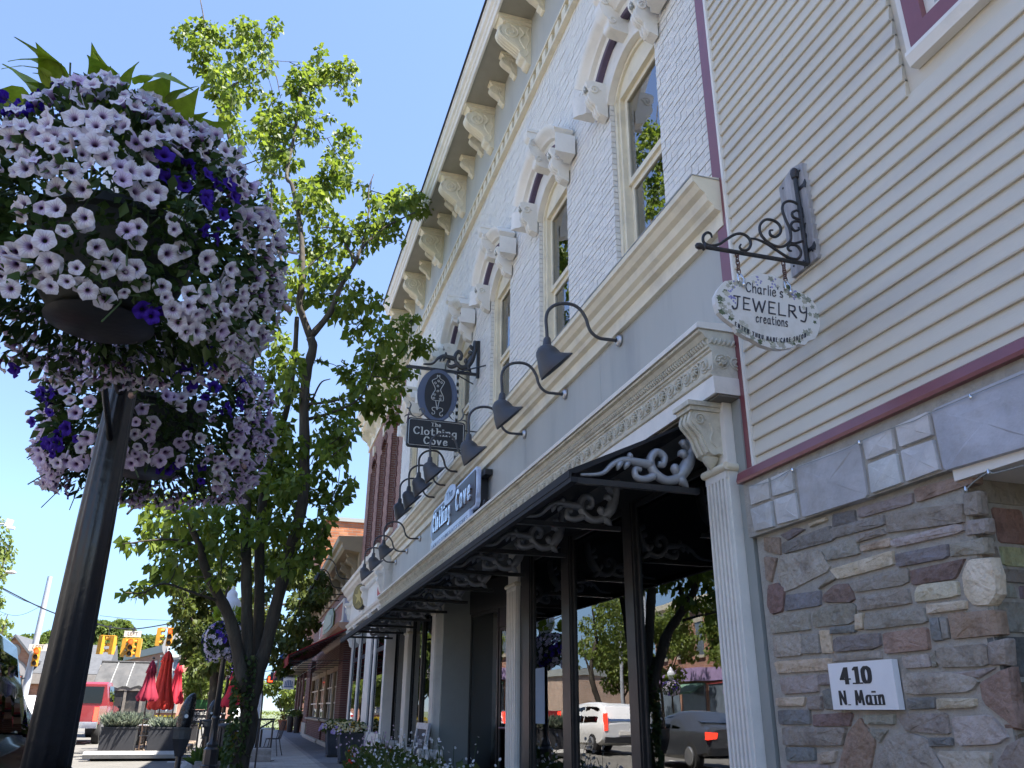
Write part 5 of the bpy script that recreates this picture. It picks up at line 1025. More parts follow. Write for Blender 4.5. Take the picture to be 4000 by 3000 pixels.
def lim(s_,m,dy=0.,dy1=None):
    o=[]; q=s_.split(); n=len(q)
    for i,p in enumerate(q):
        x,y=map(float,p.split(',')); o.append(atY(m[0]+x/m[2],m[1]+y/m[2],YT+3.2*max(0,(1050-m[1]-y/m[2])/1050)+dy+((dy1 if dy1 is not None else dy)-dy)*i/max(1,n-1)))
    return o
src=(0,0,1)
limbs=[(lim('972,2760 955,2680 945,2600 930,2520',src,-.03,-.1),.11,.08),(lim('975,2760 1000,2680 1012,2600 1030,2540',src,-.03,.0),.11,.085),([Vector((.0,YT,-.05)),Vector((.0,YT,.5)),*lim('970,2850 972,2760 976,2690 980,2640',src)],.135,.125),
 (lim('958,2700 905,2440 850,2320 800,2215 782,2140 747,2060 720,1990',src,-.1,-.7),.10,.03),
 (lim('972,2700 965,2420 962,2200 960,2000 964,1800 975,1500 982,1240 985,1150 955,1090 905,1010',src,-.05,.3),.09,.05),
 (lim('985,1150 930,700 880,480 840,390 820,300 790,200 797,90 783,0',src,.3,.5),.05,.012),
 (lim('850,420 900,340 960,310 1030,275 1050,240 1020,190 1010,120',src,.5,.6),.03,.008), (lim('1030,275 1075,290 1095,380',src,.5,.4),.018,.008),
 (lim('985,2700 1012,2400 1015,2100 1040,1850 1075,1720 1120,1600 1150,1400 1160,1240',src,.15,.5),.09,.04),
 (lim('990,2680 1030,2560 1085,2340 1135,2150 1180,1970 1190,1790 1188,1570 1200,1450 1222,1360 1213,1320',src,.0,-.2),.10,.075),
 (lim('1213,1320 1170,1190 1180,1100 1176,910 1143,730 1120,680 1155,500 1168,380 1190,330 1240,335 1300,335',src,-.2,-.5),.065,.01),
 (lim('1180,1000 1130,1070 1080,960 1062,850 1060,700',src,-.2,.1),.035,.012),
 (lim('1218,1310 1290,1220 1330,1120 1390,1020 1413,970 1500,890 1620,830',src,-.2,-.9),.07,.012),
 (lim('1413,970 1440,830 1440,740 1460,680',src,-.6,-.9),.02,.008),(lim('1390,1020 1310,900 1240,890',src,-.5,-.3),.025,.01),
 (lim('1188,1580 1290,1570 1340,1555',src,-.1,-.5),.03,.01),(lim('1195,1640 1300,1610 1400,1560 1450,1470',src,.0,-.6),.035,.01),(lim('1205,1600 1250,1500 1290,1480',src,0,-.3),.02,.008),
 (lim('845,2345 740,2310 640,2280 560,2315 490,2315',src,-.4,-1.),.022,.007),(lim('782,2140 690,2110 600,2110 480,2125',src,-.4,-.9),.024,.007),(lim('575,1950 520,1985 495,2010',src,-.5,-.5),.02,.016),
 (lim('1185,1060 1240,1010 1330,950 1400,880',src,-.3,-.2),.015,.005)]
tr=make_tree('street_tree',(0,YT,0),'tall pear tree with several upright limbs and thin green crown, nearest on the pavement',limbs,[(c,r*1.12) for c,r in cl],pear,.12,135,twig=.007,shell=.15,droop=.6)
n=700; zz=rng.uniform(.2,2.0,n); aa=rng.uniform(2.6,5.2,n); rr=.13+rng.uniform(0,.08,n)
leafmesh('ivy',np.stack([rr*np.cos(aa)-.02,YT+rr*np.sin(aa),zz],1),np.stack([np.cos(aa),np.sin(aa),-.6+0*zz],1)+rng.normal(size=(n,3))*.4,.065,leafmat('ivy_leaf',(.03,.06,.015),(.07,.10,.03),.3),tr)
n=60; leafmesh('ivy',np.stack([-.12+rng.normal(0,.02,n),YT-.09+rng.normal(0,.02,n),rng.uniform(.6,1.7,n)],1),rng.normal(size=(n,3)),.07,leafmat('ivy_yellow',(.16,.13,.02),(.2,.17,.03),.3),tr)
# darker tree behind it
T2='430,1050,60 400,1100,50 480,1130,70 440,1200,60 500,1230,70 420,1290,40 480,1330,60 440,1400,50 520,1420,70 560,1330,70 600,1230,70 560,1130,70 590,1450,70 540,1510,60 620,1540,50 500,1540,40 660,1380,60 700,1250,60 640,1100,60 900,1250,60 920,1400,60 960,1480,50 980,1540,40 1000,1350,70 1060,1280,70 1080,1180,70 1120,1100,60 1160,1040,50 1060,1050,60 1150,1180,50 1120,1290,50 1090,1380,40 1050,1420,50 1190,1130,40 1200,1090,30 760,1200,60 860,1120,60 500,1040,50 600,1020,60 700,1020,60 800,1000,60 980,1060,60 760,1400,60 640,1480,50 480,1470,50 1050,960,60 760,900,60 900,940,60 620,930,50'
maple=leafmat('maple_leaf',(.05,.075,.016),(.095,.115,.03),.4)
def at2(x,y,Y): v=atY(x,y,Y); return v
c2=sp(((T2,mB),),31,1.6)
make_tree('street_tree',(-1.0,31,0),'broad darker leafy tree farther along the kerb behind the pear tree',[([Vector((-1.05,31,-.05)),at2(838,2720,31),at2(842,2640,31),at2(850,2560,31)],.22,.15),([at2(842,2650,31),at2(790,2520,31),at2(740,2400,30)],.1,.03),([at2(850,2570,31),at2(930,2450,31.5),at2(1020,2380,32),at2(1180,2350,32.5)],.12,.03),([at2(850,2570,31),at2(870,2400,31),at2(900,2250,31)],.12,.03)],c2,maple,.17,130,twig=.015,shell=.2)
sun_leaf=leafmat('light_leaf',(.10,.15,.03),(.17,.21,.055),.45)
def ball_tree(loc,h,r,label,lm=sun_leaf,name='street_tree',size=.2,n=26,per=60,group=None,trunk=.11,low=.35,cat_='tree',squash=1.0):
    x,y,z=loc; cl=[]
    for i in range(n):
        u=Vector((rng.normal(),rng.normal(),rng.normal())).normalized()*(rng.uniform(.35,1)**.5)
        cl.append(((x+u.x*r,y+u.y*r,z+h*low+r*.2+(u.z+1)/2*(h*(1-low)-r*.3)),r*rng.uniform(.28,.42)))
    L=[([Vector((x,y,z-.05)),Vector((x+.03,y,z+h*low)),Vector((x-.05,y+.04,z+h*.7))],trunk,trunk*.4)]
    for i in range(5):
        a=i*1.26+rng.uniform(0,.6); L.append(([Vector((x,y,z+h*(low-.03))),Vector((x+r*.4*math.cos(a),y+r*.4*math.sin(a),z+h*(low+.15))),Vector((x+r*.75*math.cos(a),y+r*.75*math.sin(a),z+h*(low+.32)))],trunk*.5,.015))
    return make_tree(name,loc,label,L,cl,lm,size,per,group,twig=.012,cat_=cat_,shell=.2)
# sunlit tree at the left edge
E1='10,2120,32 38,2150,20 8,2200,32 5,2250,16 4,2420,14 32,2432,14 12,2480,22 18,2540,14 -40,2150,50 -60,2250,60 -50,2350,50 -60,2450,60 -110,2200,60 -120,2350,70 -130,2480,60 -20,2060,40 -80,2100,50 -160,2280,60 -200,2400,60'
c3=sp(((E1,src),),45,1.2); make_tree('street_tree',(-12.6,45,-.1),'sunlit pale green tree at the left edge beside the street light',[([Vector((-13.2,45,-.15)),at2(-70,2600,45),at2(-60,2400,45)],.2,.1),([at2(-70,2600,45),at2(0,2480,45),at2(30,2400,45)],.08,.02),([at2(-60,2420,45),at2(0,2250,45),at2(30,2130,45)],.08,.02)],c3,sun_leaf,.17,60,twig=.015)
ball_tree((-3.0,72,-.1),4.6,1.9,'small bright green round tree beyond the crossing, left of the dark tree',size=.22,low=.3)
ball_tree((2.7,68,-.1),4.2,1.5,'small bright tree behind the clipped hedge at the end of the pavement',size=.2,low=.25)
mass=leafmat('far_leaf',(.07,.11,.025),(.13,.165,.045),.35)
for i,(x,y,h,r,nm) in enumerate(((-22,150,14,6,'tall far green tree above the black tipper lorry'),(-15.5,156,12.5,5,'far green tree behind the hanging traffic lights'),(-31,150,12,5.5,'far green tree behind the grey roof'),(-9,160,10,5,'far tree behind the clock building'))): ball_tree((x,y,-.1),h,r,nm,mass,size=.6,n=36,per=70,group='far trees',trunk=.3,low=.15)
hd=MB()
# clipped hedge and low planting at the far corner
def bush(name,loc,sx,sy,h,label,lm,size=.12,n=900,cat_='bush',group=None):
    t=thing(name,loc,label,cat_,group); u=rng.uniform(-1,1,(n,3)); s_=np.abs(u).max(axis=1,keepdims=True); u=u/s_*(rng.uniform(.75,1,(n,1))); p=np.array(loc)+u*np.array([sx,sy,h/2])+np.array([0,0,h/2]); d=u+rng.normal(size=(n,3))*.6
    b=MB(); 
    for i in range(6): b.cyl((loc[0]+random.uniform(-.3,.3)*sx,loc[1],loc[2]),(loc[0]+random.uniform(-.8,.8)*sx,loc[1]+random.uniform(-.5,.5)*sy,loc[2]+h*.8),.015,.006,5)
    b.build('stems',bark,t); leafmesh('foliage',p,d,size,lm,t); return t
bush('hedge',(2.2,65,-.1),2.0,.6,1.1,'clipped sunlit hedge at the far end of the pavement',sun_leaf,n=1500,cat_='hedge')
bush('flower_bush',(-5.2,66,-.1),2.2,.8,.8,'low bed of yellow flowers across the junction',leafmat('yellow_flower',(.45,.33,.02),(.2,.2,.03),.3),n=1200)
# ================================================================ petunia baskets on lamp posts
def petunia_mat(name,edge,mid,throat,vein):
    m=bpy.data.materials.new(name); m.use_nodes=True; t=m.node_tree; b=t.nodes['Principled BSDF']; L=t.links.new
    tc=nd(t,'ShaderNodeUVMap'); sb_=nd(t,'ShaderNodeVectorMath',operation='MULTIPLY_ADD'); sb_.inputs[1].default_value=(.1,.1,0); sb_.inputs[2].default_value=(-.05,-.05,0); L(tc.outputs[0],sb_.inputs[0]); sp_=nd(t,'ShaderNodeSeparateXYZ'); L(sb_.outputs[0],sp_.inputs[0])
    def mth(op,a,b_=None):
        n=nd(t,'ShaderNodeMath',operation=op)
        for i,v in enumerate((a,b_)):
            if v is None: continue
            if hasattr(v,'is_linked'): L(v,n.inputs[i])
            else: n.inputs[i].default_value=v
        return n.outputs[0]
    x,y=sp_.outputs[0],sp_.outputs[1]; r=mth('SQRT',mth('ADD',mth('MULTIPLY',x,x),mth('MULTIPLY',y,y)))
    rp=ramp(t,[(0,throat),(.15,throat),(.30,mid),(.46,edge),(1,edge)]); L(mth('DIVIDE',r,.04),rp.inputs[0])
    an=mth('ARCTAN2',y,x); c=mth('POWER',mth('ABSOLUTE',mth('COSINE',mth('MULTIPLY',an,7.5))),14.); f=mth('MULTIPLY',c,mth('SUBTRACT',.75,mth('DIVIDE',r,.05)))
    mx=nd(t,'ShaderNodeMixRGB'); mx.inputs[2].default_value=(*vein,1); L(f,mx.inputs[0]); L(rp.outputs[0],mx.inputs[1])
    oi=nd(t,'ShaderNodeObjectInfo'); m2=nd(t,'ShaderNodeMixRGB',blend_type='MULTIPLY'); r3=ramp(t,[(0,(1,1,1)),(.55,(.98,.97,1)),(.8,(.93,.86,1)),(1,(.86,.74,.98))]); L(oi.outputs['Random'],r3.inputs[0]); m2.inputs[0].default_value=1; L(mx.outputs[0],m2.inputs[1]); L(r3.outputs[0],m2.inputs[2])
    L(m2.outputs[0],b.inputs['Base Color']); b.inputs['Roughness'].default_value=.6; b.inputs['Specular IOR Level'].default_value=.2
    tr_=nd(t,'ShaderNodeBsdfTranslucent'); L(m2.outputs[0],tr_.inputs[0]); ms=nd(t,'ShaderNodeMixShader'); ms.inputs[0].default_value=.35; L(b.outputs[0],ms.inputs[1]); L(tr_.outputs[0],ms.inputs[2]); L(ms.outputs[0],t.nodes['Material Output'].inputs[0]); return m
pw=petunia_mat('petunia_pale',(.82,.78,.83),(.62,.50,.67),(.045,.008,.06),(.22,.08,.28)); pp=petunia_mat('petunia_violet',(.055,.018,.32),(.045,.012,.24),(.012,.003,.05),(.02,.004,.08))
stemg=mat('stem_green',(.05,.085,.025),.7,.2,30.)
def uvs(me):
    u=me.uv_layers.new(name='UVMap'); vi=np.zeros(len(me.loops),dtype=np.int32); me.loops.foreach_get('vertex_index',vi); c=np.zeros(len(me.vertices)*3,dtype=np.float32); me.vertices.foreach_get('co',c); c=c.reshape(-1,3)[vi][:,:2]*10+.5; u.data.foreach_set('uv',c.astype(np.float32).ravel()); return me
def join_flowers(name,lst,parent):
    import bmesh
    b=bmesh.new(); mats_=[]
    for me,M_ in lst:
        k=len(b.verts); n0=len(b.faces); b.from_mesh(me); b.verts.ensure_lookup_table(); bmesh.ops.transform(b,matrix=M_,verts=b.verts[k:])
        b.faces.ensure_lookup_table()
        for m in me.materials:
            if m not in mats_: mats_.append(m)
        for f in b.faces[n0:]: f.material_index=mats_.index(me.materials[f.material_index])
    me=bpy.data.meshes.new(name); b.to_mesh(me); b.free()
    for m in mats_: me.materials.append(m)
    o=bpy.data.objects.new(name,me); COL.objects.link(o); o.parent=parent; OFF[o.name]=woff(parent); return tag(o,kind='stuff')
def flower_mesh(m,seed,lite=False):
    r=random.Random(seed); n=20; b=MB(); cup=r.uniform(.002,.014)
    rings=[(.0035,-.046),(.005,-.03),(.009,-.012),(.016,-.003),(.027,.001),(.037,.0)] if not lite else [(.004,-.03),(.012,-.006),(.036,.0)]
    if lite: n=10
    ph=[r.uniform(-1,1) for _ in range(5)]; V=[]
    for k,(R_,z) in enumerate(rings):
        for j in range(n):
            a=2*pi*j/n; lobe=.5+.5*math.cos(5*a); f=k/(len(rings)-1); RR=R_*(1+f*f*(.16*lobe-.09)); zz=z+f**3*(-cup*.3+.006*math.cos(5*a+.6)+.005*ph[int(a/(2*pi)*5)%5]+ (.004*math.sin(10*a+ph[0]*3) if not lite else 0)); V.append((RR*math.cos(a),RR*math.sin(a),zz+f*cup*.4))
    F=[]
    for k in range(len(rings)-1):
        for j in range(n): j2=(j+1)%n; F.append((k*n+j,k*n+j2,(k+1)*n+j2,(k+1)*n+j))
    F.append(tuple(range(n-1,-1,-1))); b.add(V,F)
    b.cur=1; b.lathe([(.0015,-.062),(.005,-.055),(.0065,-.045),(.006,-.03)],6)
    return uvs(b.mesh('petunia',[m,stemg],smooth='all'))
PWM=[flower_mesh(pw,i) for i in range(5)]; PPM=[flower_mesh(pp,i+9) for i in range(3)]
def bud_mesh(m,rad,ln):
    b=MB(); b.lathe([(.003,-.03),(.005,-.01),(rad,.01),(rad*.8,ln),(rad*.3,ln+.008),(0,ln+.009)],7); b.cur=1; b.lathe([(.0015,-.045),(.006,-.03),(.006,-.012)],6); return uvs(b.mesh('petunia_bud',[m,stemg],smooth='all'))
vine=mat('lime_vine_leaf',(.21,.29,.018),.45,.22,26.,.3,60.,trans=.4,rnd=.28); petl=leafmat('petunia_leaf',(.022,.048,.012),(.05,.09,.022),.3)
def vine_mesh(seed):
    """a heart-shaped drooping leaf, folded along its midrib"""
    r=random.Random(seed); b=MB(); W=[(-.018,.030),(0,.058),(.025,.074),(.055,.070),(.085,.053),(.115,.034),(.145,.016),(.178,0)]; V=[];dr=r.uniform(3.5,6.5)
    for y,wd in W:
        z=-dr*max(0,y)**2*.8+.004*r.uniform(-1,1)
        for f in(-1,-.5,0,.5,1): V.append((wd*f,y-.012*(abs(f)==1 and y<.03),z+abs(f)*wd*.28+r.uniform(-.003,.003)-(abs(f)>.9)*.006))
    F=[(k*5+i,k*5+i+1,(k+1)*5+i+1,(k+1)*5+i) for k in range(len(W)-1) for i in range(4)]
    b.add(V,F); b.tube([(0,0,0),(0,-.04,-.02),(0,-.08,-.06)],.002,4); return b.mesh('vine_leaf',vine,smooth='all')
BUD=bud_mesh(mat('bud_lilac',(.42,.36,.42),.6,.2,40.),.006,.022); WILT=bud_mesh(mat('wilted',(.32,.22,.2),.8,.4,60.),.013,.018)
VM=[vine_mesh(i) for i in range(3)]
def outm(nv,spin): # turn local +z to nv
    return (nv.to_track_quat('Z','Y')@Quaternion((0,0,1),spin)).to_euler()
def basket_pt(r):
    """a random point of the flowering mound, relative to the pot's rim, with its outward normal"""
    a=r.uniform(0,2*pi); q=r.random()
    P=[(.08,.34),(.27,.32),(.42,.22),(.50,.04),(.505,-.14),(.47,-.30),(.40,-.45)]
    k=q**.72*(len(P)-1); i=min(int(k),len(P)-2); f=k-i; R_=P[i][0]*(1-f)+P[i+1][0]*f; z=P[i][1]*(1-f)+P[i+1][1]*f
    tx,tz=P[i+1][0]-P[i][0],P[i+1][1]-P[i][1]; l=math.hypot(tx,tz); nr,nz=-tz/l,tx/l
    wv=1+.10*math.sin(3*a+1)+.06*math.sin(7*a); return a,R_*wv,z,Vector((nr*math.cos(a),nr*math.sin(a),nz))
def basket(loc,label,seed,nw=250,npur=36,sc=1.0,nx=420,face=None,zsq=1.0,group='petunia baskets on the nearest lamp post'):
    r=random.Random(seed); t=thing('hanging_basket',loc,label,'flower basket',group); o=Vector(loc)
    potm=mat('pot_plastic',(.018,.022,.018),.55,.3,4.,.2,20.,dirt=(.06,.055,.035),dscale=5.)
    b=MB(); b.lathe([(0,-.25),(.10,-.25),(.15,-.235),(.19,-.18),(.225,-.07),(.24,.02),(.26,.03),(.26,.06),(.23,.06)],32,o+Vector((0,0,-.10))); b.build('pot',potm,t,smooth=True)
    b=MB(); b.lathe([(0,-.275),(.12,-.275),(.16,-.258),(.10,-.251)],24,o+Vector((0,0,-.10))); b.build('saucer',M['bronze'],t,smooth=True)
    P=[];D=[]
    for i in range(5200):
        a,R_,z,nv=basket_pt(r); f=r.uniform(.72,.99); P.append((loc[0]+R_*f*math.cos(a)*sc,loc[1]+R_*f*math.sin(a)*sc,loc[2]+z*f*zsq)); D.append((nv.x+r.gauss(0,.6),nv.y+r.gauss(0,.6),nv.z+r.gauss(0,.6)))
    leafmesh('foliage',np.array(P),np.array(D),.042,petl,t,wid=.3)
    b=MB()
    for i in range(40):
        a,R_,z,nv=basket_pt(r); p=o+Vector((R_*.95*math.cos(a)*sc,R_*.95*math.sin(a)*sc,z*zsq)); e=p+nv*.08+Vector((r.gauss(0,.03),r.gauss(0,.03),-.05 if z<-.2 else .02)); b.tube([o+Vector((.2*math.cos(a),.2*math.sin(a),.0)),(p+o)/2+Vector((.1*math.cos(a),.1*math.sin(a),.06)),p,e],.0028,4)
    b.build('stems',stemg,t,fix=False)
    tocam=(Vector((0,0,EYE))-o).normalized(); cnt=[0,0]; placed=[]; tries=0; rest=[]; extra=nx
    while (cnt[0]<nw or cnt[1]<npur or len(rest)<nx) and tries<22000:
        tries+=1; a,R_,z,nv=basket_pt(r); p=Vector((R_*math.cos(a)*sc,R_*math.sin(a)*sc,z*zsq))+nv*r.uniform(-.035,.03)
        nn=(nv+Vector((r.gauss(0,.35),r.gauss(0,.35),r.gauss(0,.25)+.05))).normalized()
        vis=nv.dot(tocam)>-.25
        if not vis and z>-.18: continue
        if z<-.2: nn=(nn+tocam*.5+Vector((0,0,-.2))).normalized()
        patch=math.sin(4*a+seed)+.8*math.sin(6*z/.5+2*a+seed*2)
        pur=patch>.8
        if pur and cnt[1]>=npur: continue
        if not pur and cnt[0]>=nw and len(rest)>=nx: continue
        # a thinner patch low down on the near side, where the pot shows
        if z<-.15 and nv.dot(Vector((tocam.x,tocam.y,0)).normalized())>.66 and z>-.36 and r.random()<.72: continue
        if any((p-q).length<(.027 if not pur else .032) for q in placed): continue
        placed.append(p); s_=r.choice((.62,.75,.8,.85,.9,.98))*r.uniform(.9,1.05)*sc; e_=outm(nn,r.uniform(0,6.28))
        if not pur and cnt[0]>=nw:
            rest.append((r.choice(PWM),Matrix.Translation(p)@e_.to_matrix().to_4x4()@Matrix.Scale(s_,4))); continue
        cnt[1 if pur else 0]+=1
        link('petunia',r.choice(PPM if pur else PWM),t,p,rot=e_,scale=(s_,s_*r.uniform(.78,1.0),s_*r.uniform(.8,1.25)))
    for i in range(34):
        a,R_,z,nv=basket_pt(r); p=Vector((R_*math.cos(a)*sc,R_*math.sin(a)*sc,z*zsq))+nv*.03; e_=outm((nv+Vector((r.gauss(0,.5),r.gauss(0,.5),r.gauss(0,.4)))).normalized(),r.uniform(0,6)); rest.append((BUD if r.random()<.7 else WILT,Matrix.Translation(p)@e_.to_matrix().to_4x4()))
    if rest: join_flowers('more_petunias',rest,t)
    for i in range(64):
        a=r.uniform(0,6.28); R_=.31*r.random()**.6; h=.40+.12*r.random()-.42*R_; d=Vector((math.cos(a),math.sin(a),r.uniform(.1,1.1))).normalized()
        q=d.to_track_quat('Y','Z')@Quaternion((0,1,0),r.uniform(-1.1,1.1))@Quaternion((1,0,0),r.uniform(-.5,.6)); link('vine_leaf',r.choice(VM),t,(R_*math.cos(a)-.09,R_*math.sin(a),h*zsq),rot=q.to_euler(),scale=r.uniform(.5,.85)*sc)
    return t
B1=(-.58,2.55,2.72); B2=(-.62,4.10,2.66)
basket(B1,'large near basket of white and violet petunias topped with lime vine leaves',5,nw=225,npur=70,sc=.91)
basket(B2,'petunia basket behind the near lamp post, seen below the larger basket',11,nw=236,npur=54)
opal=mat('opal_globe',(.78,.80,.84),.35,.05,4.,.12,20.,trans=.35)
def lamp_post(loc,label,group='acorn street lamps',thin=False,arms=True,near=False):
    t=thing('street_lamp',loc,label,'street lamp',group); o=Vector(loc)
    b=MB()
    prof=[(.19,0),(.19,.10),(.165,.12),(.165,.50),(.13,.56),(.15,.60),(.12,.66),(.085,.98),(.095,1.0),(.095,1.03),(.08,1.06)] if near else [(.19,0),(.19,.10),(.16,.12),(.16,.42),(.11,.47),(.125,.52),(.085,.58),(.072,1.0),(.095,1.03),(.095,1.06),(.066,1.1)]
    b.lathe(prof,8 if not near else 20,o); b.build('base',M['blackpaint'],t,smooth=True)
    b=MB(); sh=[(.078,1.06),(.066,1.9),(.052,2.45),(.048,2.64),(.045,2.95)] if near else [(.066,1.1),(.052,2.4),(.046,2.95)]
    b.lathe(sh,48 if near else 16,o,fl=(12,.07) if near else None); b.build('shaft',M['blackpaint'],t,smooth='all')
    b=MB(); b.lathe([(.06,2.94),(.09,2.96),(.10,3.0),(.13,3.03),(.14,3.08),(.12,3.10)],20,o); b.build('fitter',M['blackpaint'],t,smooth=True)
    b=MB(); b.lathe([(.12,3.09),(.20,3.20),(.245,3.36),(.235,3.50),(.18,3.60),(.125,3.645),(.12,3.66),(.118,3.73),(.105,3.76),(.07,3.80),(.05,3.82),(.035,3.85),(.025,3.90),(0,3.91)],28,o); b.build('globe',opal,t,smooth='all')
    if arms:
        for s_ in(-1,1):
            b=MB(); b.tube([o+Vector((0,s_*.05,2.40)),o+Vector((0,s_*.4,2.42)),o+Vector((0,s_*.78,2.47))],.016,8); b.tube([o+Vector((0,s_*.05,2.20)),o+Vector((0,s_*.3,2.30)),o+Vector((0,s_*.5,2.42))],.012,6); b.build('arm',M['blackpaint'],t,smooth='all')
    return t
lamp_post((-.62,3.32,0),'black lamp post with white globe carrying the petunia baskets, nearest of all',near=True)
def small_basket(loc,label,R_=.5,n=330,group='petunia baskets along the street'):
    t=thing('hanging_basket',loc,label,'flower basket',group); o=Vector(loc); r=random.Random(int(loc[1]*7)); b=MB(); b.lathe([(0,-.28),(.2,-.26),(.3,.0),(.3,.05)],14,o); b.build('pot',MATS['pot_plastic'],t,smooth=True)
    P=[];D=[];FW=MB()
    for i in range(1300):
        a,R2,z,nv=basket_pt(r); f=r.uniform(.75,.98); P.append((o.x+R2*f*math.cos(a),o.y+R2*f*math.sin(a),o.z+z*f)); D.append((nv.x+r.gauss(0,.5),nv.y+r.gauss(0,.5),nv.z+r.gauss(0,.5)))
    leafmesh('foliage',np.array(P),np.array(D),.07,petl,t)
    V={0:PLITE,1:PLITEP}; me=bpy.data.meshes
    for i in range(n):
        a,R2,z,nv=basket_pt(r); p=Vector((o.x+R2*math.cos(a),o.y+R2*math.sin(a),o.z+z)); q=nv.to_track_quat('Z','Y'); k=1 if math.sin(3*a+z*6)>.55 else 0; FW.cur=k
        ring=[p+q@Vector((.05*math.cos(2*pi*j/5),.05*math.sin(2*pi*j/5),.0)) for j in range(5)]; c=p-nv*.03
        nV=len(FW.v); FW.v+= [tuple(c)]+[tuple(x) for x in ring]
        for j in range(5): FW.f.append((nV,nV+1+j,nV+1+(j+1)%5)); FW.mi.append(k)
    tag(FW.build('petunias',[mat('petunia_far',(.60,.54,.66),.6,.2,30.,trans=.25),mat('petunia_far_violet',(.055,.018,.30),.6)],t,fix=False),kind='stuff')
    P=[];D=[]
    for i in range(60):
        a=r.uniform(0,6.28); P.append((o.x+.2*math.cos(a),o.y+.2*math.sin(a),o.z+.40+.2*r.random())); D.append((math.cos(a),math.sin(a),.4))
    leafmesh('vine_leaves',np.array(P),np.array(D),.16,vine,t); return t
PLITE=PLITEP=None
for (x,y,lab,bl) in((-.62,20.4,'second black lamp post, left of the pear tree trunk','petunia basket on the second lamp post, left of the trunk'),(-.75,32.5,'third black lamp post, thin and partly behind the pear tree','pale petunia basket on the third lamp post, half behind the trunk')):
    lamp_post((x,y,0),lab); small_basket((x,y-.45,2.72),bl); small_basket((x,y+.75,2.72),bl.replace('petunia basket','far-side petunia basket'))
for (x,y) in((-18.6,48.3),(-18.6,30)):
    lamp_post((x,y,0),'black lamp post across the street by the %s shops'%('far' if y>40 else 'brick')); small_basket((x,y,2.75),'petunia basket on the lamp post across the street, %s one'%('far' if y>40 else 'near'))
# ================================================================ cars
def carmat(name,c,rough=.25,metal=.0): return mat(name,c,rough,.04,3.,coat=.35,metal=metal,spec=.5)
tyre=mat('tyre',(.02,.02,.021),.9,.2,30.,.3,60.); rimm=mat('alloy',(.45,.46,.48),.3,.1,9.,metal=.8); dglass=glassmat('car_glass',1.7,(.10,.12,.12)); chrome=mat('chrome',(.7,.7,.72),.12,.05,4.,metal=1.)
redl=mat('tail_light',(.45,.012,.012),.25,.1,9.,emit=(1,.03,.02),est=.06); brakel=mat('brake_light',(.8,.05,.03),.25,.1,9.,emit=(1,.045,.02),est=1.1); plastic=mat('black_plastic',(.018,.018,.02),.6,.2,20.)
SUVP=[(0,.76,.52,.93,.70,1.0),(.06,.86,.42,1.0,.72,1.2),(.30,.91,.33,1.03,.70,1.56),(.75,.93,.28,1.01,.70,1.66),(1.9,.93,.26,.98,.71,1.69),(2.75,.93,.26,.96,.69,1.63),(3.15,.93,.27,.95,.66,1.42),(3.65,.93,.28,.94,.70,1.02),(4.3,.89,.32,.89,.66,.94),(4.62,.76,.42,.76,.56,.80)]
SEDP=[(0,.70,.5,.88,.60,.97),(.08,.84,.38,.94,.66,1.02),(.55,.9,.28,.95,.66,1.07),(1.25,.9,.26,.93,.60,1.38),(1.95,.9,.25,.92,.60,1.43),(2.6,.9,.25,.91,.58,1.36),(3.35,.9,.26,.9,.64,.99),(4.2,.86,.28,.82,.62,.86),(4.55,.7,.4,.66,.5,.72)]
def wheels(t,o,hw,ys,r=.34,wd=.22):
    for y in ys:
        for s_ in(-1,1):
            c=o+Vector((s_*(hw-wd/2+.01),y,r)); b=MB(); b.lathe([(r*.62,-wd/2),(r*.95,-wd/2),(r,-wd/2+.03),(r,wd/2-.03),(r*.95,wd/2),(r*.62,wd/2)],24,c,(1,0,0)); w_=b.build('wheel',tyre,t,smooth=True)
            b=MB(); b.lathe([(0,-.01),(r*.60,-.01),(r*.66,s_*.0+.06),(r*.6,.08),(.05,.05),(0,.05)],16,c+Vector((s_*wd*.42,0,0)),(s_,0,0)); b.build('rim',rimm,w_,smooth=True)
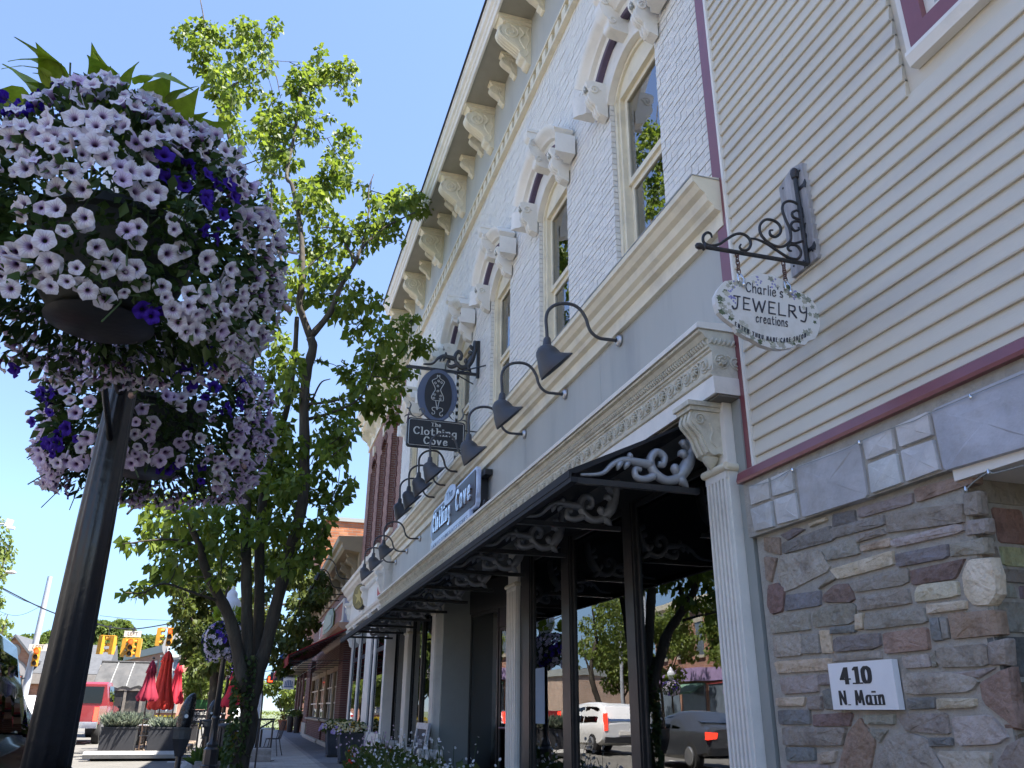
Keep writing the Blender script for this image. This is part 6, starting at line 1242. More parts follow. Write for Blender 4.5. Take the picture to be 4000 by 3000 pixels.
def car(name,loc,label,P,paint,cat_='car',group=None,bright=True,wheel=(.8,3.65),tail='wrap'):
    t=thing(name,loc,label,cat_,group); o=Vector(loc); b=MB(); rings=[]
    for y,w_,zb,zl,wr,zr in P:
        zm=(zb*.45+zl*.55); top=zr>zl+.12
        half=[(w_*.90,zb),(w_,zb+.08),(w_+.0,zm),(w_*.985,zl-.04),(w_*.95,zl)]
        half+= [((w_*.95+wr)/2+.01,(zl+zr)/2),(wr+.005,zr-.06),(wr*.9,zr-.012),(wr*.45,zr+.012)] if top else [(w_*.93,zl+(zr-zl)*.3),(w_*.86,zr-.03),(w_*.7,zr),(w_*.35,zr+.012)]
        ring=[Vector((x,y,z)) for x,z in half]+[Vector((-x,y,z)) for x,z in half[::-1]]; rings.append([o+v for v in ring])
    loft(b,rings); n=len(rings[0]); k=len(rings); b.f.append(tuple(range(n))); b.mi.append(0); b.f.append(tuple((k-1)*n+i for i in range(n))[::-1]); b.mi.append(0)
    b.build('body',paint,t,smooth=True)
    # glass: side windows and rear window follow the body's shoulders, a few millimetres proud
    def sidepts(y): 
        for i in range(len(P)-1):
            if P[i][0]<=y<=P[i+1][0]:
                f=(y-P[i][0])/(P[i+1][0]-P[i][0]); a=[P[i][j]*(1-f)+P[i+1][j]*f for j in range(6)]; return a
    G_=[p for p in P if p[5]>p[3]+.3]; y0=G_[0][0]+.12; y1=G_[-1][0]
    for s_ in(-1,1):
        for a,c in ((y0+.1,(y0+y1)/2-.05),((y0+y1)/2+.03,y1+.1)):
            q=[]; N=5
            for i in range(N+1):
                y=a+(c-a)*i/N; S_=sidepts(y); f0,f1=.10,.86
                zt=S_[3]+(S_[5]-.06-S_[3]); lo=(S_[1]*.95*(1-f0)+(S_[4])*f0+.014,S_[3]+(zt-S_[3])*f0); hi=(S_[1]*.95*(1-f1)+S_[4]*f1+.016,S_[3]+(zt-S_[3])*f1); q.append((o+Vector((s_*lo[0],y,lo[1])),o+Vector((s_*hi[0],y,hi[1]))))
            b=MB(); vs=[p for pr in q for p in pr]; b.add(vs,[(2*i,2*i+2,2*i+3,2*i+1) for i in range(N)]); b.add([v-Vector((s_*.006,0,0)) for v in vs],[(2*i,2*i+1,2*i+3,2*i+2) for i in range(N)]); b.build('side_window',dglass,t)
    i0=[i for i,p in enumerate(P) if p[5]>p[3]+.15]; r0=P[max(0,i0[0]-1)]; r1=P[i0[0]+(1 if P[i0[0]][5]<1.4 else 0)]
    b=MB(); za=r0[5]+.05 if r0[5]>r0[3]+.02 else r0[5]+.03; zb=r1[5]-.09; ya=r0[0]+.0; yb=r1[0]
    off=.03
    b.add([o+Vector((x,ya+(yb-ya)*f-off,za+(zb-za)*f+off*.3)) for x,f in((-r0[4]*.92,.08),(r0[4]*.92,.08),(r1[4]*.84,.92),(-r1[4]*.84,.92))],[(0,1,2,3)]); b.build('rear_window',plastic if False else dglass,t)
    wheels(t,o,P[3][1],wheel)
    for s_ in(-1,1):
        b=MB(); x=s_*P[1][1]
        if tail=='wrap': b.prism([(x,P[1][3]-.20),(x*.99,P[1][3]-.02),(x*.62,P[1][3]-.05),(x*.66,P[1][3]-.16)],'y',o.y*0+.0,.10); b.v=[(v[0]+o.x,v[1]+o.y-.015,v[2]+o.z) for v in b.v]
        else: b.box((o.x+x*.86-.06,o.y-.02,o.z+P[1][3]-.22),(o.x+x*.86+.06,o.y+.12,o.z+P[1][3]+.35))
        b.build('tail_light',brakel if bright else redl,t)
        b=MB(); b.obox(o+Vector((s_*(P[3][1]+.09),P[6][0]-.25,P[5][3]+.06)),(.14,.1,.10),Matrix.Identity(3)); b.build('wing_mirror',paint,t)
    b=MB(); b.box((o.x-.26,o.y-.035,o.z+.62),(o.x+.26,o.y-.012,o.z+.75)); b.build('number_plate',M['trimwhite'],t)
    b=MB(); b.box((o.x-P[1][1]*.9,o.y-.03,o.z+P[0][2]-.12),(o.x+P[1][1]*.9,o.y+.1,o.z+P[0][2]+.05)); b.build('bumper',plastic,t)
    return t
RZ=-.13
car('parked_car',(-2.52,4.95,RZ),'black car parked at the kerb, its wing at the left edge of the picture',SUVP,carmat('black_car_paint',(.008,.008,.012),.12),bright=False).scale=(1,1,1.16)
car('white_suv',(-6.2,28.0,RZ),'white sport utility car waiting in traffic, brake lights lit, left of the lamp post',SUVP,carmat('white_car_paint',(.72,.72,.72)),tail='tall')
sd=car('grey_sedan',(-5.65,20.0,RZ),'dark grey saloon car waiting in traffic behind the white car',SEDP,carmat('grey_car_paint',(.06,.065,.075),.2,.3))
for i,(x,y,m,nm) in enumerate(((-3.0,84,'white_car_paint','white car parked far off beyond the junction'),(-.6,88,'white_car_paint','second white car parked far off beyond the junction, more to the right'))):
    car('far_car',(x,y,RZ),nm,SEDP,MATS[m],bright=False)
# red pickup
pk_=thing('pickup_truck',(-6.55,38.0,RZ),'red pickup truck with lit brake lights waiting behind the tipper lorry','pickup'); o=Vector((-6.55,38.0,RZ)); red_p=carmat('red_paint',(.24,.018,.02))
b=MB(); b.prism([(0,.62),(0,1.18),(2.05,1.2),(2.05,.62)],'x',-.95,.95); b.v=[(v[0]+o.x,v[1]+o.y,v[2]+o.z) for v in b.v]; b.build('bed',red_p,pk_)
b=MB(); loft(b,[[o+Vector(p) for p in ((-w_,y,zb),(w_,y,zb),(w_*1.02,y,zl),(wr,y,zr),(-wr,y,zr),(-w_*1.02,y,zl))] for y,w_,zb,zl,wr,zr in((2.06,.94,.6,1.2,.78,1.9),(2.3,.95,.6,1.2,.8,1.98),(3.6,.95,.6,1.2,.78,1.98),(4.4,.95,.6,1.18,.8,1.22),(5.6,.93,.6,1.1,.78,1.14))]); b.f+= [(0,1,2,3,4,5),(24,29,28,27,26,25)]; b.mi+=[0,0]; b.build('cab',red_p,pk_,smooth=True)
b=MB(); b.box((o.x-.70,o.y+2.03,o.z+1.27),(o.x+.70,o.y+2.07,o.z+1.82)); b.build('rear_window',dglass,pk_)
for s_ in(-1,1):
    b=MB(); xx=o.x+s_*.92; b.add([(xx,o.y+2.4,o.z+1.25),(xx,o.y+3.9,o.z+1.25),(o.x+s_*.83,o.y+3.55,o.z+1.85),(o.x+s_*.83,o.y+2.4,o.z+1.85)],[(0,1,2,3)]); b.v=[(v[0]+s_*.03,v[1],v[2]) for v in b.v]; b.build('side_window',dglass,pk_)
    b=MB(); b.box((o.x+s_*.78,o.y-.03,o.z+.72),(o.x+s_*.94,o.y+.1,o.z+1.15)); b.build('tail_light',brakel,pk_)
    b=MB(); b.box((o.x+s_*.98,o.y+3.5,o.z+1.2),(o.x+s_*1.25,o.y+3.62,o.z+1.5)); b.build('wing_mirror',plastic,pk_)
b=MB(); b.box((o.x-.98,o.y-.14,o.z+.5),(o.x+.98,o.y+.02,o.z+.70)); b.build('bumper',chrome,pk_)
wheels(pk_,o,1.0,(1.0,4.5),.40,.27); pk_.scale=(1.0,1.0,1.2)
# tipper lorry with covered body
du=thing('tipper_lorry',(-6.25,47.0,RZ),'black tipper lorry with a grey mesh tarpaulin over its load','lorry'); o=Vector((-6.25,47.0,RZ))
def at(b): b.v=[(v[0]+o.x,v[1]+o.y,v[2]+o.z) for v in b.v]; return b
grime=mat('lorry_black',(.028,.027,.026),.6,.4,3.,.3,20.,dirt=(.12,.1,.08),dscale=2.)
b=MB(); b.box((-1.22,.05,1.0),(1.22,5.5,2.35)); at(b).build('body',grime,du)
for x in(-1.16,-.38,.38,1.16): b=MB(); b.box((x-.06,-.06,1.0),(x+.06,.045,2.3)); at(b).build('tailgate_rib',mat('lorry_rib',(.16,.14,.12),.7,.3,5.),du)
b=MB(); b.box((-1.25,-.08,2.28),(1.25,.04,2.40)); at(b).build('tailgate_rail',MATS['lorry_rib'],du); b=MB(); b.box((-1.2,-.10,1.0),(1.2,.04,1.1)); at(b).build('tailgate_sill',MATS['lorry_rib'],du)
b=MB(); prof=[(-1.14,-.1,2.55),(-.4,-.1,2.42),(.4,-.1,2.42),(1.14,-.1,2.5)]
V=[]; nx,ny=13,8
for j in range(ny):
    f=j/(ny-1)
    for i in range(nx):
        x=-1.15+2.3*i/(nx-1); z=2.52+1.22*f+(.06*math.sin(i*1.9+f*3)*(1-f))-.12*math.cos(x*1.3)*(1-f)*.5; V.append((x,-.12+1.3*f+.4*f*f,z))
b.add(V,[(j*nx+i,j*nx+i+1,(j+1)*nx+i+1,(j+1)*nx+i) for j in range(ny-1) for i in range(nx-1)]); at(b).build('tarpaulin',mat('tarp',(.055,.055,.055),.8,.25,2.5,.4,12.,dirt=(.085,.08,.075),dscale=1.5),du,smooth='all')
for x in(-.38,.38): b=MB(); b.tube([(x,-.14+1.3*f+.4*f*f,2.53+1.22*f-.03*(1-f)) for f in [i/7 for i in range(8)]],.022,5); at(b).build('strap',mat('strap_grey',(.3,.3,.29),.7),du)
b=MB(); b.cyl((-1.2,1.62,3.78),(1.2,1.62,3.78),.07); at(b).build('roller',grime,du)
for s_ in(-1,1):
    b=MB(); b.prism([(0,2.36),(1.75,3.75),(1.95,3.75),(5.4,3.0),(5.4,2.36)],'x',s_*1.19,s_*1.22); at(b).build('side_board',mat('side_board',(.22,.19,.15),.7,.3,4.),du)
    b=MB(); b.box((s_*.35,-.05,.70),(s_*.95,.02,.90)); at(b).build('light_panel',plastic,du)
    for x in(.55,.78): b=MB(); b.lathe([(0,.02),(.07,.02),(.075,0),(.075,-.02)],14,o+Vector((s_*x,-.07,.8)),(0,-1,0)); b.build('brake_light',brakel if s_>0 else redl,du,smooth=True)
b=MB(); b.box((-1.0,.3,.45),(1.0,7.6,.99)); at(b).build('chassis',plastic,du); b=MB(); b.box((-1.15,5.7,.9),(1.15,7.7,2.7)); at(b).build('cab',grime,du)
b=MB(); b.box((-.2,-.08,.55),(.2,-.05,.7)); at(b).build('number_plate',M['trimwhite'],du)
wheels(du,o,1.2,(.9,2.1,6.6),.5,.5); du.scale=(1,1,.945)
# ================================================================ kerbside dining platform
pf=thing('dining_platform',(-2.9,32,RZ),'low grey-edged wooden dining platform built in the parking lane','platform')
deck=mat('deck_board',(.23,.17,.12),.8,.25,2.,.6,30.,stretch=(6,.6,1))
b=MB(); b.box((-4.0,27.1,RZ),(-1.75,38,-.02)); b.build('frame',mat('platform_frame',(.06,.055,.05),.8),pf)
for i in range(13): b=MB(); x=-4.0+i*.1725; b.box((x+.003,27.0,-.019),(x+.169,38.1,.02)); b.build('deck_board',deck,pf)
b=MB(); b.prism([(26.6,RZ+.07),(26.56,RZ+.17),(26.63,RZ+.25),(26.92,RZ+.25),(27.0,RZ+.17),(27.0,RZ+.07)],'x',-4.12,-1.66); b.build('wheel_stop',mat('wheel_stop',(.33,.32,.30),.85,.12,4.,.5,30.,dirt=(.3,.29,.27)),pf)
fel=mat('planter_cloth',(.022,.023,.028),.8,.15,12.,.4,90.); grassl=leafmat('blue_grass',(.16,.20,.15),(.26,.29,.22),.3)
def grass_tufts(name,x0,x1,y0,y1,z,h,n,lm,par,w_=.016):
    p=np.stack([rng.uniform(x0,x1,n),rng.uniform(y0,y1,n),np.full(n,z)],1); d=rng.normal(size=(n,3))*.45; d[:,2]=1; return leafmesh(name,p,d,h,lm,par,wid=w_/h,droop=.3)
for i,(x0,x1,y,nm) in enumerate(((-3.86,-2.94,27.2,'black fabric planter box of blue grass at the street corner of the platform'),(-2.59,-1.75,27.2,'black fabric planter box beside the parking meter on the platform'),(-3.95,-3.45,30.0,'black planter box of grass along the street side of the platform, nearer'),(-3.95,-3.45,33.6,'black planter box of grass along the street side of the platform, farther'),(-2.3,-1.75,36.5,'black planter box at the far end of the platform behind the meter'))):
    t=thing('planter_box',(x0,y,.02),nm,'planter','planter boxes round the dining platform'); y1=y+(.5 if i in(0,1,4) else 2.6); b=MB(); z1=.72 if i<2 else .66
    b.box((x0,y,.07),(x1,y1,z1)); b.box((x0-.012,y-.012,z1-.03),(x1+.012,y1+.012,z1+.012)); b.build('box',fel,t); grass_tufts('grass',x0+.05,x1-.05,y+.05,y1-.05,z1,.42 if i!=1 else .3,1100,grassl,t)
umr=[mat('umbrella_sunlit',(.66,.05,.035),.8,.12,6.,.2,30.,trans=.25),mat('umbrella_shaded',(.34,.02,.05),.8,.12,6.,.2,30.,trans=.2),mat('umbrella_crimson',(.66,.03,.06),.8,.12,6.,trans=.25)]  # one red cloth: sunlit copy brightened, shaded copy darkened; third is crimson
def closed_umbrella(loc,ztop,zlow,r,label,m,splay=1.0):
    t=thing('closed_umbrella',loc,label,'parasol','closed red parasols'); o=Vector(loc); b=MB(); b.cyl(o,(o.x,o.y,ztop-.02),.022,n=10); b.lathe([(.03,0),(.05,.03),(.02,.07),(0,.08)],10,(o.x,o.y,ztop)); b.build('pole',mat('umbrella_pole',(.08,.05,.035),.5),t,smooth=True)
    b=MB(); n=48
    def rr(R_,k,ph=0): return [R_*(.72+.28*abs(math.cos(4*(2*pi*j/n)+ph))**.6+.05*math.sin(3*j)) for j in range(n)]
    L=[(ztop-.02,.02),(ztop-.12,.055*r/.22),(ztop-.40,.11*r/.22),(ztop-.42,.085*r/.22),(zlow+.5*(ztop-.42-zlow),.6*r),(zlow+.1,r*splay),(zlow,r*.92*splay)]
    rings=[[Vector((o.x+q*math.cos(2*pi*j/n),o.y+q*math.sin(2*pi*j/n),z+(.03*math.cos(8*2*pi*j/n) if i==len(L)-1 else 0))) for j,q in enumerate(rr(R_,i))] for i,(z,R_) in enumerate(L)]
    loft(b,rings); b.build('canopy',m,t,smooth='all'); return t
for loc,zt,zl,r,nm,m in (((-2.96,28.8,.02),2.65,1.45,.33,'closed red parasol with shade put into its colour, leftmost of the platform group',1),((-2.83,32.0,.02),3.13,1.2,.45,'large closed red parasol with sunlight put into its colour, tallest in the middle of the platform',0),((-2.66,35.4,.02),2.92,1.4,.34,'crimson closed parasol just right of the tallest one',2),((-.42,27.5,0),2.45,1.3,.36,'red closed parasol half hidden by the pear tree trunk',2),((-13.6,66,RZ),3.0,.9,.35,'small orange-red closed parasol far off by the traffic signal pole',0)):
    closed_umbrella(loc,zt,zl,r,nm,umr[m])
topm=mat('table_top',(.55,.56,.58),.35,.1,9.,metal=.4)
def table(loc,label):
    t=thing('cafe_table',loc,label,'table','cafe tables'); o=Vector(loc); b=MB(); b.lathe([(0,.70),(.36,.70),(.375,.715),(.375,.735),(0,.74)],28,o); b.build('table_top',topm,t,smooth=True)
    b=MB(); b.cyl(o+Vector((0,0,.05)),o+Vector((0,0,.70)),.03); b.build('column',M['blackpaint'],t)
    b=MB()
    for a in range(4): b.cyl(o+Vector((0,0,.08)),o+Vector((.3*math.cos(a*pi/2+.4),.3*math.sin(a*pi/2+.4),.0)),.018,n=6)
    b.build('foot',M['blackpaint'],t)
def chair(loc,rz,label,m=None,grp='metal cafe chairs'):
    m=m or M['blackpaint']; t=thing('cafe_chair',loc,label,'chair',grp); o=Vector(loc); Q=Matrix.Rotation(rz,3,'Z'); T=lambda *p: o+Q@Vector(p)
    b=MB(); b.tube([T(.2*math.cos(a),.2*math.sin(a),.45) for a in [2*pi*j/16 for j in range(17)]],.013,6,cap=False)
    for i in range(5): x=-.15+.075*i; h=math.sqrt(max(0,.04-x*x)); b.cyl(T(x,-h,.45),T(x,h,.45),.007,n=5)
    b.build('seat',m,t)
    for sx in(-1,1):
        for sy in(-1,1): b=MB(); b.tube([T(sx*.16,sy*.14,.45),T(sx*.19,sy*.19,.2),T(sx*.24,sy*.24,0)],.012,6); b.build('leg',m,t)
    b=MB(); P=[(-.2,.16,.45),(-.23,.22,.7),(-.2,.27,.88),(0,.29,.92),(.2,.27,.88),(.23,.22,.7),(.2,.16,.45)]; b.tube([T(*p) for p in cat(P,4)],.013,6)
    for x in(-.12,-.06,0,.06,.12): b.tube([T(x*.7,.17,.46),T(x*1.3,.22,.68),T(x,.285,.9)],.007,5)
    b.build('backrest',m,t)
for i,(x,y,nm) in enumerate(((-2.9,29.6,'pale round cafe table under the leftmost parasol'),(-2.75,32.8,'pale round cafe table under the tallest red parasol'),(-2.6,36.0,'pale round cafe table at the far end of the platform'),(-.5,26.2,'round cafe table on the pavement behind the second lamp post'),(.5,26.3,'round cafe table beside the wire-backed chair on the pavement'))): table((x,y,.02 if i<3 else 0),nm)
ch=[(-2.75,28.3,.02,2.6),(-3.35,29.7,.02,1.2),(-2.25,30.1,.02,-1.3),(-3.3,33,.02,1.5),(-2.2,33.2,.02,-1.5),(-3.1,36.2,.02,1.3),(.84,26.4,0,-1.9),(-.05,25.6,0,2.8),(-.95,26.8,0,1.6)]
nmc=['black metal chair at the near table between the two planter boxes','black metal chair street side of the near table','black metal chair kerb side of the near table','black metal chair street side of the middle table','black metal chair kerb side of the middle table','black metal chair at the farthest platform table','black wire-backed chair standing out on the pavement right of the trunk','black wire-backed chair behind the pear tree trunk','black wire-backed chair behind the second lamp post']
for (x,y,z,a),nm in zip(ch,nmc): chair((x,y,z),a,nm)
# street things on the pavement
def meter(loc,label):
    t=thing('parking_meter',loc,label,'parking meter','parking meters at the kerb'); o=Vector(loc); b=MB(); b.cyl(o,o+Vector((0,0,.72)),.045,n=12); b.lathe([(.09,0),(.09,.03),(.05,.05)],12,o); b.build('post',M['blackpaint'],t,smooth=True)
    b=MB(); loft(b,[[o+Vector((x*w_,y*d_,z)) for x,y in((-1,-1),(-.3,-1.15),(.3,-1.15),(1,-1),(1,1),(-1,1))] for w_,d_,z in((.06,.06,.55),(.10,.08,.70),(.125,.10,.80),(.13,.10,.93),(.135,.105,.935),(.135,.105,.965))]); b.f.append(tuple(30+i for i in range(6))); b.mi.append(0); b.build('housing',M['blackpaint'],t)
    b=MB(); bag=mat('meter_bag',(.012,.012,.014),.25,.3,9.,1.2,14.); loft(b,[[o+Vector((c_+w_*math.cos(a)*(1+.08*math.sin(3*a)),d_*math.sin(a),z)) for a in [2*pi*j/14 for j in range(14)]] for c_,w_,d_,z in((0,.10,.09,.96),(.005,.115,.10,1.05),(.02,.12,.10,1.15),(.035,.105,.09,1.28),(.06,.075,.07,1.40),(.085,.04,.04,1.46),(.10,.012,.012,1.475))]); b.build('head_cover',bag,t,smooth='all')
    b=MB(); b.lathe([(0,.003),(.028,.003),(.03,0)],14,o+Vector((.03,-.102,1.13)),(0,-1,0)); b.build('dial',M['galv'],t)
meter((-.92,14.8,0),'black covered parking meter at the kerb in front of the platform'); meter((-.92,25.2,0),'farther black parking meter, thin, left of the second lamp post'); meter((-.92,31,0),'farthest black parking meter by the third lamp post')
bn=thing('litter_bin',(-.36,21.6,0),'dark blue-black slatted litter bin between lamp post and trunk','bin'); o=Vector((-.36,21.6,0))
for i in range(16):
    a=2*pi*i/16; b=MB(); b.obox(o+Vector((.22*math.cos(a),.22*math.sin(a),.44)),(.012,.055,.8),Matrix.Rotation(a,3,'Z')); b.build('slat',mat('bin_paint',(.02,.023,.032),.4,.2,9.),bn)
b=MB(); b.lathe([(.19,.03),(.19,.82),(0,.82)],20,o); b.build('liner',M['black'],bn); b=MB(); b.lathe([(.25,.83),(.26,.87),(.24,.91),(.12,.93),(.12,.90),(0,.9)],24,o); b.build('lid',MATS['bin_paint'],bn,smooth=True); b=MB(); b.lathe([(.25,0),(.25,.04),(.2,.045)],20,o); b.build('base',MATS['bin_paint'],bn)
rl=thing('railing',(-.3,24.0,0),'black tubular rail with rounded ends running past the lamp post and tree','railing')
for L in ([(-1.1,24.0,0),(-1.1,24.0,.86),(-.92,24.0,.95),(.62,24.0,.99),(.72,24.0,.9),(.72,24.0,0)],[(-.95,24.0,.28),(-.5,24.05,.62)],[(.3,24.0,.3),(.72,24.0,.3)],[(.35,24.0,.0),(.35,24.0,.97)],[(.36,24.0,.75),(.70,24.0,.95)]):
    b=MB(); b.tube(cat(L,4) if len(L)>4 else L,.024,8); b.build('rail',M['blackpaint'],rl,smooth='all')
for x in(-1.1,.72): b=MB(); b.box((x-.13,23.93,0),(x+.13,24.07,.012)); b.build('base_plate',M['blackpaint'],rl)
bed=thing('planting_bed',(-.4,20.8,0),'stone edged bed of low green plants by the second lamp post','planting bed')
for i,(x0,x1,y0,y1) in enumerate(((-.95,-.5,20.75,20.9),(-.48,-.05,20.75,20.9),(-.04,.1,20.76,21.6),(-1.0,-.96,20.9,21.6))): b=MB(); b.box((x0,y0,0),(x1,y1,.16)); b.build('edging_stone',mat('edging',(.30,.28,.26),.9,.2,9.,.8,30.),bed)
grass_tufts('plants',-.9,-.05,20.95,21.5,.02,.42,900,leafmat('bed_plant',(.05,.10,.02),(.10,.15,.035),.35),bed,.03)
stp=thing('stone_block',(.45,23.7,0),'rough grey stone block lying on the pavement right of the trunk','stone')
b=MB(); b.prism(rnd_poly([(.15,23.4),(.76,23.35),(.78,23.9),(.17,23.9)],.1,.02),'z',0,.17,.02); b.build('lower_block',MATS['edging'],stp); b=MB(); b.prism(rnd_poly([(.17,23.42),(.74,23.4),(.74,23.86),(.19,23.86)],.1,.02),'z',.171,.31,.02); b.build('upper_block',MATS['edging'],stp)
hk=thing('garden_pole',(.215,13.2,0),'thin black upright pole standing against the right side of the trunk','pole'); b=MB(); b.tube([(.215,13.2,0),(.215,13.2,1.15),(.21,13.2,1.42),(.19,13.2,1.5)],.012,8); b.build('rod',M['blackpaint'],hk,smooth=True); b=MB(); b.lathe([(.03,0),(.03,.02),(.013,.05)],8,(.215,13.2,0)); b.build('spike',M['blackpaint'],hk)
cp=thing('pickup_sign',(-1.5,31.8,0),'black and green curbside pickup board behind the parking meter','sign')
b=MB(); b.box((-1.86,31.78,.78),(-1.22,31.84,1.2)); b.build('board',sblack,cp); b=MB(); b.box((-1.84,31.77,1.21),(-1.24,31.83,1.52)); b.build('green_panel',mat('sign_green',(.03,.13,.03),.6,.6,9.),cp)
for x in(-1.82,-1.26): b=MB(); b.box((x-.02,31.85,0),(x+.02,31.89,1.5)); b.build('post',M['blackpaint'],cp)
printed('Curbside\nPickup','lettering',(-1.54,31.772,1.0),(pi/2,0,0),0.18,M['trimwhite'],cp)
for i,(x,y,h,lab) in enumerate(((2.45,57,.62,'terracotta pot with orange flowers at the far end of the pavement'),(2.55,52.5,.85,'tall dark planter pot by the far shop wall, left one'),(2.85,51,.85,'tall dark planter pot by the far shop wall, right one'))):
    t=thing('plant_pot',(x,y,0),lab,'plant pot'); m=mat('terracotta',(.36,.13,.06),.8,.15,6.) if i==0 else M['bronze']; b=MB(); r=.45 if i==0 else .22; b.lathe([(r*.7,0),(r,h-.08),(r*1.08,h-.07),(r*1.08,h),(r*.9,h)],20,(x,y,0)); b.build('pot',m,t,smooth=True)
    n=260; p=np.array([x,y,h+.15])+rng.normal(size=(n,3))*np.array([r*.5,r*.5,.12]); leafmesh('plants',p,rng.normal(size=(n,3))+np.array([0,0,.6]),.1,leafmat('pot_plant%d'%i,(.06,.10,.02),(.25,.12,.03) if i==0 else (.12,.15,.04),.3),t)
# planters with yellow flowers and the flower bed by the door
yel=leafmat('cream_flower',(.72,.66,.35),(.78,.72,.52),.3); gold_f=leafmat('gold_flower',(.62,.38,.06),(.66,.45,.12),.3); lil=leafmat('lilac_flower',(.42,.30,.58),(.55,.45,.65),.3); gp=leafmat('planter_leaf',(.05,.085,.02),(.10,.13,.035),.35)
def discs(name,P,r,lm,par,kind='stuff'):
    """small five-sided flowers"""
    n=len(P); V=[];F=[]
    for i,p in enumerate(P):
        a=Vector((rng.normal(),rng.normal()-1.0,rng.normal()*.6+.6)).normalized(); q=a.to_track_quat('Z','Y'); k=len(V); V.append(tuple(Vector(p)-a*r*.3)); s_=rng.uniform(.8,1.2)
        for j in range(5): V.append(tuple(Vector(p)+q@Vector((r*s_*math.cos(2*pi*j/5),r*s_*math.sin(2*pi*j/5),0))))
        for j in range(5): F.append((k,k+1+j,k+1+(j+1)%5))
    b=MB(); b.v=V; b.f=F; b.mi=[0]*len(F); o=b.build(name,lm,par,fix=False)
    if kind: o['kind']=kind
    return o
def square_planter(loc,label,s_=.62,h=.66):
    t=thing('square_planter',loc,label,'planter','tapered black planters by the shopfront'); o=Vector(loc); m=mat('planter_slate',(.028,.033,.045),.5,.2,5.,.3,40.,dirt=(.07,.07,.075),dscale=4.); b=MB()
    loft(b,[[o+Vector((x*w_,y*w_,z)) for x,y in((-1,-1),(1,-1),(1,1),(-1,1))] for w_,z in((s_*.36,.06),(s_*.5,h),(s_*.53,h+.001),(s_*.53,h+.04),(s_*.45,h+.04))]); b.build('box',m,t)
    for x in(-1,1):
        for y in(-1,1): b=MB(); b.cyl(o+Vector((x*s_*.365,y*s_*.365,.0)),o+Vector((x*s_*.505,y*s_*.505,h)),.018,n=6); b.build('corner_strip',mat('planter_trim',(.10,.11,.13),.4),t)
    b=MB(); b.box(o+Vector((-s_*.42,-s_*.42,.0)),o+Vector((s_*.42,s_*.42,.055))); b.build('base',M['bronze'],t)
    n=700; u=rng.normal(size=(n,3)); u/=np.linalg.norm(u,axis=1,keepdims=True); c=np.array([o.x,o.y,h+.12]); leafmesh('leaves',c+u*np.array([.42,.36,.20])*rng.uniform(.6,1,(n,1)),u+rng.normal(size=(n,3))*.5,.07,gp,t)
    for nm,k,lm,lo,hi in(('cream_flowers',230,yel,-.2,1),('gold_flowers',70,gold_f,-1,1),('lilac_flowers',36,lil,-1,-.3)):
        u=rng.normal(size=(k,3)); u/=np.linalg.norm(u,axis=1,keepdims=True); u[:,2]=np.abs(u[:,2])*.9-.15
        if nm=='lilac_flowers': u[:,0]=-np.abs(u[:,0])*.4-.65; u[:,2]-=.25
        if nm=='gold_flowers': u[:,0]*=.6
        discs(nm,c+u*np.array([.46,.42,.24]),.033,lm,t)
square_planter((2.62,22.6,0),'black tapered planter of cream and gold flowers, nearer one by the white shopfront'); square_planter((2.55,25.6,0),'black tapered planter with gold and lilac flowers, farther one by the white shopfront',.56)
fb=thing('flower_planting',(2.55,14.5,0),'loose planting of white gaura, pink and orange flowers in front of the shop door','flower bed')
n=5200; p=np.stack([rng.uniform(2.0,2.85,n),rng.uniform(9.5,18.2,n),rng.uniform(.0,.62,n)*rng.uniform(.5,1,n)],1); leafmesh('leaves',p,rng.normal(size=(n,3))+np.array([0,0,.7]),.13,gp,fb,wid=.3)
b=MB(); W_=[];Pk=[]
for i in range(80):
    x=rng.uniform(1.95,2.85); y=rng.uniform(9.6,18.4); h=rng.uniform(.45,.95); q=Vector((x,y,.1)); e=Vector((x+rng.normal()*.14,y+rng.normal()*.14,h)); m_=(q+e)/2+Vector((rng.normal()*.03,rng.normal()*.03,.05)); b.tube([q,m_,e],.0035,4)
    for k in range(5): f=.6+.1*k; c_=q.lerp(e,f)+Vector((rng.normal()*.035,rng.normal()*.035,rng.normal()*.02)); (W_ if y<14.6 else Pk).append(tuple(c_))
b.build('stalks',stemg,fb,fix=False); discs('white_flowers',W_,.02,leafmat('white_flower',(.72,.72,.72),(.8,.78,.8),.3),fb); discs('pink_flowers',Pk,.022,leafmat('pink_flower',(.62,.42,.55),(.72,.6,.7),.3),fb)
P=[(rng.uniform(2.0,2.8),rng.uniform(15.2,18.2),rng.uniform(.25,.5)) for i in range(120)]; discs('orange_flowers',P,.03,leafmat('orange_flower',(.55,.12,.02),(.6,.05,.03),.3),fb); discs('white_petunias',[(rng.uniform(2.0,2.8),rng.uniform(13.0,16),rng.uniform(.22,.48)) for i in range(110)],.03,MATS.get('x') or leafmat('white_low',(.72,.72,.70),(.8,.8,.78),.3),fb)
b=MB(); b.prism([(1.9,9.3),(2.9,9.3),(2.9,18.5),(1.9,18.5)],'z',.0,.09); b.build('soil_edge',MATS['edging'],fb)
ab=thing('chalkboard',(2.72,13.9,.05),'chalkboard with silver frame propped among the flowers by the shop door','chalkboard')
Q=lambda y,z,d=0.: Vector((2.62+.14*z/1.0-.0+d,y,z))
def tilt(y0,y1,z0,z1,d0,d1): 
    b=MB(); b.add([Q(y,z,d) for d in(d0,d1) for y,z in((y0,z0),(y1,z0),(y1,z1),(y0,z1))],[(0,1,2,3),(7,6,5,4),(0,4,5,1),(1,5,6,2),(2,6,7,3),(3,7,4,0)]); return b
tilt(13.55,14.35,.15,.98,0,.02).build('slate',mat('slate',(.03,.035,.045),.7,.3,5.),ab)
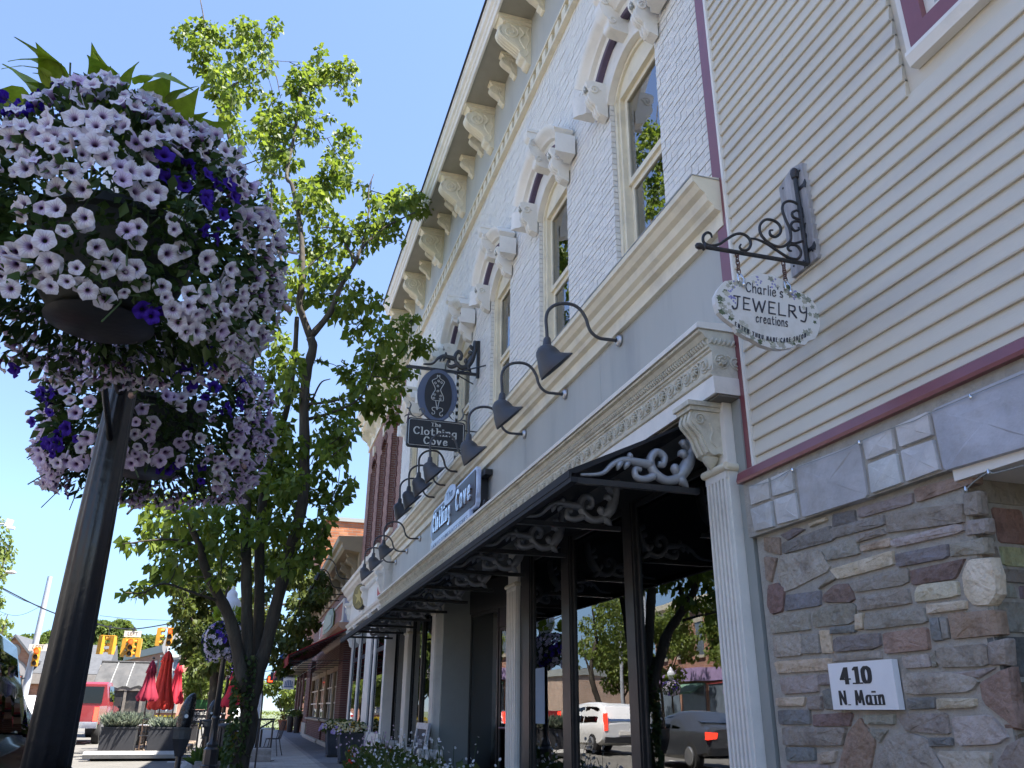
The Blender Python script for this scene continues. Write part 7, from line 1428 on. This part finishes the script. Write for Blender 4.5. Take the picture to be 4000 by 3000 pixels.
for a in((13.47,13.56,.08,1.06),(14.34,14.43,.08,1.06),(13.561,14.339,.08,.16),(13.561,14.339,.97,1.06)): tilt(*a,-.02,.025).build('frame',mat('silver_frame',(.5,.52,.57),.4,.3,25.,.6,40.,metal=.4),ab)
b=MB(); fitY(b,'Summer',14.25,13.7,.74,.17,2.70,nib=(.06,.05),slant=.1)
b.v=[(Q(v[1],v[2],-.004)[0]+(v[0]-2.70),v[1],v[2]) for v in b.v]; b.build('chalk_lettering',mat('chalk',(.5,.5,.55),.9),ab,fix=False)
for Yp in(13.3,17.4):
    t=thing('standpipe',(2.75,Yp,0),'white capped fire standpipe on the shop wall, %s one'%('nearer' if Yp<15 else 'farther'),'pipe'); m=mat('pipe_paint',(.58,.55,.50),.5,.08,9.,dirt=(.4,.36,.3),dscale=6.); b=MB(); b.tube([(2.95,Yp,.62),(2.62,Yp,.62)],.075,16); b.lathe([(.09,0),(.09,.05),(.075,.06),(0,.06)],16,(2.62,Yp,.62),(-1,0,0)); b.build('pipe',m,t,smooth=True); b=MB(); b.cyl((2.88,Yp,0),(2.88,Yp,.6),.06); b.build('riser',m,t)
gm=thing('gas_meter',(2.80,19.3,.35),'grey round utility meter low on the shop wall behind the flowers','meter'); b=MB(); b.lathe([(.13,0),(.15,.02),(.15,.10),(.12,.14),(.0,.15)],20,(2.88,19.3,.38),(-1,0,0)); b.build('case',mat('meter_grey',(.35,.36,.38),.4),gm,smooth=True); b=MB(); b.tube([(2.88,19.3,0),(2.88,19.3,.3)],.03,8); b.build('pipe',M['galv'],gm)
# ================================================================ traffic signals, poles and wires
YL=56.0; amber=mat('signal_yellow',(.56,.27,.02),.5,.1,5.,.1,20.); lensd=mat('lens_dark',(.035,.028,.02),.3); lensr=mat('lens_red',(.9,.08,.02),.3,emit=(1,.06,.012),est=1.1)
def head(t,c,face,lit=True,s_=1.0):
    """one three-lamp signal head; face: the way it looks, as an angle about z (0 looks back along the street)"""
    Q=Matrix.Rotation(face,3,'Z'); c=Vector(c); T=lambda x,y,z: c+Q@Vector((x*s_,y*s_,z*s_))
    b=MB(); b.obox(T(0,0,0),(.34*s_,.22*s_,1.06*s_),Q); hd_=b.build('signal_head',amber,t)
    for i,z in enumerate((.35,0,-.35)):
        b=MB(); ax=Q@Vector((0,-1,0)); b.lathe([(0,.01),(.11*s_,.01),(.13*s_,0)],16,T(0,-.115,z),ax); b.build('lens',lensr if (lit and i==0) else lensd,hd_,smooth=True)
        b=MB(); n=10; r=.145*s_; V=[]
        for yy,cut in((-.11,0),(-.32,.0)):
            for j in range(n+1): a=-.5+(pi+1.0)*j/n; V.append(T(r/s_*math.cos(a),yy+(.10*max(0,-math.sin(a)) if yy<-.2 else 0),z+r/s_*math.sin(a)))
        b.add(V,[(j,j+1,n+2+j,n+1+j) for j in range(n)]); b.build('visor',amber,hd_)
def wire_pt(x,y): return atY(x,y,YL)
S1,S2,S3=wire_pt(430,2450),wire_pt(525,2457),wire_pt(656,2437)
sw=thing('span_wire',(-8,YL,6),'sagging black span wire carrying the traffic signals over the junction','wire')
PW=[atY(-80,2250,YL),wire_pt(165,2376),wire_pt(300,2420),wire_pt(390,2440),S1,S2,S3,wire_pt(690,2426),wire_pt(760,2400),wire_pt(900,2340)]
b=MB(); b.tube(cat(PW,4),.035,6); b.build('cable',M['blackpaint'],sw)
b=MB(); b.tube(cat([wire_pt(390,2405),wire_pt(520,2418),wire_pt(690,2424),wire_pt(900,2432)],4),.014,5); b.build('tether',M['blackpaint'],sw)
def hung(name,p,label,heads,board=None,drop=.55):
    t=thing('traffic_signal',tuple(p),label,'traffic light','traffic signals over the junction'); b=MB(); b.cyl(p,p-Vector((0,0,drop)),.025,n=6); b.obox(p,(.12,.12,.2),Matrix.Identity(3)); b.build('hanger',M['iron'],t)
    for dx,fa,lit in heads: head(t,p+Vector((dx,-.1 if fa==0 else .05,-drop-.53)),fa,lit,1.0)
    if len(heads)>1: b=MB(); b.box((p.x-.42,p.y-.05,p.z-drop-.02),(p.x+.42,p.y+.05,p.z-drop+.03)); b.build('yoke',amber,t)
    if board:
        b=MB(); b.box((p.x-.52,p.y-.03,p.z-.47),(p.x+.44,p.y,p.z-.12)); k=b.build('board',mat('left_board',(.62,.55,.46),.6),t); b=MB(); printed('LEFT','lettering',(p.x-.04,p.y-.033,p.z-.295),(pi/2,0,0),.29,ink,t)
hung('s',S1,'yellow hanging traffic signal with its heads turned away, left of three over the street',[(-.33,2.4,False),(.33,-2.0,False)],None,.5)
hung('s',S2,'yellow hanging traffic signal with lit red lamp under a LEFT board, middle of three',[(-.42,1.5,False),(-.02,0,True),(.44,-1.6,False)],True,.56)
hung('s',S3,'yellow hanging traffic signal with lit red lamp by the clock building, right of three',[(-.42,1.45,False),(.24,0,True)],None,.25)
YP=60.0
tp=thing('signal_pole',tuple(atY(95,2790,YP)),'grey steel pole with LEFT board and lit red signal at the left of the junction','signal pole'); pa=atY(196,2252,YP); pb_=Vector((pa.x,YP,RZ))
b=MB(); b.tube([pb_,pa],[.24,.15],14); b.build('pole',mat('steel_pole',(.42,.44,.47),.5,.1,4.,metal=.3),tp,smooth=True)
q=atY(141,2566,YP-.4); head(tp,q,0,True,1.05); b=MB(); c=atY(148,2530,YP-.4); b.box((c.x-.5,c.y-.02,c.z-.18),(c.x+.55,c.y+.02,c.z+.2)); b.build('board',MATS['left_board'],tp); printed('LEFT','lettering',(c.x+.02,c.y-.024,c.z+.01),(pi/2,0,0),.33,ink,tp)
b=MB(); q=atY(72,2652,YP-.4); b.obox(q,(.38,.2,.42),Matrix.Identity(3)); b.build('walk_signal',plastic,tp); b=MB(); b.obox(q+Vector((0,-.11,0)),(.26,.02,.3),Matrix.Identity(3)); b.build('walk_lamp',lensr,tp)
b=MB(); b.cyl(q,(pb_.x,YP,q.z+.1),.03,n=6); b.build('bracket',M['iron'],tp)
wr=thing('overhead_wires',(-12,58,8),'thin overhead wires running from the steel pole to the left edge','wire'); b=MB(); b.tube(cat([atY(-90,2240,58),atY(60,2330,58),atY(165,2372,58)],4),.02,5); b.build('cable',M['blackpaint'],wr); b=MB(); b.tube(cat([atY(-60,2360,58),atY(30,2400,58),atY(90,2400,58),atY(160,2368,58)],4),.012,5); b.build('cable',M['blackpaint'],wr)
for (x,y,nm,yy) in((36,2043,'white street light head at the upper left edge',44.),(38,2236,'pale cobra street light among the left-hand leaves',50.)):
    c=atY(x,y,yy); t=thing('street_light',tuple(c),nm,'street light'); b=MB()
    if yy<45: b.obox(c,(.28,.2,.35),Matrix.Rotation(.2,3,'Y')); b.obox(c+Vector((.12,0,-.22)),(.3,.25,.12),Matrix.Identity(3))
    else: b.lathe([(0,-.1),(.25,-.06),(.33,0),(.22,.09),(0,.13)],14,c)
    b.build('head',mat('lamp_head',(.62,.63,.65),.4),t,smooth=yy>45); b=MB(); b.cyl(c,(c.x-3.0,yy,c.z-.75 if yy<45 else c.z+.3),.05,n=8); b.cyl((c.x-3.0,yy,c.z-.75 if yy<45 else c.z+.3),(c.x-3.0,yy,RZ),.09,.12,n=10); b.build('pole',MATS['steel_pole'],t)
ps=thing('walk_signal',(1.2,59,2.9),'lit orange-red walk signal on a white pole at the far end of the pavement','signal'); b=MB(); q=atY(1056,2654,59); b.obox(q,(.42,.25,.45),Matrix.Identity(3)); b.build('housing',plastic,ps); b=MB(); b.obox(q+Vector((0,-.14,0)),(.28,.03,.32),Matrix.Identity(3)); b.build('lamp',lensr,ps); b=MB(); x=q.x-.55; b.cyl((x,59,-.1),(x,59,5.5),.15,n=12); b.build('pole',mat('white_pole',(.6,.6,.6),.5),ps); b=MB(); b.cyl(q,(x,59,q.z),.03,n=6); b.build('bracket',M['iron'],ps)
nb=thing('name_board',(2.0,58,3.2),'dark street name board hanging at the far end of the pavement','sign'); q=atY(1090,2640,58); b=MB(); b.box((q.x-.55,57.98,q.z-.3),(q.x+.9,58.03,q.z+.22)); b.build('plate',mat('board_navy',(.02,.022,.04),.5),nb); b=MB(); b.cyl((q.x+.2,58,q.z+.22),(3.1,58,q.z+.5),.03,n=6); b.build('arm',M['blackpaint'],nb)
# ================================================================ far buildings
CB_=brickmat('far_brick',(.24,.095,.06),(.31,.135,.09),(.29,.21,.17),w=.4,h=.14,plane='XZ',var=.3)
ck=thing('clock_building',(-8,100,0),'two-storey red brick corner building with a round clock over its front','building')
Zt=7.0; Vx=lambda x,y,Y: atY(x,y,Y)
A=Vx(490,2560,124); Bq=Vx(647,2560,101); Cq=Vx(722,2560,100.5); Dq=Vx(790,2560,112)
fp=[(A.x,124),(Bq.x,101),(Cq.x,100.5),(Dq.x+4,118),(Dq.x+4,140),(A.x,140)]
b=MB(); b.prism(fp,'z',RZ,Zt); b.build('wall',CB_,ck)
gr=[(x+(x-(-9))*.02,y-.35) for x,y in fp]; b=MB(); b.prism(gr,'z',Zt,Zt+.8); b.build('parapet',mat('parapet_grey',(.30,.285,.27),.7,.08,3.),ck); b=MB(); b.prism([(x,y-.15) for x,y in fp],'z',3.55,3.8); b.build('string_course',MATS['limestone'],ck)
def on_wall(b,P0,P1,f,z0,z1,wd,d=.12,archr=0.,inset=0.):
    u=Vector((P1[0]-P0[0],P1[1]-P0[1],0)); L_=u.length; u.normalize(); nn=Vector((u.y,-u.x,0)); c=Vector((P0[0],P0[1],0))+u*L_*f; pts=[(-wd/2,z0),(wd/2,z0),(wd/2,z1)]
    if archr: pts+=[(wd/2*math.cos(a),z1+archr*math.sin(a)) for a in [pi*j/8 for j in range(1,8)]]
    pts+=[(-wd/2,z1)]; n=len(pts); b.add([c+u*x+Vector((0,0,z))+nn*inset for x,z in pts]+[c+u*x+Vector((0,0,z))+nn*(inset+d) for x,z in pts],[tuple(range(n))[::-1],tuple(range(n,2*n))]+[(i,(i+1)%n,n+(i+1)%n,n+i) for i in range(n)])
wg=mat('far_window',(.13,.16,.20),.15,.2,2.)
for f in (.5,): 
    for z0,z1,wd in((4.35,5.75,1.7),(.9,2.4,1.7)):
        b=MB(); on_wall(b,fp[1],fp[2],f,z0-.15,z1,wd+.4,.12,.75); wn_=b.build('window_surround',MATS['limestone'],ck); b=MB(); on_wall(b,fp[1],fp[2],f,z0,z1,wd,.04,.55,.125); b.build('pane',wg,wn_); b=MB(); on_wall(b,fp[1],fp[2],f,z0,z1+.3,.08,.05,0,.17); on_wall(b,fp[1],fp[2],f,(z0+z1)/2,(z0+z1)/2+.08,wd,.05,0,.17); b.build('muntin',M['trimwhite'],wn_)
fs=[.93]+[a+.022*k for a in(.60,.70,.80,.50,.40,.30) for k in(0,1,2)]
for i,f in enumerate(fs):
    for z0,z1 in((4.3,5.9),(.9,2.4)):
        wd=1.1 if i==0 else .42; b=MB(); on_wall(b,fp[0],fp[1],f,z0,z1,wd,.10,wd*.5 if i==0 else 0); w_=b.build('window',wg,ck); b=MB(); on_wall(b,fp[0],fp[1],f,z1+(.6 if i==0 else .02),z1+(.8 if i==0 else .3),.35 if i else .5,.14); b.build('keystone',M['trimwhite'],w_)
b=MB(); c0=(Vector((fp[1][0],fp[1][1],0))+Vector((fp[2][0],fp[2][1],0)))/2; cz=Zt+.35
b.lathe([(0,0),(1.45,0),(1.45,.3),(0,.3)],36,(c0.x,c0.y-.15,cz+.25),(0,-1,0)); b.build('clock_gable',MATS['parapet_grey'],ck)
b=MB(); b.lathe([(0,.10),(.62,.10),(.72,.14),(.86,.12),(.92,0)],32,(c0.x,c0.y-.46,cz-.1),(0,-1,0)); cl_=b.build('clock_rim',M['trimwhite'],ck,smooth=True); b=MB(); b.lathe([(0,.005),(.66,.005),(.66,0)],28,(c0.x,c0.y-.585,cz-.1),(0,-1,0)); b.build('clock_face',mat('clock_face',(.45,.62,.68),.4),cl_); b=MB(); b.box((c0.x-.03,c0.y-.61,cz-.1),(c0.x+.03,c0.y-.60,cz+.42)); b.obox((c0.x-.1,c0.y-.605,cz+.08),(.04,.01,.4),Matrix.Rotation(-.5,3,'Y')); b.build('clock_hands',ink,cl_)
gb=thing('gabled_building',(-20,86,0),'brown brick gabled building with arched window and grey roof at the left','building'); YG=86.
pk1=Vx(62,2489,YG); e1=Vx(-40,2560,YG); e2=Vx(117,2568,YG)
b=MB(); b.prism([(e1.x-8,RZ),(e2.x+.2,RZ),(e2.x+.2,e2.z),(pk1.x,pk1.z),(2*pk1.x-e2.x-.2,e2.z),(e1.x-8,e2.z)],'y',YG,YG+.6); b.box((e2.x,YG+.3,RZ),(e2.x+6,YG+8,e2.z-1.4)); b.box((e1.x-8,YG+.6,RZ),(e2.x+6.1,YG+9,e2.z-1.5)); b.build('wall',brickmat('gable_brick',(.24,.11,.065),(.31,.155,.095),(.27,.2,.15),w=.4,h=.14,plane='XZ',var=.3),gb)
sh=mat('shingle_grey',(.075,.078,.085),.9,.2,3.,.6,8.)
b=MB(); 
for s_ in(-1,1):
    ex=pk1.x+s_*(e2.x+.6-pk1.x); b.prism([(pk1.x,pk1.z+.25),(ex,e2.z-.2),(ex,e2.z-.45),(pk1.x,pk1.z)],'y',YG-.35,YG+8)
b.build('gable_roof',sh,gb); b=MB(); b.prism([(YG+.5,e2.z-1.3),(YG+4.5,pk1.z-.2),(YG+9,e2.z-1.3)],'x',e2.x+.1,e2.x+6.4); b.build('main_roof',sh,gb); b=MB(); b.box((e2.x,YG-.05,e2.z-2.2),(e2.x+6.2,YG+.4,e2.z-1.35)); b.build('eaves_board',mat('eaves_taupe',(.22,.2,.18),.7),gb)
c=Vx(49,2545,YG); b=MB(); b.lathe([(0,.06),(.62,.06),(.66,0)],24,(c.x,YG,c.z),(0,-1,0)); b.build('round_vent',MATS['eaves_taupe'],gb)
c=Vx(25,2640,YG); b=MB(); P=[(c.x+1.75*math.cos(a),c.z-.2+1.7*math.sin(a)) for a in [pi*j/16 for j in range(17)]]; b.prism(P+[(c.x-1.75,c.z-1.3),(c.x+1.75,c.z-1.3)],'y',YG-.08,YG); aw_=b.build('arched_window',MATS['eaves_taupe'],gb); b=MB(); b.prism([(c.x+1.6*math.cos(a),c.z-.2+1.55*math.sin(a)) for a in [pi*j/16 for j in range(17)]],'y',YG-.1,YG-.081); b.build('pane',mat('taupe_glass',(.25,.24,.24),.3),aw_); b=MB(); b.box((c.x-2.0,YG-.6,c.z-1.9),(c.x+2,YG,c.z-1.3)); b.build('door_canopy',mat('canopy_grey',(.33,.33,.34),.5),gb); b=MB(); b.box((c.x-1.6,YG-.05,RZ),(c.x+1.6,YG,c.z-1.9)); b.build('doors',wg,gb)
# ================================================================ the shops across the street (seen in the window glass)
XO=-23.0; ob=brickmat('shop_brick',(.30,.12,.07),(.38,.17,.10),(.42,.34,.28),w=.24,h=.08,var=.35)
def across(y0,y1,h,label,wm,cm,nw,shopc,name='shop_building'):
    t=thing(name,(XO,(y0+y1)/2,0),label,'building','buildings across the street'); b=MB(); b.box((XO-9,y0,0),(XO,y1,h)); b.build('wall',wm,t)
    b=MB(); b.prism([(XO-.2,h-.7),(XO+.15,h-.7),(XO+.2,h-.35),(XO+.5,h-.2),(XO+.55,h+.15),(XO-.2,h+.2)],'y',y0,y1); b.build('cornice',cm,t)
    b=MB(); b.box((XO,y0+.2,3.3),(XO+.18,y1-.2,4.1)); b.build('shop_fascia',shopc,t)
    for i in range(nw):
        y=y0+(y1-y0)*(i+.5)/nw; b=MB(); b.box((XO,y-.5,h-3.6),(XO+.05,y+.5,h-1.5)); w_=b.build('window',wg,t); b=MB(); b.box((XO,y-.62,h-1.49),(XO+.1,y+.62,h-1.2)); b.build('lintel',MATS['limestone'],w_); b=MB(); b.box((XO,y-.6,h-3.8),(XO+.14,y+.6,h-3.61)); b.build('sill',MATS['limestone'],w_)
    n2=max(2,int((y1-y0)/3.2))
    for i in range(n2):
        a=y0+(y1-y0)*i/n2+.25; e=y0+(y1-y0)*(i+1)/n2-.25; b=MB(); b.box((XO,a,.5),(XO+.06,e,3.1)); w_=b.build('shop_window',wg,t); b=MB(); b.prism([(XO,3.2),(XO+1.2,2.6),(XO+1.2,2.45),(XO,3.1)],'y',a,e) if i%2==0 else b.box((XO+.01,a-.1,3.1),(XO+.12,e+.1,3.2)); b.build('awning' if i%2==0 else 'rail',mat('awning_%d'%(i%3),((.30,.05,.05),(.12,.22,.16),(.3,.22,.4))[i%3],.8),w_)
    return t
across(37,59,8.6,'two-storey brick shop row with cream cornice across the street, reflected in the glass',ob,M['cream'],8,mat('fascia_lilac',(.35,.26,.45),.6))
across(21,36.8,9.4,'tall brown brick shop building across the street, nearer than the cream-corniced row',brickmat('shop_brick_brown',(.22,.11,.08),(.28,.15,.1),(.36,.3,.25),w=.24,h=.08,var=.35),MATS['limestone'],6,M['greytrim'])
across(4,20.8,8.0,'painted cream shop building across the street near the camera',mat('cream_wall',(.55,.5,.4),.7,.08,1.),M['trimwhite'],5,mat('fascia_green',(.08,.16,.1),.6))
across(-16,3.8,9.0,'red brick shop building across the street behind the viewer',ob,M['cream'],7,M['burgundy'])
lb=thing('low_brick_shop',(XO,82,0),'low pale brick building past the far crossing on the other side','building'); b=MB(); b.box((XO-10,73,RZ),(XO+2,92,4.3)); b.build('wall',brickmat('pale_brick',(.42,.27,.19),(.48,.33,.24),(.45,.4,.34),w=.3,h=.1,var=.3),lb); b=MB(); b.box((XO-10.1,72.9,4.3),(XO+2.2,92.1,4.9)); b.build('parapet',M['greytrim'],lb)
for i,(y,h,r) in enumerate(((40,7.5,2.2),(51,8,2.3),(57,7.0,2.2),(24,7.5,2.3))): ball_tree((-19.3,y,0),h,r,['round green street tree across the road, second from the near end','round green street tree across the road by the far lamp post','last round green street tree across the road before the crossing','round green street tree across the road, nearest'][i],size=.2,n=24,per=60)
for i,(y,m,nm) in enumerate(((41,'grey_car_paint','grey car parked across the street by the brick row'),(29,'white_car_paint','white car parked across the street'),(50,'red_paint','red car parked across the street near the far lamp'))): car('parked_car',(-16.9,y,RZ),nm,SEDP if i!=1 else SUVP,MATS[m],bright=False)
